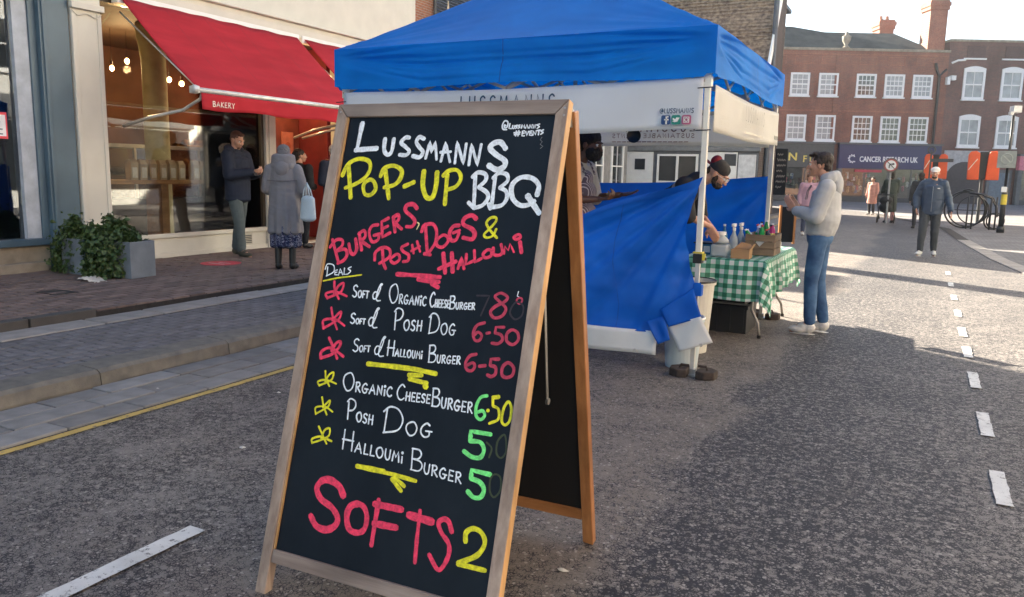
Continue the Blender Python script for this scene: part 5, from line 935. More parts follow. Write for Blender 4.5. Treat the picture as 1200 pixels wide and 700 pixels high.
def truss(a, b2, n=4):
    a = Vector(a); b2 = Vector(b2); d_ = (b2-a)/n; off = Vector((-(b2-a).y, (b2-a).x, 0)).normalized()*.012
    for i in range(n):
        p = a+d_*i; q = a+d_*(i+1)
        for s in (0, 1):
            z0, z1 = (2.18, 2.48) if s else (2.48, 2.18); o_ = off*(1 if s else -1)
            A1 = p+o_+Vector((0, 0, z0)); B1 = q+o_+Vector((0, 0, z1)); dd = (B1-A1); mid = (A1+B1)/2; ang = math.atan2(dd.z, dd.xy.length)
            rot = Matrix.Rotation(math.atan2(dd.y, dd.x), 3, 'Z') @ Matrix.Rotation(-ang, 3, 'Y')
            MB().box(mid, (dd.length, .012, .025), rot=rot).obj('truss_bar', tb, GZ)
truss((TX0, TY0+.03, 0), (TX1, TY0+.03, 0)); truss((TX1-.03, TY0, 0), (TX1-.03, TY1, 0)); truss((TX0, TY1-.03, 0), (TX1, TY1-.03, 0)); truss((TX0+.03, TY0, 0), (TX0+.03, TY1, 0))
truss((cx, TY0+.03, 0), (cx, TY1-.03, 0), 4); truss((TX0, cy, 0), (TX1, cy, 0), 4)
MB().cyl((cx, cy, 2.2), (cx, cy, EV+.95), .02).obj('centre_pole', tb, GZ)
# banners
M_BAN = mat('white_banner_vinyl', (.82, .86, .89), .5, var=.04, vs=2, bump=.08, bs=40, trans=.4); M_BANC = mat('cream_banner_vinyl', (.80, .79, .73), .5, var=.05, vs=2, bump=.06, bs=40, trans=.45)
M_TXT = mat('navy_print', (.012, .06, .13), .5); M_FAINT = mat('glare_washed_print', (.42, .42, .38), .55); M_FAINT2 = mat('glare_ghosted_print', (.66, .63, .54), .55); M_BRN = mat('print_seen_through', (.16, .10, .08), .6)  # pale side-banner prints carry the washing-out glare in their colour
bnr = thing('front_banner', 'white vinyl banner tied across the front of the gazebo', 'banner', (cx, TY0, 2.0))
def fb(u, v): x = TX0+.05+(TX1-TX0-.09)*u; return Vector((x, TY0-.028-.012*math.sin(math.pi*v)*math.sin(u*11)-.008*noise.noise(Vector((u*6, v*2, 0))), 2.19-.02*(1-u)+.012*math.cos(u*math.pi*2)-.365*v+.006*math.sin(u*15)*v))
m = MB(); m.grid(fb, 80, 8); m.obj('cloth', M_BAN, bnr, smooth=True, solid=.002)
def fbf(x, y, h): return Vector((x, TY0-.048-h, y))
m = MB(); text_strokes(m, 'LUSSMANNS', -3.50, 1.985, .13, .013, fbf, total=.86, gap=.45); m.obj('lettering', M_TXT, bnr)
m = MB(); text_strokes(m, 'SUSTAINABLE EVENTS', -3.50, 1.91, .045, .005, fbf, total=.86, gap=.35); m.obj('lettering', M_TXT, bnr)
m = MB(); text_strokes(m, '@LUSSMANNS', -1.785, 1.955, .032, .006, fbf, total=.25, gap=.22); m.obj('lettering', M_TXT, bnr)
def rrect(x, y, s, r=.2): 
    P = []
    for qx, qy, a0 in ((s-s*r, s-s*r, 0), (s*r, s-s*r, 90), (s*r, s*r, 180), (s-s*r, s*r, 270)):
        for k in range(5): a = R(a0+22.5*k); P.append((x+qx+s*r*math.cos(a), y+qy+s*r*math.sin(a)))
    return P
def badge(x, c): m = MB(); m.prism(rrect(x, 1.872, .068), (0, TY0-.05, 0), (1, 0, 0), (0, 0, 1), .003); return m.obj('social_badge', mat('badge', c, .5), bnr)
b1 = badge(-1.772, (.01, .06, .20)); b2_ = badge(-1.695, (.01, .22, .17)); b3_ = badge(-1.618, (.45, .12, .22))
m = MB(); m.box((-1.733, TY0-.0545, 1.903), (.012, .001, .056)); m.box((-1.733, TY0-.0545, 1.908), (.034, .001, .010)); m.box((-1.725, TY0-.0546, 1.929), (.014, .001, .010)); m.obj('symbol', M_WHITE, b1)
m = MB(); m.prism([(-.026, -.012), (-.008, -.018), (.012, -.012), (.022, .006), (.028, .016), (.014, .016), (.004, .018), (-.002, .006), (-.014, .008), (-.024, .016), (-.024, .004), (-.016, -.006)], (-1.661, TY0-.0545, 1.906), (1, 0, 0), (0, 0, 1), .001); m.obj('symbol', M_WHITE, b2_)
m = MB()
for (s, w_) in ((.052, .006),):
    m.tube([(-1.584+s/2*math.cos(a)*1.0, TY0-.055, 1.906+s/2*math.sin(a)) for a in [R(45+90*k) for k in range(4)]], .004, 5, True)
m.tube([(-1.584+.012*math.cos(R(a)), TY0-.055, 1.906+.012*math.sin(R(a))) for a in range(0, 360, 30)], .003, 5, True); m.obj('symbol', M_WHITE, b3_)
for (x, z) in ((TX1-.02, 2.13), (TX1-.02, 1.83), (TX0+.02, 2.1)):
    m = MB(); m.cyl((x-.06, TY0-.03, z), (x+.05, TY0-.03, z+.004), .004, n=6); m.obj('cable_tie', M_BLACK, bnr)
# right banner
bnr = thing('side_banner', 'cream sunlit banner on the street side of the gazebo with lettering coloured as washed out by glare', 'banner', (TX1, cy, 2.0))
def rb(u, v): return Vector((TX1+.028+.012*math.sin(u*9)*v+.010*noise.noise(Vector((u*5, v*2, 5))), TY0+.06+(TY1-TY0-.12)*u, 2.16-.02*math.sin(math.pi*u)-.335*v+.01*u*v))
m = MB(); m.grid(rb, 80, 8); m.obj('cloth', M_BANC, bnr, smooth=True, solid=.002)
def rbf(x, y, h): return Vector((TX1+.052+h, x, y))
m = MB(); text_strokes(m, 'LUSSMANNS', 6.95, 1.97, .125, .011, rbf, total=.86, gap=.45); m.obj('lettering', M_FAINT, bnr)
m = MB(); text_strokes(m, 'SUSTAINABLE EVENTS', 6.95, 1.915, .035, .004, rbf, total=.86, gap=.35); [ribbon(m, [Vector((6.95+k_*.06, 1.875)), Vector((6.95+k_*.06+.045, 1.876))], .012, rbf, .002) for k_ in range(14)]
for q in range(3): text_strokes(m, ['LUSSMANNS', 'EVENTS', 'CATERING'][q], 6.06, 1.93-.045*q, .024, .003, rbf, total=.26, gap=.3)
m.obj('lettering', M_FAINT2, bnr)
m = MB()
for q in range(3): m.tube([(TX1+.056, 8.42+q*.075+.025*math.cos(R(a)), 1.90+.025*math.sin(R(a))) for a in range(45, 405, 90)], .003, 5, True)
m.obj('symbol', M_FAINT, bnr)
# back banner with reversed letters on its inner face, coloured as print backlit through cloth
bnr = thing('back_banner', 'cream banner at the back of the gazebo with reversed lettering coloured as backlit print', 'banner', (cx, TY1, 2.0))
m = MB(); m.grid(lambda u, v: Vector((TX0+.06+(TX1-TX0-.12)*u, TY1+.03+.01*math.sin(u*10)*v, 2.16-.335*v-.012*math.sin(u*7)*v)), 60, 6); m.obj('cloth', M_BANC, bnr, smooth=True, solid=.002)
def kbf(x, y, h): return Vector((x, TY1+.008-h, y))
m = MB(); text_strokes(m, 'LUSSMANNS', -2.30, 1.99, .10, .014, kbf, total=.95, gap=.45, mirror=True); m.obj('lettering', M_BRN, bnr)
m = MB(); text_strokes(m, 'SUSTAINABLE EVENTS', -2.30, 1.92, .045, .008, kbf, total=.95, gap=.35, mirror=True); m.obj('lettering', mat('print_seen_through_pale', (.30, .20, .16), .6), bnr)
m = MB(); [ribbon(m, [Vector((-3.25+k_*.06, 1.875)), Vector((-3.25+k_*.06+.042, 1.876))], .012, kbf, .001) for k_ in range(15)]; m.obj('lettering', mat('print_seen_through_faint', (.42, .31, .24), .6), bnr)
# side walls
SWF = thing('front_side_wall', 'half height blue fabric wall sagging across the front of the gazebo', 'fabric wall', (cx, TY0, .8))
def topz(x):
    t_ = (x-TX0)/(TX1-TX0); return 1.46-.95*t_*(1-t_)*1.25+.06*t_ if x < -2.38 else 1.18+(x+2.38)/.94*.33+.02*math.sin((x+2.38)*6)
def sw(u, v):
    xr = TX1-.0+(-.10*math.sin(math.pi*min(1, v*1.25))-.10*max(0, v-.55)); x = TX0+.02+(xr-TX0-.02)*u
    zt = topz(min(x, TX1)); zb = .295+.02*u; lift = .20*max(0, (u-.90)/.10)**1.2; zb += lift
    z = zt+(zb-zt)*v; s_ = math.sin(math.pi*u)
    # radiating pulls from the pole corner
    dx = TX1-x; dz = 1.5-z; ang = math.atan2(dz, dx+.05); rad = math.hypot(dx, dz)
    pull = .028*(math.sin(ang*13+1.5)+.6*math.sin(ang*29+.7)+.3*math.sin(ang*57))*math.exp(-rad*.6)*min(1, rad*2.5)
    sag = .022*math.sin(z*17+x*1.2+1.6*noise.noise(Vector((x*.7, 0, 2))))*max(0, (v-.55))*1.6
    return (x, TY0-.045-.03*s_*v+pull-sag+.02*noise.noise(Vector((x*1.1, z*1.6, 3)))-.012*noise.noise(Vector((x*4+z*3, z*8, 8))), z)
m = MB(); m.grid(sw, 130, 60); m.obj('cloth', M_BL2, SWF, smooth=True)
def swp(u, v, du): x, y, z = sw(u+du, v); return Vector((x, y-.004, z))
us = (-2.02-TX0)/(TX1-TX0)
m = MB(); m.add([swp(us, v/30, d_) for v in range(31) for d_ in (-.0012, .0012)], [(2*i, 2*i+1, 2*i+3, 2*i+2) for i in range(30)]); m.obj('seam', mat('navy_stitching', (.001, .075, .42), .7), SWF)
m = MB(); m.grid(lambda u, v: swp(u, .0+.045*v, 0)+Vector((0, -.002, 0)), 130, 2); m.obj('top_hem', M_BL2, SWF, smooth=True)
m = MB(); m.grid(lambda u, v: (TX0+.1+(-1.72-TX0-.1)*u, TY0-.075-.012*math.sin(u*14)*v-.01*math.sin(u*31), .325-.02*(1-u)-(.19+.008*math.sin(u*11))*v), 90, 5); m.obj('white_hem', mat('white_hem_pvc', (.66, .68, .68), .5, var=.06), SWF, smooth=True, solid=.002)
m = MB(); m.tube([(-1.88+.012*math.cos(R(a)), TY0-.092, .165+.012*math.sin(R(a))) for a in range(0, 360, 45)], .004, 5, True); m.tube([(-1.37+.012*math.cos(R(a)), TY0-.112, .27+.012*math.sin(R(a))) for a in range(0, 360, 45)], .004, 5, True); m.obj('eyelet', M_METAL, SWF)
m = MB(); m.grid(lambda u, v: Vector((-1.63, TY0-.10, .385)).lerp(Vector((-1.38, TY0-.115, .485)), u)+Vector((.095, -.0, -.19))*v+Vector((0, .012*math.sin(u*5+v*3), 0)), 10, 10); m.obj('hem_flap', mat('white_hem_flap', (.68, .70, .70), .5, var=.06), SWF, smooth=True, solid=.002)
def quad3(a, b2, c, d2, k): return lambda u, v: (Vector(a).lerp(Vector(b2), u)).lerp(Vector(d2).lerp(Vector(c), u), v)+Vector((0, -.010*math.sin(u*7+k)*math.sin(3.1*v), 0))
MB().grid(quad3((-1.70, TY0-.085, .50), (-1.46, TY0-.07, .68), (-1.375, TY0-.118, .478), (-1.62, TY0-.112, .378), 1), 16, 12).obj('turned_corner', M_BL2, SWF, smooth=True, solid=.003)
MB().grid(quad3((-1.80, TY0-.095, .40), (-1.66, TY0-.085, .46), (-1.60, TY0-.125, .285), (-1.69, TY0-.125, .24), 2), 10, 10).obj('turned_corner', M_BL2, SWF, smooth=True, solid=.003)
m = MB(); m.bx(TX1-.03, TX1+.03, TY0-.03, TY0+.03, .62, .70); m.grid(lambda u, v: (TX1-.028+.056*u, TY0-.035, .72-.1*v), 2, 2); m.obj('strap', M_BL2, SWF)
SWB = thing('back_side_wall', 'half height blue fabric wall along the back of the gazebo', 'fabric wall', (cx, TY1, .8))
def bw_(u, v):
    x = TX0+.02+(TX1-TX0-.04)*u; zt = 1.44+.08*u*u-.05*math.sin(math.pi*u); z = zt+(.25-zt)*v; dx = TX1-x; dz = 1.5-z; ang = math.atan2(dz, dx+.05); rad = math.hypot(dx, dz)
    return (x, TY1+.035+.04*math.sin(ang*13)*math.exp(-rad*.6)*min(1, rad*2)+.03*noise.noise(Vector((x*1.3, z*2, 7))), z)
m = MB(); m.grid(bw_, 90, 40); m.obj('cloth', M_BL2, SWB, smooth=True)
SWL = thing('left_side_wall', 'half height blue fabric wall on the bakery side of the gazebo', 'fabric wall', (TX0, cy, .8))
m = MB(); m.grid(lambda u, v: (TX0-.035+.03*noise.noise(Vector((u*4, v*3, 2))), TY0+.05+(TY1-TY0-.1)*u, 1.48-.12*math.sin(math.pi*u)-1.2*v), 60, 24); m.obj('cloth', M_BL2, SWL, smooth=True)
# weights on the pole feet
m_wt = mat('rusty_iron_weight', (.055, .042, .036), .8, .3, var=.35, vs=20, bump=.5)
for (x, y) in ((TX1, TY0), (TX1, TY1)):
    t = thing('pole_weight', 'rusty split iron weight clamped round the near gazebo pole foot' if y == TY0 else 'iron weight on the far street side gazebo pole foot', 'weight', (x, y, 0))
    for s in (-1, 1):
        P = [(s*.028, .0)]+[(s*.028+s*(.115*math.sin(R(a))), -.115*math.cos(R(a))*1.0) for a in range(10, 171, 20)]
        pts = [(s*.035, -.085), (s*.10, -.10), (s*.17, -.06), (s*.18, .03), (s*.12, .09), (s*.035, .085)]
        if s < 0: pts = pts[::-1]
        m = MB(); m.prism([(a+(.0), b3) for a, b3 in pts], (x, y-.01, .0), (1, 0, 0), (0, 1, 0), .062); o = m.obj('half_disc', m_wt, t, bevel=.008)
    m = MB(); m.tube([(x-.10, y-.03, .062), (x-.09, y-.03, .085), (x-.03, y-.03, .085)], .01, 6); m.obj('handle', m_wt, t); m = MB(); m.tube([(x+.11, y-.03, .062), (x+.10, y-.03, .09), (x+.04, y-.03, .088)], .01, 6); m.obj('handle', m_wt, t)
# bins and crates under the stall
def bin_(x, y, r0, r1, h, c, label, rim):
    t = thing('bucket', label, 'bucket', (x, y, 0)); m = MB(); m.lathe([(r0, .0), (r1, h), (r1+.012, h), (r1+.012, h-.03), (r1-.012, h-.032), (r0-.01, .01), (.001, .01)], (x, y, 0), 28); m.obj('body', mat('bin_plastic', c, .4, var=.08, bump=.05), t, smooth=False)
    m = MB(); m.tube([(x+(r1+.01)*math.cos(R(a)), y+(r1+.01)*math.sin(R(a)), h) for a in range(0, 360, 15)], .009, 6, True); m.obj('rim', rim, t)
bin_(-1.61, 6.14, .125, .155, .40, (.50, .58, .60), 'pale grey plastic bin behind the near gazebo pole', M_WHITE)
bin_(-1.70, 6.75, .14, .18, .62, (.60, .58, .50), 'tall cream bin with a black lined rim just inside the gazebo', M_BLACK)
m_cr = mat('black_crate_plastic', (.010, .010, .011), .5)
def crate(x0, x1, y0, y1, z0, z1, label):
    t = thing('stacking_crate', label, 'crate', ((x0+x1)/2, (y0+y1)/2, z0)); m = MB(); tk = .012
    m.bx(x0, x1, y0, y1, z0, z0+tk); m.bx(x0, x1, y0, y0+tk, z0+tk, z1); m.bx(x0, x1, y1-tk, y1, z0+tk, z1); m.bx(x0, x0+tk, y0+tk, y1-tk, z0+tk, z1); m.bx(x1-tk, x1, y0+tk, y1-tk, z0+tk, z1); m.obj('body', m_cr, t)
    m = MB(); m.bx(x0-.01, x1+.01, y0-.01, y0-.001, z1-.03, z1); m.bx(x1+.001, x1+.01, y0, y1, z1-.03, z1)
    for k in range(4): xx = x0+.03+(x1-x0-.06)*k/3; m.bx(xx-.006, xx+.006, y0-.008, y0-.001, z0+.02, z1-.031)
    m.obj('rib', m_cr, t); return t
crate(-1.86, -1.42, 7.75, 8.25, 0, .27, 'black plastic crate on the road under the checked table'); crate(-1.88, -1.45, 7.78, 8.25, .275, .50, 'black plastic crate stacked on another under the checked table')
m_box = mat('cream_tub', (.55, .52, .40), .5)
m = MB(); m.bx(-1.84, -1.66, 7.62, 7.74, .0, .10); m.bx(-1.83, -1.64, 7.8, 8.0, .501, .58); 
o = MB().bx(-1.82, -1.62, 7.85, 8.1, .505, .62).obj('food_tub', m_box, bevel=.01); tag(o, 'cream tub of supplies on top of the black crates under the table', 'tub')
# ================================================================== TABLE
TB = thing('folding_table', 'folding trestle table with grey metal legs under a checked cloth', 'table', (-1.62, 8.35, 0))
tx0, tx1, ty0, ty1, tz = -1.98, -1.25, 7.46, 9.2, .745
MB().bx(tx0, tx1, ty0, ty1, tz-.035, tz).obj('table_top', mat('grey_table_top', (.5, .5, .48), .5), TB, bevel=.01)
mlg = mat('grey_leg_metal', (.30, .29, .27), .4, .5)
for yy in (7.68, 8.95):
    s = 1 if yy < 8 else -1
    for xx in (-1.88, -1.36):
        m = MB(); m.tube([(xx, yy+s*.02, tz-.04), (xx, yy, .45), (xx+(0), yy-s*.02, .26), (xx+(.07 if xx > -1.5 else -.07), yy-s*.05, .14), (xx+(.09 if xx > -1.5 else -.09), yy-s*.06, .012)], .014, 8); lg = m.obj('leg', mlg, TB, smooth=True)
        MB().cyl((xx+(.09 if xx > -1.5 else -.09), yy-s*.06, 0), (xx+(.09 if xx > -1.5 else -.09), yy-s*.06, .03), .019).obj('foot_cap', M_BLACK, lg)
    m = MB(); m.tube([(-1.88, yy, .3), (-1.36, yy, .3)], .011, 6); m.obj('cross_bar', mlg, TB)
t = NT('green_gingham'); v = t.co(); sp = t.n.new('ShaderNodeUVMap'); sx = t.n.new('ShaderNodeSeparateXYZ'); t.link(sp.outputs[0], sx.inputs[0])
def stripe(i):
    a = t.n.new('ShaderNodeMath'); a.operation = 'MULTIPLY'; a.inputs[1].default_value = 1/.086; t.link(sx.outputs[i], a.inputs[0])
    f = t.n.new('ShaderNodeMath'); f.operation = 'FRACT'; t.link(a.outputs[0], f.inputs[0]); c = t.n.new('ShaderNodeMath'); c.operation = 'GREATER_THAN'; c.inputs[1].default_value = .5; t.link(f.outputs[0], c.inputs[0]); return c.outputs[0]
a_, b_ = stripe(0), stripe(1); sm2 = t.n.new('ShaderNodeMath'); sm2.operation = 'ADD'; t.link(a_, sm2.inputs[0]); t.link(b_, sm2.inputs[1]); h_ = t.n.new('ShaderNodeMath'); h_.operation = 'MULTIPLY'; h_.inputs[1].default_value = .5; t.link(sm2.outputs[0], h_.inputs[0])
col = t.ramp(h_.outputs[0], [(.0, (.62, .68, .64)), (.5, (.12, .36, .25)), (1, (.012, .14, .075))]); t.n[-1].color_ramp.interpolation = 'LINEAR'
t.link(col, t.b.inputs['Base Color']); t.b.inputs['Roughness'].default_value = .55; M_GING = t.m
def cloth(name, x0, x1, y0, y1, z, drop_f, drop_r, drop_b, drop_l):
    # square sheet over the top; parametrised in sheet metres
    U0, U1, V0, V1 = x0-drop_l, x1+drop_r, y0-drop_f, y1+drop_b; nu, nv = 90, 130; bm = bmesh.new(); uvl = bm.loops.layers.uv.new('UVMap'); G_ = []
    for j in range(nv+1):
        row = []
        for i in range(nu+1):
            a = U0+(U1-U0)*i/nu; b3 = V0+(V1-V0)*j/nv; ox = max(0, a-x1)-max(0, x0-a); oy = max(0, b3-y1)-max(0, y0-b3)
            X = min(max(a, x0), x1); Y = min(max(b3, y0), y1); fall = max(abs(ox), abs(oy)) if not (ox and oy) else math.hypot(ox, oy)
            per = (X if abs(oy) >= abs(ox) else Y)
            wv = .022*math.sin(per*17+1.3)+.012*math.sin(per*31+.5); k = min(1, fall/.25)
            if ox and oy:
                d_ = Vector((ox, oy, 0)).normalized(); amt = .035+.07*min(1, fall/.4); fold = math.sin(math.atan2(abs(oy), abs(ox))*6)*.05*k
                X += d_.x*amt+d_.y*fold*.6; Y += d_.y*amt-d_.x*fold*.6; Z = z-fall*.97
            else:
                X += (math.copysign(.012+.03*k+wv*k, ox) if ox else 0); Y += (math.copysign(.012+.03*k+wv*k, oy) if oy else 0); Z = z-fall*.99+.004*(fall == 0)*noise.noise(Vector((a*5, b3*5, 0)))
            row.append((bm.verts.new((X, Y, max(Z, .05)+.004)), a, b3))
        G_.append(row)
    for j in range(nv):
        for i in range(nu):
            q = [G_[j][i], G_[j][i+1], G_[j+1][i+1], G_[j+1][i]]; f = bm.faces.new([p[0] for p in q]); f.smooth = True
            for l_, p in zip(f.loops, q): l_[uvl].uv = (p[1], p[2])
    me = bpy.data.meshes.new(name); bm.to_mesh(me); me.materials.append(M_GING); o = bpy.data.objects.new(name, me); COL.objects.link(o); return o
tc = cloth('tablecloth', tx0-.01, tx1+.01, ty0-.01, ty1+.01, tz, .38, .36, .3, .3); tag(tc, 'green and white gingham cloth draped over the stall table', 'tablecloth')
ZT = tz+.006
# crate with a heart cut-out
WC = wood('grey_brown_crate', (.17, .12, .075), (.28, .20, .13), 24, 'x', .75)
t = thing('wooden_crate', 'small slatted wooden crate with a heart cut-out holding drinks on the checked cloth', 'crate', (-1.36, 8.13, ZT))
x0, x1, y0, y1, h = -1.52, -1.24, 7.95, 8.35, .20
for k in range(3):
    z0_ = ZT+.004+k*.068; z1_ = z0_+.063
    for yy, nm in ((y0, 0), (y1-.012, 1)):
        m = MB()
        if k == 1 and nm == 0:
            m.bx(x0, x0+.09, yy, yy+.012, z0_, z1_); m.bx(x1-.09, x1, yy, yy+.012, z0_, z1_); m.bx(x0+.0901, x1-.0901, yy, yy+.012, z0_, z0_+.012); 
            m.prism([(x0+.09, z0_+.012), (x0+.14, z0_+.012), (x0+.09, z1_)], (0, yy, 0), (1, 0, 0), (0, 0, 1), -.012); m.prism([(x1-.14, z0_+.012), (x1-.09, z0_+.012), (x1-.09, z1_)], (0, yy, 0), (1, 0, 0), (0, 0, 1), -.012)
        else: m.bx(x0, x1, yy, yy+.012, z0_, z1_)
        m.obj('slat', WC, t, bevel=.002)
    for xx in (x0, x1-.012): m = MB(); m.bx(xx, xx+.012, y0+.013, y1-.013, z0_, z1_); m.obj('slat', WC, t, bevel=.002)
m = MB()
for xx in (x0+.013, x1-.028):
    for yy in (y0+.013, y1-.028): m.bx(xx, xx+.015, yy, yy+.015, ZT, ZT+.21)
m.obj('corner_post', WC, t); MB().bx(x0+.013, x1-.013, y0+.013, y1-.013, ZT+.001, ZT+.012).obj('base', WC, t)
MB().add([(x0+.10, y0+.03, ZT+.075), (x1-.10, y0+.03, ZT+.075), (x1-.1, y0+.03, ZT+.145), (x0+.1, y0+.03, ZT+.145)], [(0, 1, 2, 3)]).obj('paper_lining', M_WHITE, t)
random.seed(31)
cols = [(.02, .30, .06), (.03, .35, .10), (.03, .03, .035), (.65, .66, .7), (.5, .03, .06), (.55, .06, .2), (.03, .33, .05), (.55, .6, .75), (.6, .05, .1), (.75, .75, .78), (.02, .25, .05), (.45, .5, .65)]
desc = ['green can', 'bright green bottle', 'black topped bottle', 'silver can', 'dark red can', 'magenta can', 'green glass bottle', 'pale blue clear bottle', 'red labelled can', 'white bottle', 'deep green can', 'lilac clear cup']
for k, c in enumerate(cols):
    xx = x0+.05+(k % 3)*.09; yy = y0+.07+(k//3)*.085; L = random.uniform(.13, .2); tl = Vector((random.uniform(-.55, .35), random.uniform(-.5, .3), 1)).normalized(); base = Vector((xx, yy, ZT+.09+random.uniform(0, .04)))
    t = thing('drink_container', desc[k]+' sticking out of the heart crate', 'drink', base)
    m = MB(); m.lathe([(.022, 0), (.027, .01), (.027, L*.7), (.018, L*.85), (.012, L)], base, 12, tl); m.obj('body', mat('drink_'+str(k) if 0 else 'drink_body', c, .25, .2 if k in (0, 3, 4) else 0, bump=0), t, smooth=True)
    m = MB(); m.lathe([(.0275, L*.2), (.0275, L*.5)], base, 12, tl); m.obj('label_band', mat('drink_label', random.choice([(.7, .7, .7), (.1, .1, .12), (.6, .5, .1), (.7, .1, .2)]), .4), t)
    m = MB(); m.lathe([(.013, L), (.013, L+.015)], base, 10, tl); m.obj('cap', mat('drink_cap', random.choice([(.8, .8, .8), (.02, .02, .02), (.6, .05, .05)]), .4), t)
# cardboard box
M_CARD = mat('brown_cardboard', (.40, .24, .12), .8, var=.06, bump=.1)
t = thing('cardboard_box', 'open brown cardboard box at the corner of the checked table', 'box', (-1.475, 7.59, ZT)); x0, x1, y0, y1 = -1.56, -1.39, 7.52, 7.66; m = MB(); hh = .085
m.bx(x0, x1, y0, y1, ZT+.001, ZT+.006); m.bx(x0, x1, y0, y0+.005, ZT+.006, ZT+hh); m.bx(x0, x1, y1-.005, y1, ZT+.006, ZT+hh); m.bx(x0, x0+.005, y0+.005, y1-.005, ZT+.006, ZT+hh); m.bx(x1-.005, x1, y0+.005, y1-.005, ZT+.006, ZT+hh); m.obj('body', M_CARD, t)
m = MB(); m.add([(x0, y1, ZT+hh), (x1, y1, ZT+hh), (x1-.02, y1+.03, ZT+hh+.04), (x0+.06, y1+.03, ZT+hh+.06)], [(0, 1, 2, 3)]); m.add([(x1, y0, ZT+hh), (x1, y1, ZT+hh), (x1+.03, y1-.02, ZT+hh+.05), (x1+.03, y0+.02, ZT+hh+.05)], [(0, 1, 2, 3)]); m.obj('flap', M_CARD, t, solid=.004)
# water jugs / bottles
M_MILK = mat('milky_plastic', (.60, .66, .68), .35, var=.06, trans=.35)
t = thing('jerrycan', 'milky white plastic water canister on the checked table', 'canister', (-1.68, 7.63, ZT)); m = MB(); m.bx(-1.76, -1.60, 7.56, 7.70, ZT, ZT+.12); m.obj('body', M_MILK, t, bevel=.02)
m = MB(); m.lathe([(.075, .13), (.07, .16), (.03, .2), (.03, .21)], (-1.68, 7.63, ZT), 18); m.obj('shoulder', M_MILK, t, smooth=True); m = MB(); m.lathe([(.045, .0), (.045, .03), (.001, .031)], (-1.68, 7.63, ZT+.205), 16); m.obj('cap', M_WHITE, t)
M_CLR = mat('clear_plastic', (.55, .62, .66), .15, var=.1, trans=.5, bump=0)
def spray(x, y, c, label, top):
    t = thing('spray_bottle', label, 'spray bottle', (x, y, ZT)); m = MB(); m.lathe([(.04, 0), (.045, .01), (.045, .12), (.04, .15), (.016, .21), (.014, .23)], (x, y, ZT), 18); m.obj('body', c, t, smooth=True)
    m = MB(); m.lathe([(.018, .23), (.018, .26), (.01, .262)], (x, y, ZT), 12); m.box((x+.0, y-.01, ZT+.285), (.03, .10, .03)); m.box((x, y-.065, ZT+.29), (.015, .02, .018)); m.box((x, y-.045, ZT+.255), (.01, .01, .05), rot=Matrix.Rotation(R(25), 3, 'X')); m.obj('trigger', top, t, bevel=.003)
spray(-1.63, 7.95, M_CLR, 'clear spray bottle with a white trigger on the stall table, nearer the canister', M_WHITE); spray(-1.52, 7.84+.0, M_CLR, 'clear spray bottle close against the heart crate', M_WHITE) if 0 else spray(-1.60, 8.15, M_CLR, 'second clear spray bottle, standing just behind the first', M_WHITE)
m_bb = mat('blue_box_plastic', (.03, .16, .30), .45); t = thing('blue_tub', 'small blue and white tub at the stall side of the table', 'tub', (-1.88, 7.85, ZT)); MB().bx(-1.96, -1.80, 7.75, 7.93, ZT, ZT+.10).obj('body', m_bb, t, bevel=.006); MB().bx(-1.87, -1.81, 7.745, 7.7495, ZT+.02, ZT+.08).obj('label_patch', M_WHITE, t); MB().bx(-1.97, -1.79, 7.74, 7.94, ZT+.101, ZT+.115).obj('lid', M_BLACK, t)
t = thing('black_box', 'black box beside the blue tub on the stall table', 'box', (-1.75, 7.9, ZT)); MB().bx(-1.79, -1.68, 7.86, 7.98, ZT, ZT+.09).obj('body', M_BLACK, t, bevel=.004)
t = thing('drinks_bottle', 'blue bottle standing at the back of the checked table', 'bottle', (-1.80, 8.3, ZT)); m = MB(); m.lathe([(.035, 0), (.035, .16), (.012, .22), (.012, .25)], (-1.80, 8.3, ZT), 14); m.obj('body', mat('blue_bottle', (.04, .20, .35), .2), t, smooth=True)
m = MB(); m.lathe([(.014, .25), (.014, .27), (.001, .271)], (-1.80, 8.3, ZT), 10); m.obj('cap', M_WHITE, t)
t = thing('white_tube', 'white upright tube standing beside the heart crate', 'bottle', (-1.20, 8.55, ZT)); m = MB(); m.lathe([(.02, 0), (.022, .1), (.012, .12), (.012, .14)], (-1.20-.08, 8.5, ZT), 12); m.obj('body', M_WHITE, t)
# griddle counter inside (black top behind the front wall)
t = thing('barbecue', 'black barbecue counter inside the gazebo behind the blue wall', 'barbecue', (-2.9, 7.2, 0)); MB().bx(-3.9, -2.25, 7.15, 7.65, .75, 1.0).obj('hood', M_BLACK, t, bevel=.02)
for xx in (-3.85, -2.3):
    for yy in (7.2, 7.6): MB().cyl((xx, yy, 0), (xx, yy, .75), .02).obj('leg', M_METAL, t)
# round dark thing hanging from the frame
t = thing('hanging_pan', 'round black pan hanging under the gazebo frame near the back banner', 'pan', (-2.30, 7.33, 1.9)); m = MB(); m.lathe([(.001, .0), (.058, .0), (.063, .03), (.061, .03), (.056, .004), (.001, .004)], (-2.36, 6.95, 1.845), 22, (0.25, -1, .1)); m.obj('bowl', M_BLACK, t, smooth=True)
m = MB(); m.cyl((-2.36, 6.95, 1.90), (-2.36, 6.95, 2.15), .006); m.obj('handle', M_BLACK, t)
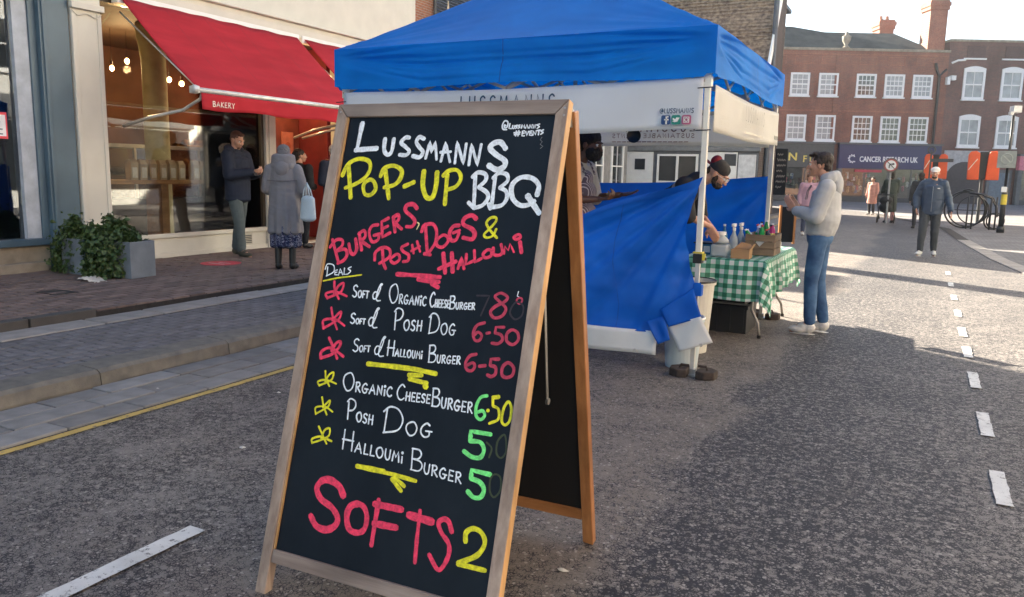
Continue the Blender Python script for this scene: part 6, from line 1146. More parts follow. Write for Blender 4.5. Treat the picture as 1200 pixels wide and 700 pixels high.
# menu boards at the far corner pole
def menu(name, label, cx_, cy_, z0, z1, w_, frame):
    t = thing(name, label, 'menu board', (cx_, cy_, z0)); rx = R(20)
    rot = Matrix.Rotation(R(25), 3, 'Z'); MB().box((cx_, cy_, (z0+z1)/2), (w_, .02, z1-z0), rot=rot).obj('board', M_CB, t, bevel=.008)
    if frame:
        for s in (-1, 1): p = rot @ Vector((s*(w_/2+.012), 0, 0)); MB().box((cx_+p.x, cy_+p.y, (z0+z1)/2), (.022, .03, z1-z0+.03), rot=rot).obj('frame', W_NEW, t)
    m = MB(); f = lambda x, y, h: Vector((cx_, cy_, 0))+rot @ Vector((x, -.0105-h, 0))+Vector((0, 0, y)); random.seed(3)
    for k in range(int((z1-z0)/.065)):
        ribbon(m, [Vector((-w_*.36+w_*.7*i/14, z1-.06-k*.055+.012*math.sin(i*1.7+k)*random.uniform(.5, 1.3))) for i in range(15 if k % 3 else 10)], .006, f, .001+k*1e-5)
    if not frame: m.obj('handwriting', INK['g'], t)
    return t
menu('small_menu_board', 'narrow black menu board hung on the far gazebo pole', -1.335, 8.62, 1.33, 1.80, .125, False)
menu('low_menu_board', 'narrow black board with a wooden edge below the hanging menu board', -1.28, 8.95, .82, 1.20, .13, True)
# ================================================================== PEOPLE
V3 = Vector
def blob(name, prims, vox, mt, parent, it=4, disp=None, fac=.5):
    mb = MB()
    for p in prims:
        if p[0] == 'c':
            a, b, r0, r1 = V3(p[1]), V3(p[2]), p[3], p[4]
            if (a-b).length < 1e-4: mb.sphere(a, r0, 12, 8); continue
            mb.cyl(a, b, r0, r1, 14); mb.sphere(a, r0*.999, 14, 9); mb.sphere(b, r1*.999, 14, 9)
        else: mb.sphere(p[1], p[2], 20, 12, p[3] if len(p) > 3 else None)
    me = bpy.data.meshes.new('t'); me.from_pydata([tuple(v) for v in mb.v], [], mb.f); o = bpy.data.objects.new('t', me); COL.objects.link(o)
    bm = bmesh.new(); bm.from_mesh(me); bmesh.ops.remove_doubles(bm, verts=bm.verts, dist=1e-5); bmesh.ops.recalc_face_normals(bm, faces=bm.faces); bm.to_mesh(me); bm.free()
    r = o.modifiers.new('r', 'REMESH'); r.mode = 'VOXEL'; r.voxel_size = vox; r.use_smooth_shade = True
    if it: s = o.modifiers.new('s', 'SMOOTH'); s.factor = fac; s.iterations = it
    dg = bpy.context.evaluated_depsgraph_get(); dg.update(); me2 = bpy.data.meshes.new_from_object(o.evaluated_get(dg)); bpy.data.objects.remove(o)
    if disp:
        ns = [v.normal.copy() for v in me2.vertices]
        for v, n in zip(me2.vertices, ns): v.co += n*disp(v.co)
    me2.name = name; me2.materials.clear(); me2.materials.append(mt); me2.polygons.foreach_set('use_smooth', [True]*len(me2.polygons))
    q = bpy.data.objects.new(name, me2); COL.objects.link(q)
    if parent is not None: q.parent = parent
    return q
def folds(k, seed=0, sc=1.0):
    def f(p):
        a = noise.noise(V3((p.x*5*sc+seed, p.y*5*sc, p.z*6*sc+p.x*4))); b = noise.noise(V3((p.x*9*sc+p.z*6, p.y*9*sc+seed, p.z*13*sc)))
        return k*.75*a+k*.55*(.35-abs(b)*1.6)
    return f
def hand(P, w_, d, pn, side, curl=.35, s=1.0):
    """P prims; w_ wrist, d direction of hand, pn palm normal (palm faces pn), side +1 thumb along cross"""
    d = V3(d).normalized(); pn = V3(pn); pn = (pn-d*pn.dot(d)).normalized(); sd = d.cross(pn).normalized()*side; w_ = V3(w_)
    for k in range(4):
        o = (k-1.5)*.019*s; P.append(('c', w_+d*.015*s+sd*o*.6, w_+d*.085*s+sd*o, .013*s, .0115*s))
        L = (.036, .042, .044, .033)[k]*s if side else 0; a = curl*(.6+.12*k); p = w_+d*.088*s+sd*o; dd = d.copy(); rr = .0092*s
        for j in range(3):
            c, sn = math.cos(a), math.sin(a); dd = (dd*c+pn*sn).normalized() if j == 0 else (dd*c+(pn-dd*pn.dot(dd)).normalized()*sn).normalized()
            q = p+dd*L*(1, .72, .55)[j]; P.append(('c', p, q, rr, rr*.9)); p = q; rr *= .92; a = curl*.9
    t0 = w_+d*.025*s-sd*.028*s; t1 = t0+(d*.5-sd*.75+pn*.35).normalized()*.04*s; t2 = t1+(d*.8-sd*.3+pn*.4).normalized()*.034*s
    P += [('c', t0, t1, .013*s, .0105*s), ('c', t1, t2, .0105*s, .0085*s)]
def skinmat(name, c): 
    t = NT(name); v = t.co(); t.link(t.mix(t.ramp(t.noise(v, 14, 3), [(.3, 0), (.7, 1)]), mul(c, .85), mul(c, 1.12)), t.b.inputs['Base Color']); t.b.inputs['Roughness'].default_value = .5
    t.b.inputs['Subsurface Weight'].default_value = .12; t.b.inputs['Subsurface Radius'].default_value = (.02, .008, .004); t.bump(t.noise(v, 160, 2), .08, .001); return t.m
SK1 = skinmat('pale_skin', (.52, .28, .19)); SK2 = skinmat('dark_skin', (.11, .05, .028)); SK3 = skinmat('tan_skin', (.42, .22, .145))
def clothm(name, c, rough=.85, var=.12, weave=900): return mat(name, c, rough, var=var, vs=8, bump=.25, bs=weave, bd=.0006)
BASE = dict(pel=(0, 0, .96), ch=(0, 0, 1.28), nb=(0, -.01, 1.47), hd=(0, .02, 1.635), sl=(-.185, -.01, 1.42), sr=(.185, -.01, 1.42), el=(-.24, -.03, 1.13), er=(.24, -.03, 1.13), wl=(-.25, .06, .90), wr=(.25, .06, .90),
            hl=(-.09, 0, .93), hr=(.09, 0, .93), kl=(-.10, .02, .51), kr=(.10, .02, .51), al=(-.10, -.03, .10), ar=(.10, -.03, .10), tl=(-.12, .13, .03), tr=(.12, .13, .03))
def person(label, loc, rz, J=None, H=1.78, head=(0, 0), skin=None, hands=None, vox=.008, build=1.0, group=None, face=True, nose=1.0):
    """returns (root, joints, head matrix, scale)"""
    t = thing('person', label, 'person', loc, R(rz), group); j = {k: V3(v) for k, v in BASE.items()}
    if J: j.update({k: V3(v) for k, v in J.items()})
    s = H/1.775; j = {k: v*s for k, v in j.items()}; hm = Matrix.Rotation(R(head[0]), 3, 'Z') @ Matrix.Rotation(R(-head[1]), 3, 'X')
    h = j['hd']; hp = lambda x, y, z: h+hm @ (V3((x, y, z))*s); P = []
    E = lambda c, r, q=None: P.append(('e', hp(*c), tuple(v*s for v in r), (hm @ q) if q else hm))
    E((0, -.018, .035), (.074, .093, .088)); E((0, .030, -.015), (.060, .062, .072)); E((0, .042, -.060), (.043, .045, .045)); E((0, .072, -.088), (.020, .018, .016))
    E((0, .080, .030), (.052, .020, .014)); P.append(('c', hp(0, .088, .018), hp(0, .112*nose, -.024), .009*s, .0125*s)); E((-.012, .098, -.026), (.008, .011, .007)); E((.012, .098, -.026), (.008, .011, .007))
    E((0, .090, -.052), (.023, .010, .006)); E((0, .088, -.063), (.020, .011, .007)); E((-.040, .068, -.018), (.018, .018, .02)); E((.040, .068, -.018), (.018, .018, .02))
    for sx in (-1, 1): E((sx*.077, -.008, -.005), (.009, .019, .031), Matrix.Rotation(R(sx*14), 3, 'Z'))
    P.append(('c', j['nb'], hp(0, -.025, -.05), .058*s, .052*s)); 
    b = build
    P += [('c', j['sl'], j['sr'], .055*s*b, .055*s*b), ('e', (j['ch']+j['nb'])/2*.5+j['ch']*.5, (.15*s*b, .095*s*b, .15*s)), ('e', j['ch'].lerp(j['pel'], .55), (.135*s*b, .09*s*b, .16*s)), ('e', j['pel'], (.15*s*b, .10*s*b, .11*s))]
    for q in 'lr':
        P += [('c', j['s'+q], j['e'+q], .048*s, .038*s), ('c', j['e'+q], j['w'+q], .038*s, .025*s), ('c', j['h'+q], j['k'+q], .078*s, .052*s), ('c', j['k'+q], j['a'+q], .052*s, .034*s), ('c', j['a'+q], j['t'+q], .036*s, .028*s)]
    for q in 'lr':
        d = (j['w'+q]-j['e'+q]).normalized(); sp = (hands or {}).get(q)
        if sp: hand(P, j['w'+q], sp[0], sp[1], sp[2], sp[3] if len(sp) > 3 else .35, s)
        else: hand(P, j['w'+q], d, V3((1 if q == 'l' else -1, 0, 0)), -1 if q == 'l' else 1, .35, s)
    blob('body', P, vox, skin or SK1, t, 2)
    if face:
        for sx in (-1, 1):
            m = MB().sphere(hp(sx*.031, .0805, .012), .0125*s, 12, 8); e = m.obj('eye', M_EYE, t, world=False, smooth=True)
            MB().sphere(hp(sx*.031, .0915, .012), .0055*s, 8, 6).obj('iris', M_IRIS, e, world=False, smooth=True)
            P2 = [('c', hp(sx*.014, .100, .032), hp(sx*.046, .088, .034), .0045*s, .003*s)]; blob('eyebrow', P2, .0025, M_BROW, t, 1)
        blob('lips', [('c', hp(-.017, .096, -.057), hp(.017, .096, -.057), .0045*s, .0045*s), ('e', hp(0, .101, -.057), (.012*s, .005*s, .007*s), hm)], .003, M_LIP, t, 1)
    return t, j, hp, s, hm
M_EYE = mat('eye_white', (.7, .68, .65), .2, bump=0); M_IRIS = mat('dark_iris', (.03, .02, .012), .2, bump=0); M_BROW = mat('dark_eyebrow', (.03, .02, .015), .8); M_LIP = mat('lip_pink', (.40, .15, .12), .45)
def torso(j, s, zh, r_hem=(.19, .14), r_ch=(.20, .135), r_w=(.185, .13), cen=None, n=30):
    P = []; a = j['pel'].copy(); c = j['ch']; nb = j['nb']
    bot = V3((a.x, a.y, zh)); 
    for i in range(n+1):
        t_ = i/n; z = t_
        if t_ < .5: p = bot.lerp(a.lerp(c, .5), t_*2); r = [u+(v-u)*t_*2 for u, v in zip(r_hem, r_w)]
        else: p = a.lerp(c, .5).lerp(c.lerp(nb, .45), (t_-.5)*2); r = [u+(v-u)*(t_-.5)*2 for u, v in zip(r_w, r_ch)]
        P.append(('e', p, (r[0]*s, r[1]*s, .055*s)))
    P += [('c', j['sl']*.92+nb*.08, j['sr']*.92+nb*.08, .07*s, .07*s), ('c', c.lerp(nb, .6), nb, .10*s, .07*s)]
    return P
def sleeves(j, s, r=(.078, .060, .050), qs='lr', cuff=.96):
    P = []
    for q in qs:
        e, w_ = j['e'+q], j['w'+q]; P += [('c', j['s'+q], e, r[0]*s, r[1]*s), ('c', e, e.lerp(w_, cuff), r[1]*s, r[2]*s)]
    return P
def trousers(t, j, s, m_, r=(.098, .072, .058), seed=0, vox=.010, hem=.92, k=.006):
    P = [('e', j['pel'], (.165*s, .125*s, .12*s)), ('e', j['pel']+V3((0, 0, .07*s)), (.155*s, .115*s, .06*s))]
    for q in 'lr': P += [('c', j['h'+q], j['k'+q], r[0]*s, r[1]*s), ('c', j['k'+q], j['k'+q].lerp(j['a'+q], hem), r[1]*s, r[2]*s)]
    return blob('trousers', P, vox, m_, t, 3, folds(k, seed, 1.3))
def shoes(t, j, s, m_, sole=None, chunky=1.0, vox=.006):
    for q in 'lr':
        a, c = j['a'+q], j['t'+q]; d = (c-a); d.z = 0; d.normalize(); sd = V3((-d.y, d.x, 0)); rot = Matrix((sd, d, V3((0, 0, 1)))).transposed()
        base = V3((a.x, a.y, 0)); up = a.z-.10*s
        P = [('e', base+d*.0+V3((0, 0, up+.065*s)), (.045*s*chunky, .06*s, .055*s), rot), ('e', base+d*.10*s+V3((0, 0, max(0, c.z-.03*s)+.042*s)), (.048*s*chunky, .10*s, .036*s), rot), ('e', base+d*.05*s+V3((0, 0, up*.5+.06*s)), (.042*s*chunky, .07*s, .05*s), rot)]
        o = blob('shoe', P, vox, m_, t, 2)
        zb = up*.6
        b = MB(); pts = []
        for i in range(16): an = 2*math.pi*i/16; r_ = 1; pts.append((math.cos(an)*.041*s*chunky, .058*s+math.sin(an)*.118*s))
        b.prism(pts, base+V3((0, 0, zb+.001)), sd, d, .028*s); b.obj('sole', sole or M_BLACK, o, world=False)
def hood(t, j, s, m_, r=.05, spread=.115, up=0.0, back=.06):
    nb = j['nb']; P = []
    for k in range(9):
        a = R(-115+230*k/8+0); p = nb+V3((spread*s*math.sin(a), -back*s-.055*s*math.cos(a)+.03, (.015+.02*math.cos(a)+up)*s)); P.append(('e', p, (r*s, r*s, r*s*1.15)))
    P.append(('e', nb+V3((0, -(back+.05)*s, -.03*s)), (.10*s, .05*s, .11*s)))
    return blob('hood', P, .009, m_, t, 3, folds(.005, 3, 1.2))
def hair(t, hp, hm, s, m_, prims, vox=.006, k=.005, name='hair'):
    P = [('e', hp(*c), tuple(v*s for v in r), hm) for c, r in prims]
    return blob(name, P, vox, m_, t, 1, lambda p: k*noise.noise(p*55)+k*1.2*noise.noise(V3((p.x*110, p.y*110, p.z*40))))
M_HAIR = mat('dark_brown_hair', (.022, .013, .009), .6, var=.4, vs=30, bump=.6, bs=200, bd=.002); M_GREYHAIR = mat('grey_hair', (.30, .28, .26), .7, var=.3, vs=30, bump=.6, bs=200, bd=.002)
M_GREYH = clothm('grey_marl_sweat', (.40, .415, .43), var=.10); M_RIB = clothm('grey_rib', (.27, .29, .25)); M_DENIM = NT('blue_denim'); tq = M_DENIM; v_ = tq.co()
tq.link(tq.mix(tq.ramp(tq.noise(v_, 5, 4), [(.35, 0), (.7, 1)]), (.02, .06, .15), (.075, .165, .31)), tq.b.inputs['Base Color']); tq.b.inputs['Roughness'].default_value = .85; tq.bump(tq.noise(v_, 700, 2), .3, .0006); M_DENIM = tq.m
# ---- customer in a grey hoodie
t, j, hp, s, hm = person('young dark haired man in a grey hoodie and blue jeans waiting at the stall table', (-.86, 8.2, 0), 88, dict(ch=(0, -.03, 1.28), nb=(0, -.02, 1.475), hd=(0, .055, 1.63), sl=(-.17, -.05, 1.42), sr=(.17, -.05, 1.42), el=(-.235, .02, 1.15), er=(.235, -.01, 1.14), wl=(-.10, .235, 1.20), wr=(.13, .235, 1.19), kl=(-.09, .04, .51), kr=(.10, .0, .51), al=(-.09, .02, .10), ar=(.10, -.08, .10), tl=(-.10, .18, .03), tr=(.12, .08, .03), pel=(0, .0, .95)), 1.77, (0, 0),
    SK1, dict(l=((.15, .62, .75), (.9, -.3, .1), -1, .22), r=((-.05, .60, .80), (-1, -.2, .2), 1, .25)), .0055)
blob('hoodie', torso(j, s, .985, (.178, .138), (.195, .135), (.205, .160))+sleeves(j, s, (.085, .072, .052), cuff=.9), .008, M_GREYH, t, 4, folds(.011, 1))
blob('hem_rib', [('e', j['pel']+V3((0, 0, z)), (.160, .120, .022)) for z in (-.02, -.005, .01)], .008, M_RIB, t, 1)
for q in 'lr': blob('cuff', [('c', j['e'+q].lerp(j['w'+q], .86), j['e'+q].lerp(j['w'+q], .99), .042, .038)], .006, M_RIB, t, 1)
hood(t, j, s, M_GREYH, .05, .105, .02, .055)
for sx in (-1, 1): m = MB(); m.tube([(sx*.03, .115, 1.44), (sx*.04, .145, 1.38), (sx*.045, .155, 1.30)], .004, 6); m.obj('drawstring', M_DARK, t, world=False)
trousers(t, j, s, M_DENIM, (.090, .068, .056), 4)
shoes(t, j, s, mat('white_trainer', (.58, .57, .54), .6, var=.2, vs=20), mat('trainer_sole', (.68, .66, .62), .6), 1.15)
hair(t, hp, hm, s, M_HAIR, [((0, -.030, .055), (.082, .096, .080)), ((0, -.07, .0), (.068, .045, .06)), ((0, .040, .110), (.058, .040, .026)), ((-.025, .078, .098), (.026, .022, .016)), ((.02, .074, .102), (.028, .024, .018)), ((-.072, -.012, .03), (.012, .032, .040)), ((.072, -.012, .03), (.012, .032, .040))], k=.005)
# ---- bending stall worker
M_BSH = clothm('charcoal_shirt', (.014, .015, .018))
t, j, hp, s, hm = person('bearded stall worker in glasses and backwards cap bending over the table', (-2.24, 7.35, 0), -90, dict(pel=(0, -.05, .95), ch=(0, .16, 1.24), nb=(0, .36, 1.43), hd=(0, .545, 1.50), sl=(-.19, .30, 1.40), sr=(.19, .30, 1.40), el=(-.22, .36, 1.12), er=(.23, .36, 1.13), wl=(-.08, .50, 1.02), wr=(.08, .52, 1.04)), 1.80, (0, 38), SK1,
    dict(l=((.2, .5, -.85), (1, 0, 0), -1, .5), r=((-.2, .4, -.9), (-1, 0, 0), 1, .5)), .0065)
blob('shirt', torso(j, s, .95)+sleeves(j, s, (.082, .070, .060), cuff=.02)+[('c', j['ch'], j['nb'], .15, .10)], .010, M_BSH, t, 4, folds(.008, 7))
trousers(t, j, s, M_BSH, seed=2, vox=.014); shoes(t, j, s, M_BLACK, vox=.01)
hair(t, hp, hm, s, M_HAIR, [((0, .055, -.068), (.056, .052, .040)), ((-.058, .02, -.035), (.014, .025, .045)), ((.058, .02, -.035), (.014, .025, .045)), ((0, -.08, -.01), (.06, .03, .05))], k=.005, name='beard')
cp = blob('cap', [('e', hp(0, -.02, .065), (.086, .104, .070), hm), ('e', hp(0, -.02, .045), (.084, .102, .05), hm)], .006, mat('charcoal_cap', (.03, .03, .032), .8), t, 2)
blob('cap_peak', [('e', hp(0, -.145, .035), (.055, .065, .010), hm)], .004, mat('red_cap_peak', (.20, .012, .025), .8), t, 1); blob('cap_panel', [('e', hp(0, -.085, .085), (.07, .05, .055), hm)], .005, mat('red_cap_panel', (.20, .012, .025), .8), t, 1)
m = MB()
for sx in (-1, 1):
    m.tube([hp(sx*.032+.022*math.cos(R(a)), .104, .010+.016*math.sin(R(a))) for a in range(0, 360, 30)], .003, 5, True); m.tube([hp(sx*.054, .10, .012), hp(sx*.078, .04, .012), hp(sx*.08, -.01, .008)], .0028, 5)
m.obj('glasses', mat('pale_frame', (.5, .5, .5), .3), t, world=False)
# ---- first stall worker (head tucked behind the banner)
M_SH = clothm('pale_grey_shirt', (.34, .33, .30)); NTa = NT('striped_apron'); tq = NTa; v_ = tq.co(); sx_ = tq.n.new('ShaderNodeSeparateXYZ'); tq.link(v_, sx_.inputs[0]); ma = tq.n.new('ShaderNodeMath'); ma.operation = 'SINE'; mb_ = tq.n.new('ShaderNodeMath'); mb_.operation = 'MULTIPLY'; mb_.inputs[1].default_value = 330
ad = tq.n.new('ShaderNodeMath'); ad.operation = 'ADD'; tq.link(sx_.outputs[0], ad.inputs[0]); tq.link(sx_.outputs[1], ad.inputs[1]); tq.link(ad.outputs[0], mb_.inputs[0]); tq.link(mb_.outputs[0], ma.inputs[0]); tq.link(tq.ramp(ma.outputs[0], [(.45, (.07, .05, .07)), (.8, (.35, .32, .34))]), tq.b.inputs['Base Color']); tq.b.inputs['Roughness'].default_value = .85; M_APR = tq.m
t, j, hp, s, hm = person('stall worker in a pale shirt and striped apron holding his open hands forward', (-2.83, 6.75, 0), -98, dict(pel=(0, -.06, .98), ch=(0, -.02, 1.30), nb=(0, .03, 1.49), hd=(0, .135, 1.645), sl=(-.19, .0, 1.44), sr=(.19, .0, 1.44), el=(-.25, .06, 1.20), er=(.23, .05, 1.19), wl=(-.20, .32, 1.235), wr=(.10, .29, 1.20)), 1.90, (0, 12), SK2,
    dict(l=((.1, 1, .12), (.3, 0, 1), -1, .12), r=((0, 1, .1), (0, -.2, 1), 1, .8)), .0065)
blob('shirt', torso(j, s, .93)+sleeves(j, s, (.080, .066, .058), cuff=.05), .010, M_SH, t, 4, folds(.007, 5))
blob('apron', [('e', (0, .075, 1.36*s), (.11, .10, .09)), ('e', (0, .075, 1.25*s), (.15, .125, .14)), ('e', (0, .05, 1.08*s), (.19, .145, .13)), ('e', (0, .04, .9*s), (.20, .155, .14)), ('e', (0, .03, .72*s), (.17, .13, .14)), ('e', (0, .03, .55*s), (.165, .12, .1))], .010, M_APR, t, 4, folds(.005, 9))
m = MB(); 
for sx in (-1, 1): m.tube([(sx*.08, .155, 1.40*s), (sx*.085, .10, 1.50*s), (sx*.05, -.03, 1.54*s)], .009, 6)
m.obj('apron_strap', M_APR, t, world=False); trousers(t, j, s, M_BSH, seed=3, vox=.014); shoes(t, j, s, M_BLACK, vox=.01)
hair(t, hp, hm, s, mat('black_hair', (.006, .005, .005), .8), [((0, -.03, .05), (.09, .11, .09)), ((0, .05, -.06), (.075, .07, .07)), ((0, -.07, -.02), (.08, .06, .08))], k=.006)
o = blob('burger_bun', [('e', (-2.44, 6.62, 1.335), (.04, .045, .014))], .004, mat('bun', (.5, .33, .13), .7), None, 1); tag(o, 'pale flat bun held in the apron worker\'s hand', 'bread bun')
# ---- man in navy parka outside the bakery
M_NAVYC = clothm('navy_parka', (.010, .016, .035)); M_GT = clothm('grey_green_chino', (.085, .105, .105)); M_FUR = mat('fur_trim', (.14, .11, .08), .95, var=.5, vs=60, bump=1, bs=120, bd=.01)
t, j, hp, s, hm = person('ginger bearded man in a navy parka looking down at his phone outside the bakery', (-9.08, 8.72, .175), -80, dict(el=(-.25, .04, 1.16), er=(.26, .06, 1.16), wl=(-.10, .27, 1.18), wr=(.08, .30, 1.20), al=(-.13, -.16, .10), tl=(-.15, .0, .03), kl=(-.11, -.06, .51), ar=(.10, .10, .10), tr=(.13, .26, .03), kr=(.10, .08, .51)), 1.86, (-12, 22), SK1,
    dict(l=((.3, .8, .2), (.6, -.2, .7), -1, .7), r=((-.3, .8, .2), (-.6, -.2, .7), 1, .7)), .008)
blob('parka', torso(j, s, .86, (.205, .155), (.215, .15), (.21, .155))+sleeves(j, s, (.095, .080, .062)), .010, M_NAVYC, t, 4, folds(.010, 11)); hood(t, j, s, M_NAVYC, .055, .12, .02, .06)
blob('fur_trim', [('e', j['nb']+V3((.13*math.sin(R(a)), -.14-.02*math.cos(R(a*1.0)), .03+.06*math.cos(R(a)))), (.045, .045, .045)) for a in range(-120, 121, 20)], .008, M_FUR, t, 0, lambda p: .014*noise.noise(p*90))
trousers(t, j, s, M_GT, (.10, .078, .066), 6); shoes(t, j, s, mat('olive_trainer', (.07, .065, .045), .7), mat('dark_sole', (.05, .05, .045), .7))
hair(t, hp, hm, s, mat('auburn_hair', (.09, .035, .018), .6, bump=.5, bs=200), [((0, -.028, .052), (.080, .092, .078)), ((0, -.07, .0), (.066, .04, .06)), ((0, .05, .10), (.05, .035, .02)), ((0, .066, -.082), (.030, .024, .02))], k=.005)
o = MB().box((-8.72, 8.70, 1.44), (.012, .075, .14), rot=Matrix.Rotation(R(-35), 3, 'Y')).obj('mobile_phone', M_BLACK, bevel=.004); tag(o, 'dark mobile phone held by the man in the navy parka', 'phone')
# ---- woman in long grey raincoat, from behind
M_COAT = clothm('mauve_grey_raincoat', (.20, .185, .195), .6, .06); NTs = NT('navy_leopard_print'); tq = NTs; vo = tq.n.new('ShaderNodeTexVoronoi'); vo.inputs['Scale'].default_value = 34; tq.link(tq.co(), vo.inputs['Vector']); tq.link(tq.ramp(vo.outputs['Distance'], [(.32, (.008, .012, .05)), (.42, (.30, .30, .38)), (.55, (.01, .015, .06))]), tq.b.inputs['Base Color']); tq.b.inputs['Roughness'].default_value = .8
t, j, hp, s, hm = person('woman seen from behind in a long grey hooded raincoat and patterned skirt', (-7.42, 7.92, .175), 30, dict(el=(-.25, .0, 1.15), er=(.27, -.02, 1.13), wl=(-.16, .20, 1.10), wr=(.22, .16, 1.02)), 1.63, (12, 8), SK3, None, .009, face=False)
coat = []
for i in range(62): z = .50+i*.016; w_ = .235-.0012*i; coat.append(('e', V3((0, 0, z)), (w_ if z < 1.15 else w_-.01, .17-.00057*i, .045)))
blob('raincoat', coat+torso(j, s, .9, (.21, .15), (.20, .14), (.20, .145))+sleeves(j, s, (.085, .078, .062)), .010, M_COAT, t, 4, lambda p: folds(.007, 13)(p)+.012*math.sin(math.atan2(p.y, p.x)*9)*max(0, min(1, (1.15-p.z)*1.6)))
hood(t, j, s, M_COAT, .055, .115, -.02, .07)
m = MB(); m.tube([(-.19, -.10, 1.17), (-.1, -.157, 1.165), (0, -.17, 1.165), (.1, -.157, 1.165), (.19, -.1, 1.17)], .006, 6); m.obj('yoke_seam', mat('coat_seam', (.12, .11, .115), .8), t, world=False)
blob('skirt', [('e', V3((0, 0, .32+.012*i)), (.205, .15, .03)) for i in range(22)], .010, NTs.m, t, 3, lambda p: .012*math.sin(math.atan2(p.y, p.x)*11))
blob('socks', [('c', j['k'+q].lerp(j['a'+q], .3), j['a'+q], .052, .042) for q in 'lr'], .008, M_BLACK, t, 2); shoes(t, j, s, M_BLACK, mat('white_sole', (.75, .74, .7), .6), 1.05)
hair(t, hp, hm, s, mat('grey_knit_hat', (.16, .15, .155), .9, bump=.5, bs=150), [((0, -.02, .05), (.092, .104, .09)), ((0, -.05, .0), (.088, .08, .085))], k=.004, name='hat')
hair(t, hp, hm, s, M_GREYHAIR, [((-.055, -.045, -.06), (.04, .045, .05)), ((.055, -.045, -.06), (.04, .045, .05)), ((0, -.07, -.055), (.06, .035, .045))], k=.006)
M_BAG = mat('white_leather', (.60, .66, .68), .4, var=.06, bump=.15)
t = thing('handbag', 'white leather handbag hanging from the raincoat woman\'s arm', 'handbag', (-7.06, 7.96, .85)); c0 = V3((-7.06, 7.96, 0))
blob('bag_body', [('e', V3((0, 0, .02+z)), (.125-.09*z, .065-.04*z, .05)) for z in [.012*q for q in range(21)]], .008, M_BAG, t, 3, folds(.004, 3)); 
for dy in (-.03, .03): m = MB(); m.tube([(-.06, dy, .26), (-.045, dy*.6, .38), (-.01, 0, .47), (.03, dy*.6, .38), (.06, dy, .26)], .008, 6); m.obj('strap', M_BAG, t, world=False, smooth=True)
# ---- two more in the bakery queue
t, j, hp, s, hm = person('dark haired woman in a black coat waiting by the bakery door', (-9.22, 10.22, .175), 5, dict(wl=(-.15, .2, 1.1), wr=(.15, .2, 1.1)), 1.66, (-40, 0), SK1, None, .010)
blob('coat', torso(j, s, .62, (.22, .16), (.20, .14), (.195, .14))+sleeves(j, s, (.085, .07, .058)), .012, clothm('black_wool_coat', (.010, .010, .012)), t, 4, folds(.008, 17)); trousers(t, j, s, M_BSH, seed=8, vox=.014); shoes(t, j, s, M_BLACK, vox=.01)
hair(t, hp, hm, s, M_HAIR, [((0, -.03, .05), (.086, .10, .082)), ((0, -.10, .03), (.05, .045, .045)), ((0, -.06, -.03), (.07, .05, .06))])
m = MB(); m.tube([(-.14, -.13, 1.36), (0, -.165, 1.18), (.16, -.13, .98), (.2, 0, .9)], .008, 6); m.obj('bag_strap', mat('brown_strap', (.18, .08, .04), .6), t, world=False)
t, j, hp, s, hm = person('person in a navy jacket, white cap and blue jeans beside the bakery door', (-8.83, 10.62, .175), 60, dict(wl=(-.15, .2, 1.15), wr=(.05, .16, 1.42), er=(.24, .12, 1.2)), 1.74, (0, 10), SK1, None, .010)
blob('jacket', torso(j, s, .84, (.20, .15), (.20, .14), (.195, .145))+sleeves(j, s, (.085, .07, .058)), .012, M_NAVYC, t, 4, folds(.008, 19)); trousers(t, j, s, clothm('bright_blue_jeans', (.02, .06, .20)), (.1, .08, .07), 9, .012); shoes(t, j, s, mat('tan_shoe', (.35, .22, .12), .6), M_WHITE, vox=.01)
hair(t, hp, hm, s, mat('white_cap', (.55, .52, .50), .8), [((0, -.02, .05), (.088, .10, .085)), ((0, -.055, -.01), (.08, .06, .08))], k=.003, name='cap')
# ---- man walking in the road
M_NJ = clothm('dark_blue_jacket', (.022, .045, .085), .55)
t, j, hp, s, hm = person('man in a white cap and dark blue jacket walking towards us down the road', (.16, 18.2, 0), 176, dict(sl=(-.175, 0, 1.42), sr=(.175, 0, 1.42), el=(-.27, -.03, 1.16), er=(.29, -.05, 1.17), wl=(-.34, .06, .92), wr=(.27, .07, .95), ar=(.13, .12, .10), tr=(.16, .27, .035), kr=(.12, .12, .52), al=(-.10, -.08, .10), kl=(-.09, .03, .51), tl=(-.12, .07, .03)), 1.80, (0, 4), SK1, None, .008, 1.1)
blob('jacket', torso(j, s, .86, (.20, .15), (.205, .145), (.20, .15))+sleeves(j, s, (.088, .078, .056)), .012, M_NJ, t, 4, folds(.014, 23)); hood(t, j, s, M_NJ, .045, .11, -.01, .05)
m = MB(); m.box((-.10, .168, 1.36), (.045, .006, .018)); m.obj('chest_mark', M_WHITE, t, world=False); m = MB(); m.tube([(0, .16, .9), (0, .175, 1.15), (0, .165, 1.4)], .004, 5); m.obj('zip', M_METAL, t, world=False)
trousers(t, j, s, clothm('dark_grey_trousers', (.035, .042, .05)), (.105, .078, .062), 12, .011, k=.011); shoes(t, j, s, mat('pale_grey_trainer', (.45, .45, .44), .6), M_WHITE, 1.1)
hair(t, hp, hm, s, mat('white_cap_cloth', (.68, .66, .63), .8), [((0, -.012, .065), (.086, .10, .062)), ((0, .10, .040), (.06, .055, .009))], k=.001, name='cap'); hair(t, hp, hm, s, M_HAIR, [((0, .060, -.075), (.050, .040, .028)), ((0, .088, -.043), (.028, .010, .006))], k=.004, name='beard')
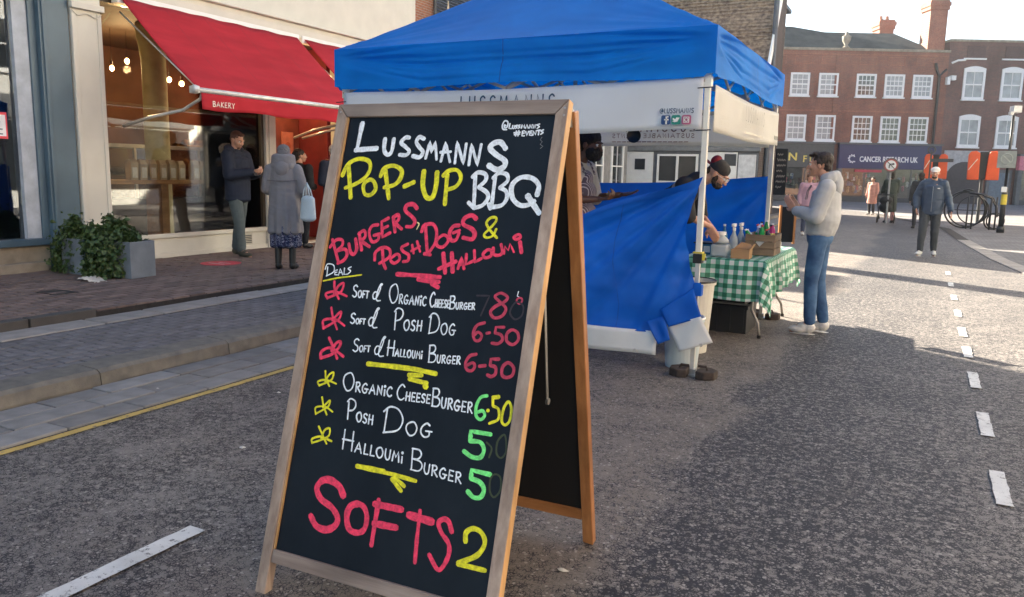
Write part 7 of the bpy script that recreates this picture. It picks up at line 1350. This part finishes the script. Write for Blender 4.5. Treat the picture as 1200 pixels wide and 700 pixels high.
# ---- people near the shops
def simple(label, loc, rz, H, coatc, hem, legc, hairc, vox=.016, face=False, J=None, hairp=None, group=None):
    t, j, hp, s, hm = person(label, loc, rz, J, H, (0, 0), SK3, None, vox, face=face, group=group)
    blob('coat', torso(j, s, hem, (.24, .18), (.20, .14), (.20, .15), n=20)+sleeves(j, s, (.085, .07, .058)), vox, clothm('coat_cloth', coatc), t, 3, folds(.012, loc[0])); trousers(t, j, s, clothm('leg_cloth', legc), seed=1, vox=vox); shoes(t, j, s, mat('shoe_leather', (.4, .38, .35) if coatc[0] > .3 else (.02, .02, .02), .6), vox=.012)
    hair(t, hp, hm, s, mat('hair_cap', hairc, .8), hairp or [((0, -.03, .045), (.09, .105, .09)), ((0, -.07, -.04), (.075, .05, .09))], vox=.012); return t
simple('woman in a long salmon pink coat on the far pavement under the charity shop sign', (-2.0, 38, 0), 150, 1.66, (.55, .28, .22), .52, (.03, .03, .035), (.03, .02, .015))
simple('person in a long dark green coat pushing a pushchair towards the shops', (-1.05, 31.3, 0), 20, 1.82, (.030, .042, .035), .45, (.45, .22, .22), (.02, .018, .015), J=dict(wl=(-.18, .35, 1.05), wr=(.18, .35, 1.05), el=(-.24, .1, 1.1), er=(.24, .1, 1.1)))
simple('person in black partly hidden behind the walking man', (-.12, 28.3, 0), 10, 1.78, (.016, .018, .022), .75, (.02, .02, .025), (.03, .02, .015))
simple('person in a pink and white patterned top in the distance beyond the stall', (-2.72, 22.5, 0), 200, 1.66, (.34, .20, .25), .80, (.03, .04, .08), (.10, .05, .03))
t = thing('pushchair', 'dark pushchair in front of the person in the green coat', 'pushchair', (-1.2, 30.7, 0)); m = MB()
m.tube([(-1.45, 30.9, 1.0), (-1.42, 31.0, .6), (-1.35, 31.2, .15)], .02, 6); m.tube([(-.95, 30.9, 1.0), (-.92, 31.0, .6), (-.85, 31.2, .15)], .02, 6); m.tube([(-1.45, 30.9, 1.0), (-.95, 30.9, 1.0)], .022, 6); m.tube([(-1.42, 31, .3), (-1.4, 31.7, .12)], .018, 6); m.tube([(-.92, 31, .3), (-.9, 31.7, .12)], .018, 6); m.obj('frame', M_BLACK, t)
blob('seat', [('e', V3((0.02, .55, .55)), (.22, .28, .2)), ('e', V3((.02, .45, .8)), (.22, .2, .16))], .016, M_BSH, t, 2)
for x in (-1.42, -.88):
    for y in (31.15, 31.75): m = MB(); m.tube([(x, y+.11*math.cos(R(a)), .12+.11*math.sin(R(a))) for a in range(0, 360, 24)], .018, 6, True); m.cyl((x-.01, y, .12), (x+.01, y, .12), .03); m.obj('wheel', M_BLACK, t)
# ================================================================== STREET FURNITURE
t = thing('bicycle_rack', 'black ring shaped bicycle rack of large and small hoops on the square', 'bicycle rack', (1.5, 29.5, 0)); mr = mat('black_rack_tube', (.015, .016, .018), .4)
def ring(cx_, cy_, cz, r, th, tilt=0): m = MB(); d = V3((math.cos(tilt), math.sin(tilt), 0)); m.tube([V3((cx_, cy_, cz))+d*r*math.cos(R(a))+V3((0, 0, r*math.sin(R(a)))) for a in range(0, 360, 12)], th, 8, True); return m.obj('hoop', mr, t, smooth=True)
ring(1.20, 29.6, .62, .58, .028, .1); ring(1.30, 30.1, .62, .56, .024, .1); ring(1.45, 29.9, .60, .45, .02, .1); ring(2.02, 29.6, .27, .25, .026, .1); ring(2.12, 30.1, .27, .25, .022, .1)
for x, y in ((1.28, 29.5), (1.42, 29.5), (1.92, 29.4), (2.06, 29.4), (1.95, 30.1)): m = MB(); m.cyl((x, y, 0), (x, y, 1.05), .025); m.obj('upright', mr, t, smooth=True)
m = MB(); m.tube([(1.28, 29.5, 1.15), (1.6, 29.5, 1.12), (1.9, 29.5, 1.0), (2.05, 29.5, .75), (2.08, 29.5, .4)], .026, 8); m.tube([(1.35, 30.0, 1.15), (1.7, 30, 1.12), (2.0, 30, 1.0), (2.12, 30, .7), (2.15, 30, .4)], .024, 8); m.tube([(1.1, 29.5, 1.22), (1.25, 29.5, 1.27), (1.4, 29.5, 1.22)], .03, 8); m.cyl((.8, 29.6, .6), (1.75, 29.7, .6), .015); m.obj('backbone', mr, t, smooth=True)
t = thing('sign_post', 'black street post with a square grey sign, yellow band and camera on top', 'sign post', (2.13, 28, 0)); m = MB(); m.cyl((2.13, 28, 0), (2.13, 28, 1.35), .075); m.cyl((2.13, 28, 0), (2.13, 28, .2), .11); m.cyl((2.13, 28, 1.35), (2.13, 28, 3.55), .038); m.obj('pole', mr, t, smooth=True)
m = MB(); m.cyl((2.13, 28, .85), (2.13, 28, 1.15), .082); m.obj('reflective_band', mat('yellow_band', (.62, .48, .05), .4), t); MB().box((2.10, 27.93, 1.30), (.14, .05, .16)).obj('notice', M_WHITE, t)
pl_ = MB().box((2.08, 27.93, 2.18), (.48, .02, .50)).obj('sign_plate', mat('grey_sign', (.22, .24, .23), .5), t, bevel=.01); m = MB(); m.tube([(2.08+.15*math.cos(R(a)), 27.91, 2.2+.15*math.sin(R(a))) for a in range(0, 360, 20)], .012, 6, True); m.box((2.08, 27.912, 2.2), (.03, .008, .30), rot=Matrix.Rotation(R(-45), 3, 'Y')); m.obj('symbol', mat('sign_symbol', (.38, .40, .38), .5), pl_)
m = MB(); m.box((2.16, 27.9, 3.62), (.22, .3, .2), .3); m.box((2.05, 27.8, 3.5), (.1, .16, .1), .3); m.obj('camera_unit', mat('pale_camera', (.6, .58, .56), .5), t, bevel=.01)
t = thing('road_sign', 'round red and white no right turn sign on a thin grey post', 'road sign', (-1.12, 30.9, 0)); MB().cyl((-1.12, 31, 0), (-1.12, 31, 2.25), .035).obj('pole', mat('grey_post', (.25, .26, .27), .5), t)
m = MB(); m.lathe([(.001, 0), (.25, 0), (.25, .01), (.001, .011)], (-1.12, 30.95, 2.02), 24, (0, -1, 0)); d_ = m.obj('backing', mat('brown_backing', (.12, .09, .07), .6), t)
m = MB(); m.lathe([(.001, 0), (.205, 0), (.205, .006), (.001, .007)], (-1.12, 30.93, 2.02), 24, (0, -1, 0)); m.obj('red_ring', mat('sign_red2', (.45, .06, .06), .5), t); m = MB(); m.lathe([(.001, 0), (.17, 0), (.17, .006), (.001, .007)], (-1.12, 30.92, 2.02), 24, (0, -1, 0)); m.obj('face', M_WHITE, t)
m = MB(); m.tube([(-1.17, 30.905, 1.92), (-1.17, 30.905, 2.02), (-1.14, 30.905, 2.06), (-1.06, 30.905, 2.06)], .018, 5); m.add([(-1.07, 30.9, 2.11), (-1.0, 30.9, 2.06), (-1.07, 30.9, 2.01)], [(0, 1, 2)]); m.tube([(-1.24, 30.9, 2.14), (-1.0, 30.9, 1.9)], .014, 5); m.obj('arrow', M_BLACK, t)
M_OR = mat('orange_hood_fabric', (.72, .11, .03), .55, var=.12, vs=3, bump=.3, bs=20, trans=.15)
def hooded(label, x, y, w_, z0, z1, gapc):
    t = thing('hooded_signal', label, 'covered signal', (x, y, 0)); MB().cyl((x, y, 0), (x, y, z1-.1), .06).obj('pole', M_DARK, t)
    for sx in (-1, 1):
        c = x+sx*w_*.30; P = [(c-w_*.19-sx*.03, 0), (c+w_*.19-sx*.0, 0), (c+w_*.17, z1-z0-.08), (c+w_*.05, z1-z0), (c-w_*.12, z1-z0-.02), (c-w_*.18, z1-z0-.14)]
        m = MB(); m.prism([(a-x, b) for a, b in P], (x, y-.25, z0), (1, 0, 0), (0, 0, 1), -.34); m.obj('hood', M_OR, t, bevel=.03)
    MB().box((x, y-.05, (z0+z1)/2), (w_*.26, .25, (z1-z0)*.95)).obj('signal_head', M_BLACK, t, bevel=.02)
    m = MB(); m.tube([(x-w_*.45, y-.29, z0+.35), (x-w_*.3, y-.30, z0+.6), (x-w_*.2, y-.29, z0+.75)], .014, 5); m.obj('tie_cord', mat('pale_cord', (.75, .72, .6), .7), t)
hooded('pair of bright orange hoods on the traffic signal nearer the archway', 1.82, 34, 1.05, 1.58, 2.62, 1); hooded('orange hoods on the traffic signal behind the walking man', .28, 34.4, .82, 1.60, 2.52, 0)
t = thing('guard_rail', 'low metal crossing arm and mirror beside the orange hooded signal', 'railing', (.6, 33, 0)); m = MB(); m.cyl((.10, 33, 0), (.10, 33, 2.62), .03); m.box((.45, 33, 2.25), (.75, .08, .12)); m.tube([(.10+.12*math.cos(R(a)), 33, 2.62+.12*math.sin(R(a))) for a in range(0, 360, 30)], .03, 6, True); m.obj('post', M_DARK, t)

# ================================================================== HAZE
hz = NT('haze_air'); hz.n.remove(hz.b); pv = hz.n.new('ShaderNodeVolumePrincipled'); pv.inputs['Color'].default_value = (.93, .95, 1, 1); pv.inputs['Density'].default_value = .0005; pv.inputs['Anisotropy'].default_value = .35
hz.link(pv.outputs[0], hz.n['Material Output'].inputs['Volume']); o = MB().bx(-310, 310, -90, 510, -1.2, 16).obj('haze', hz.m); o['kind'] = 'stuff'
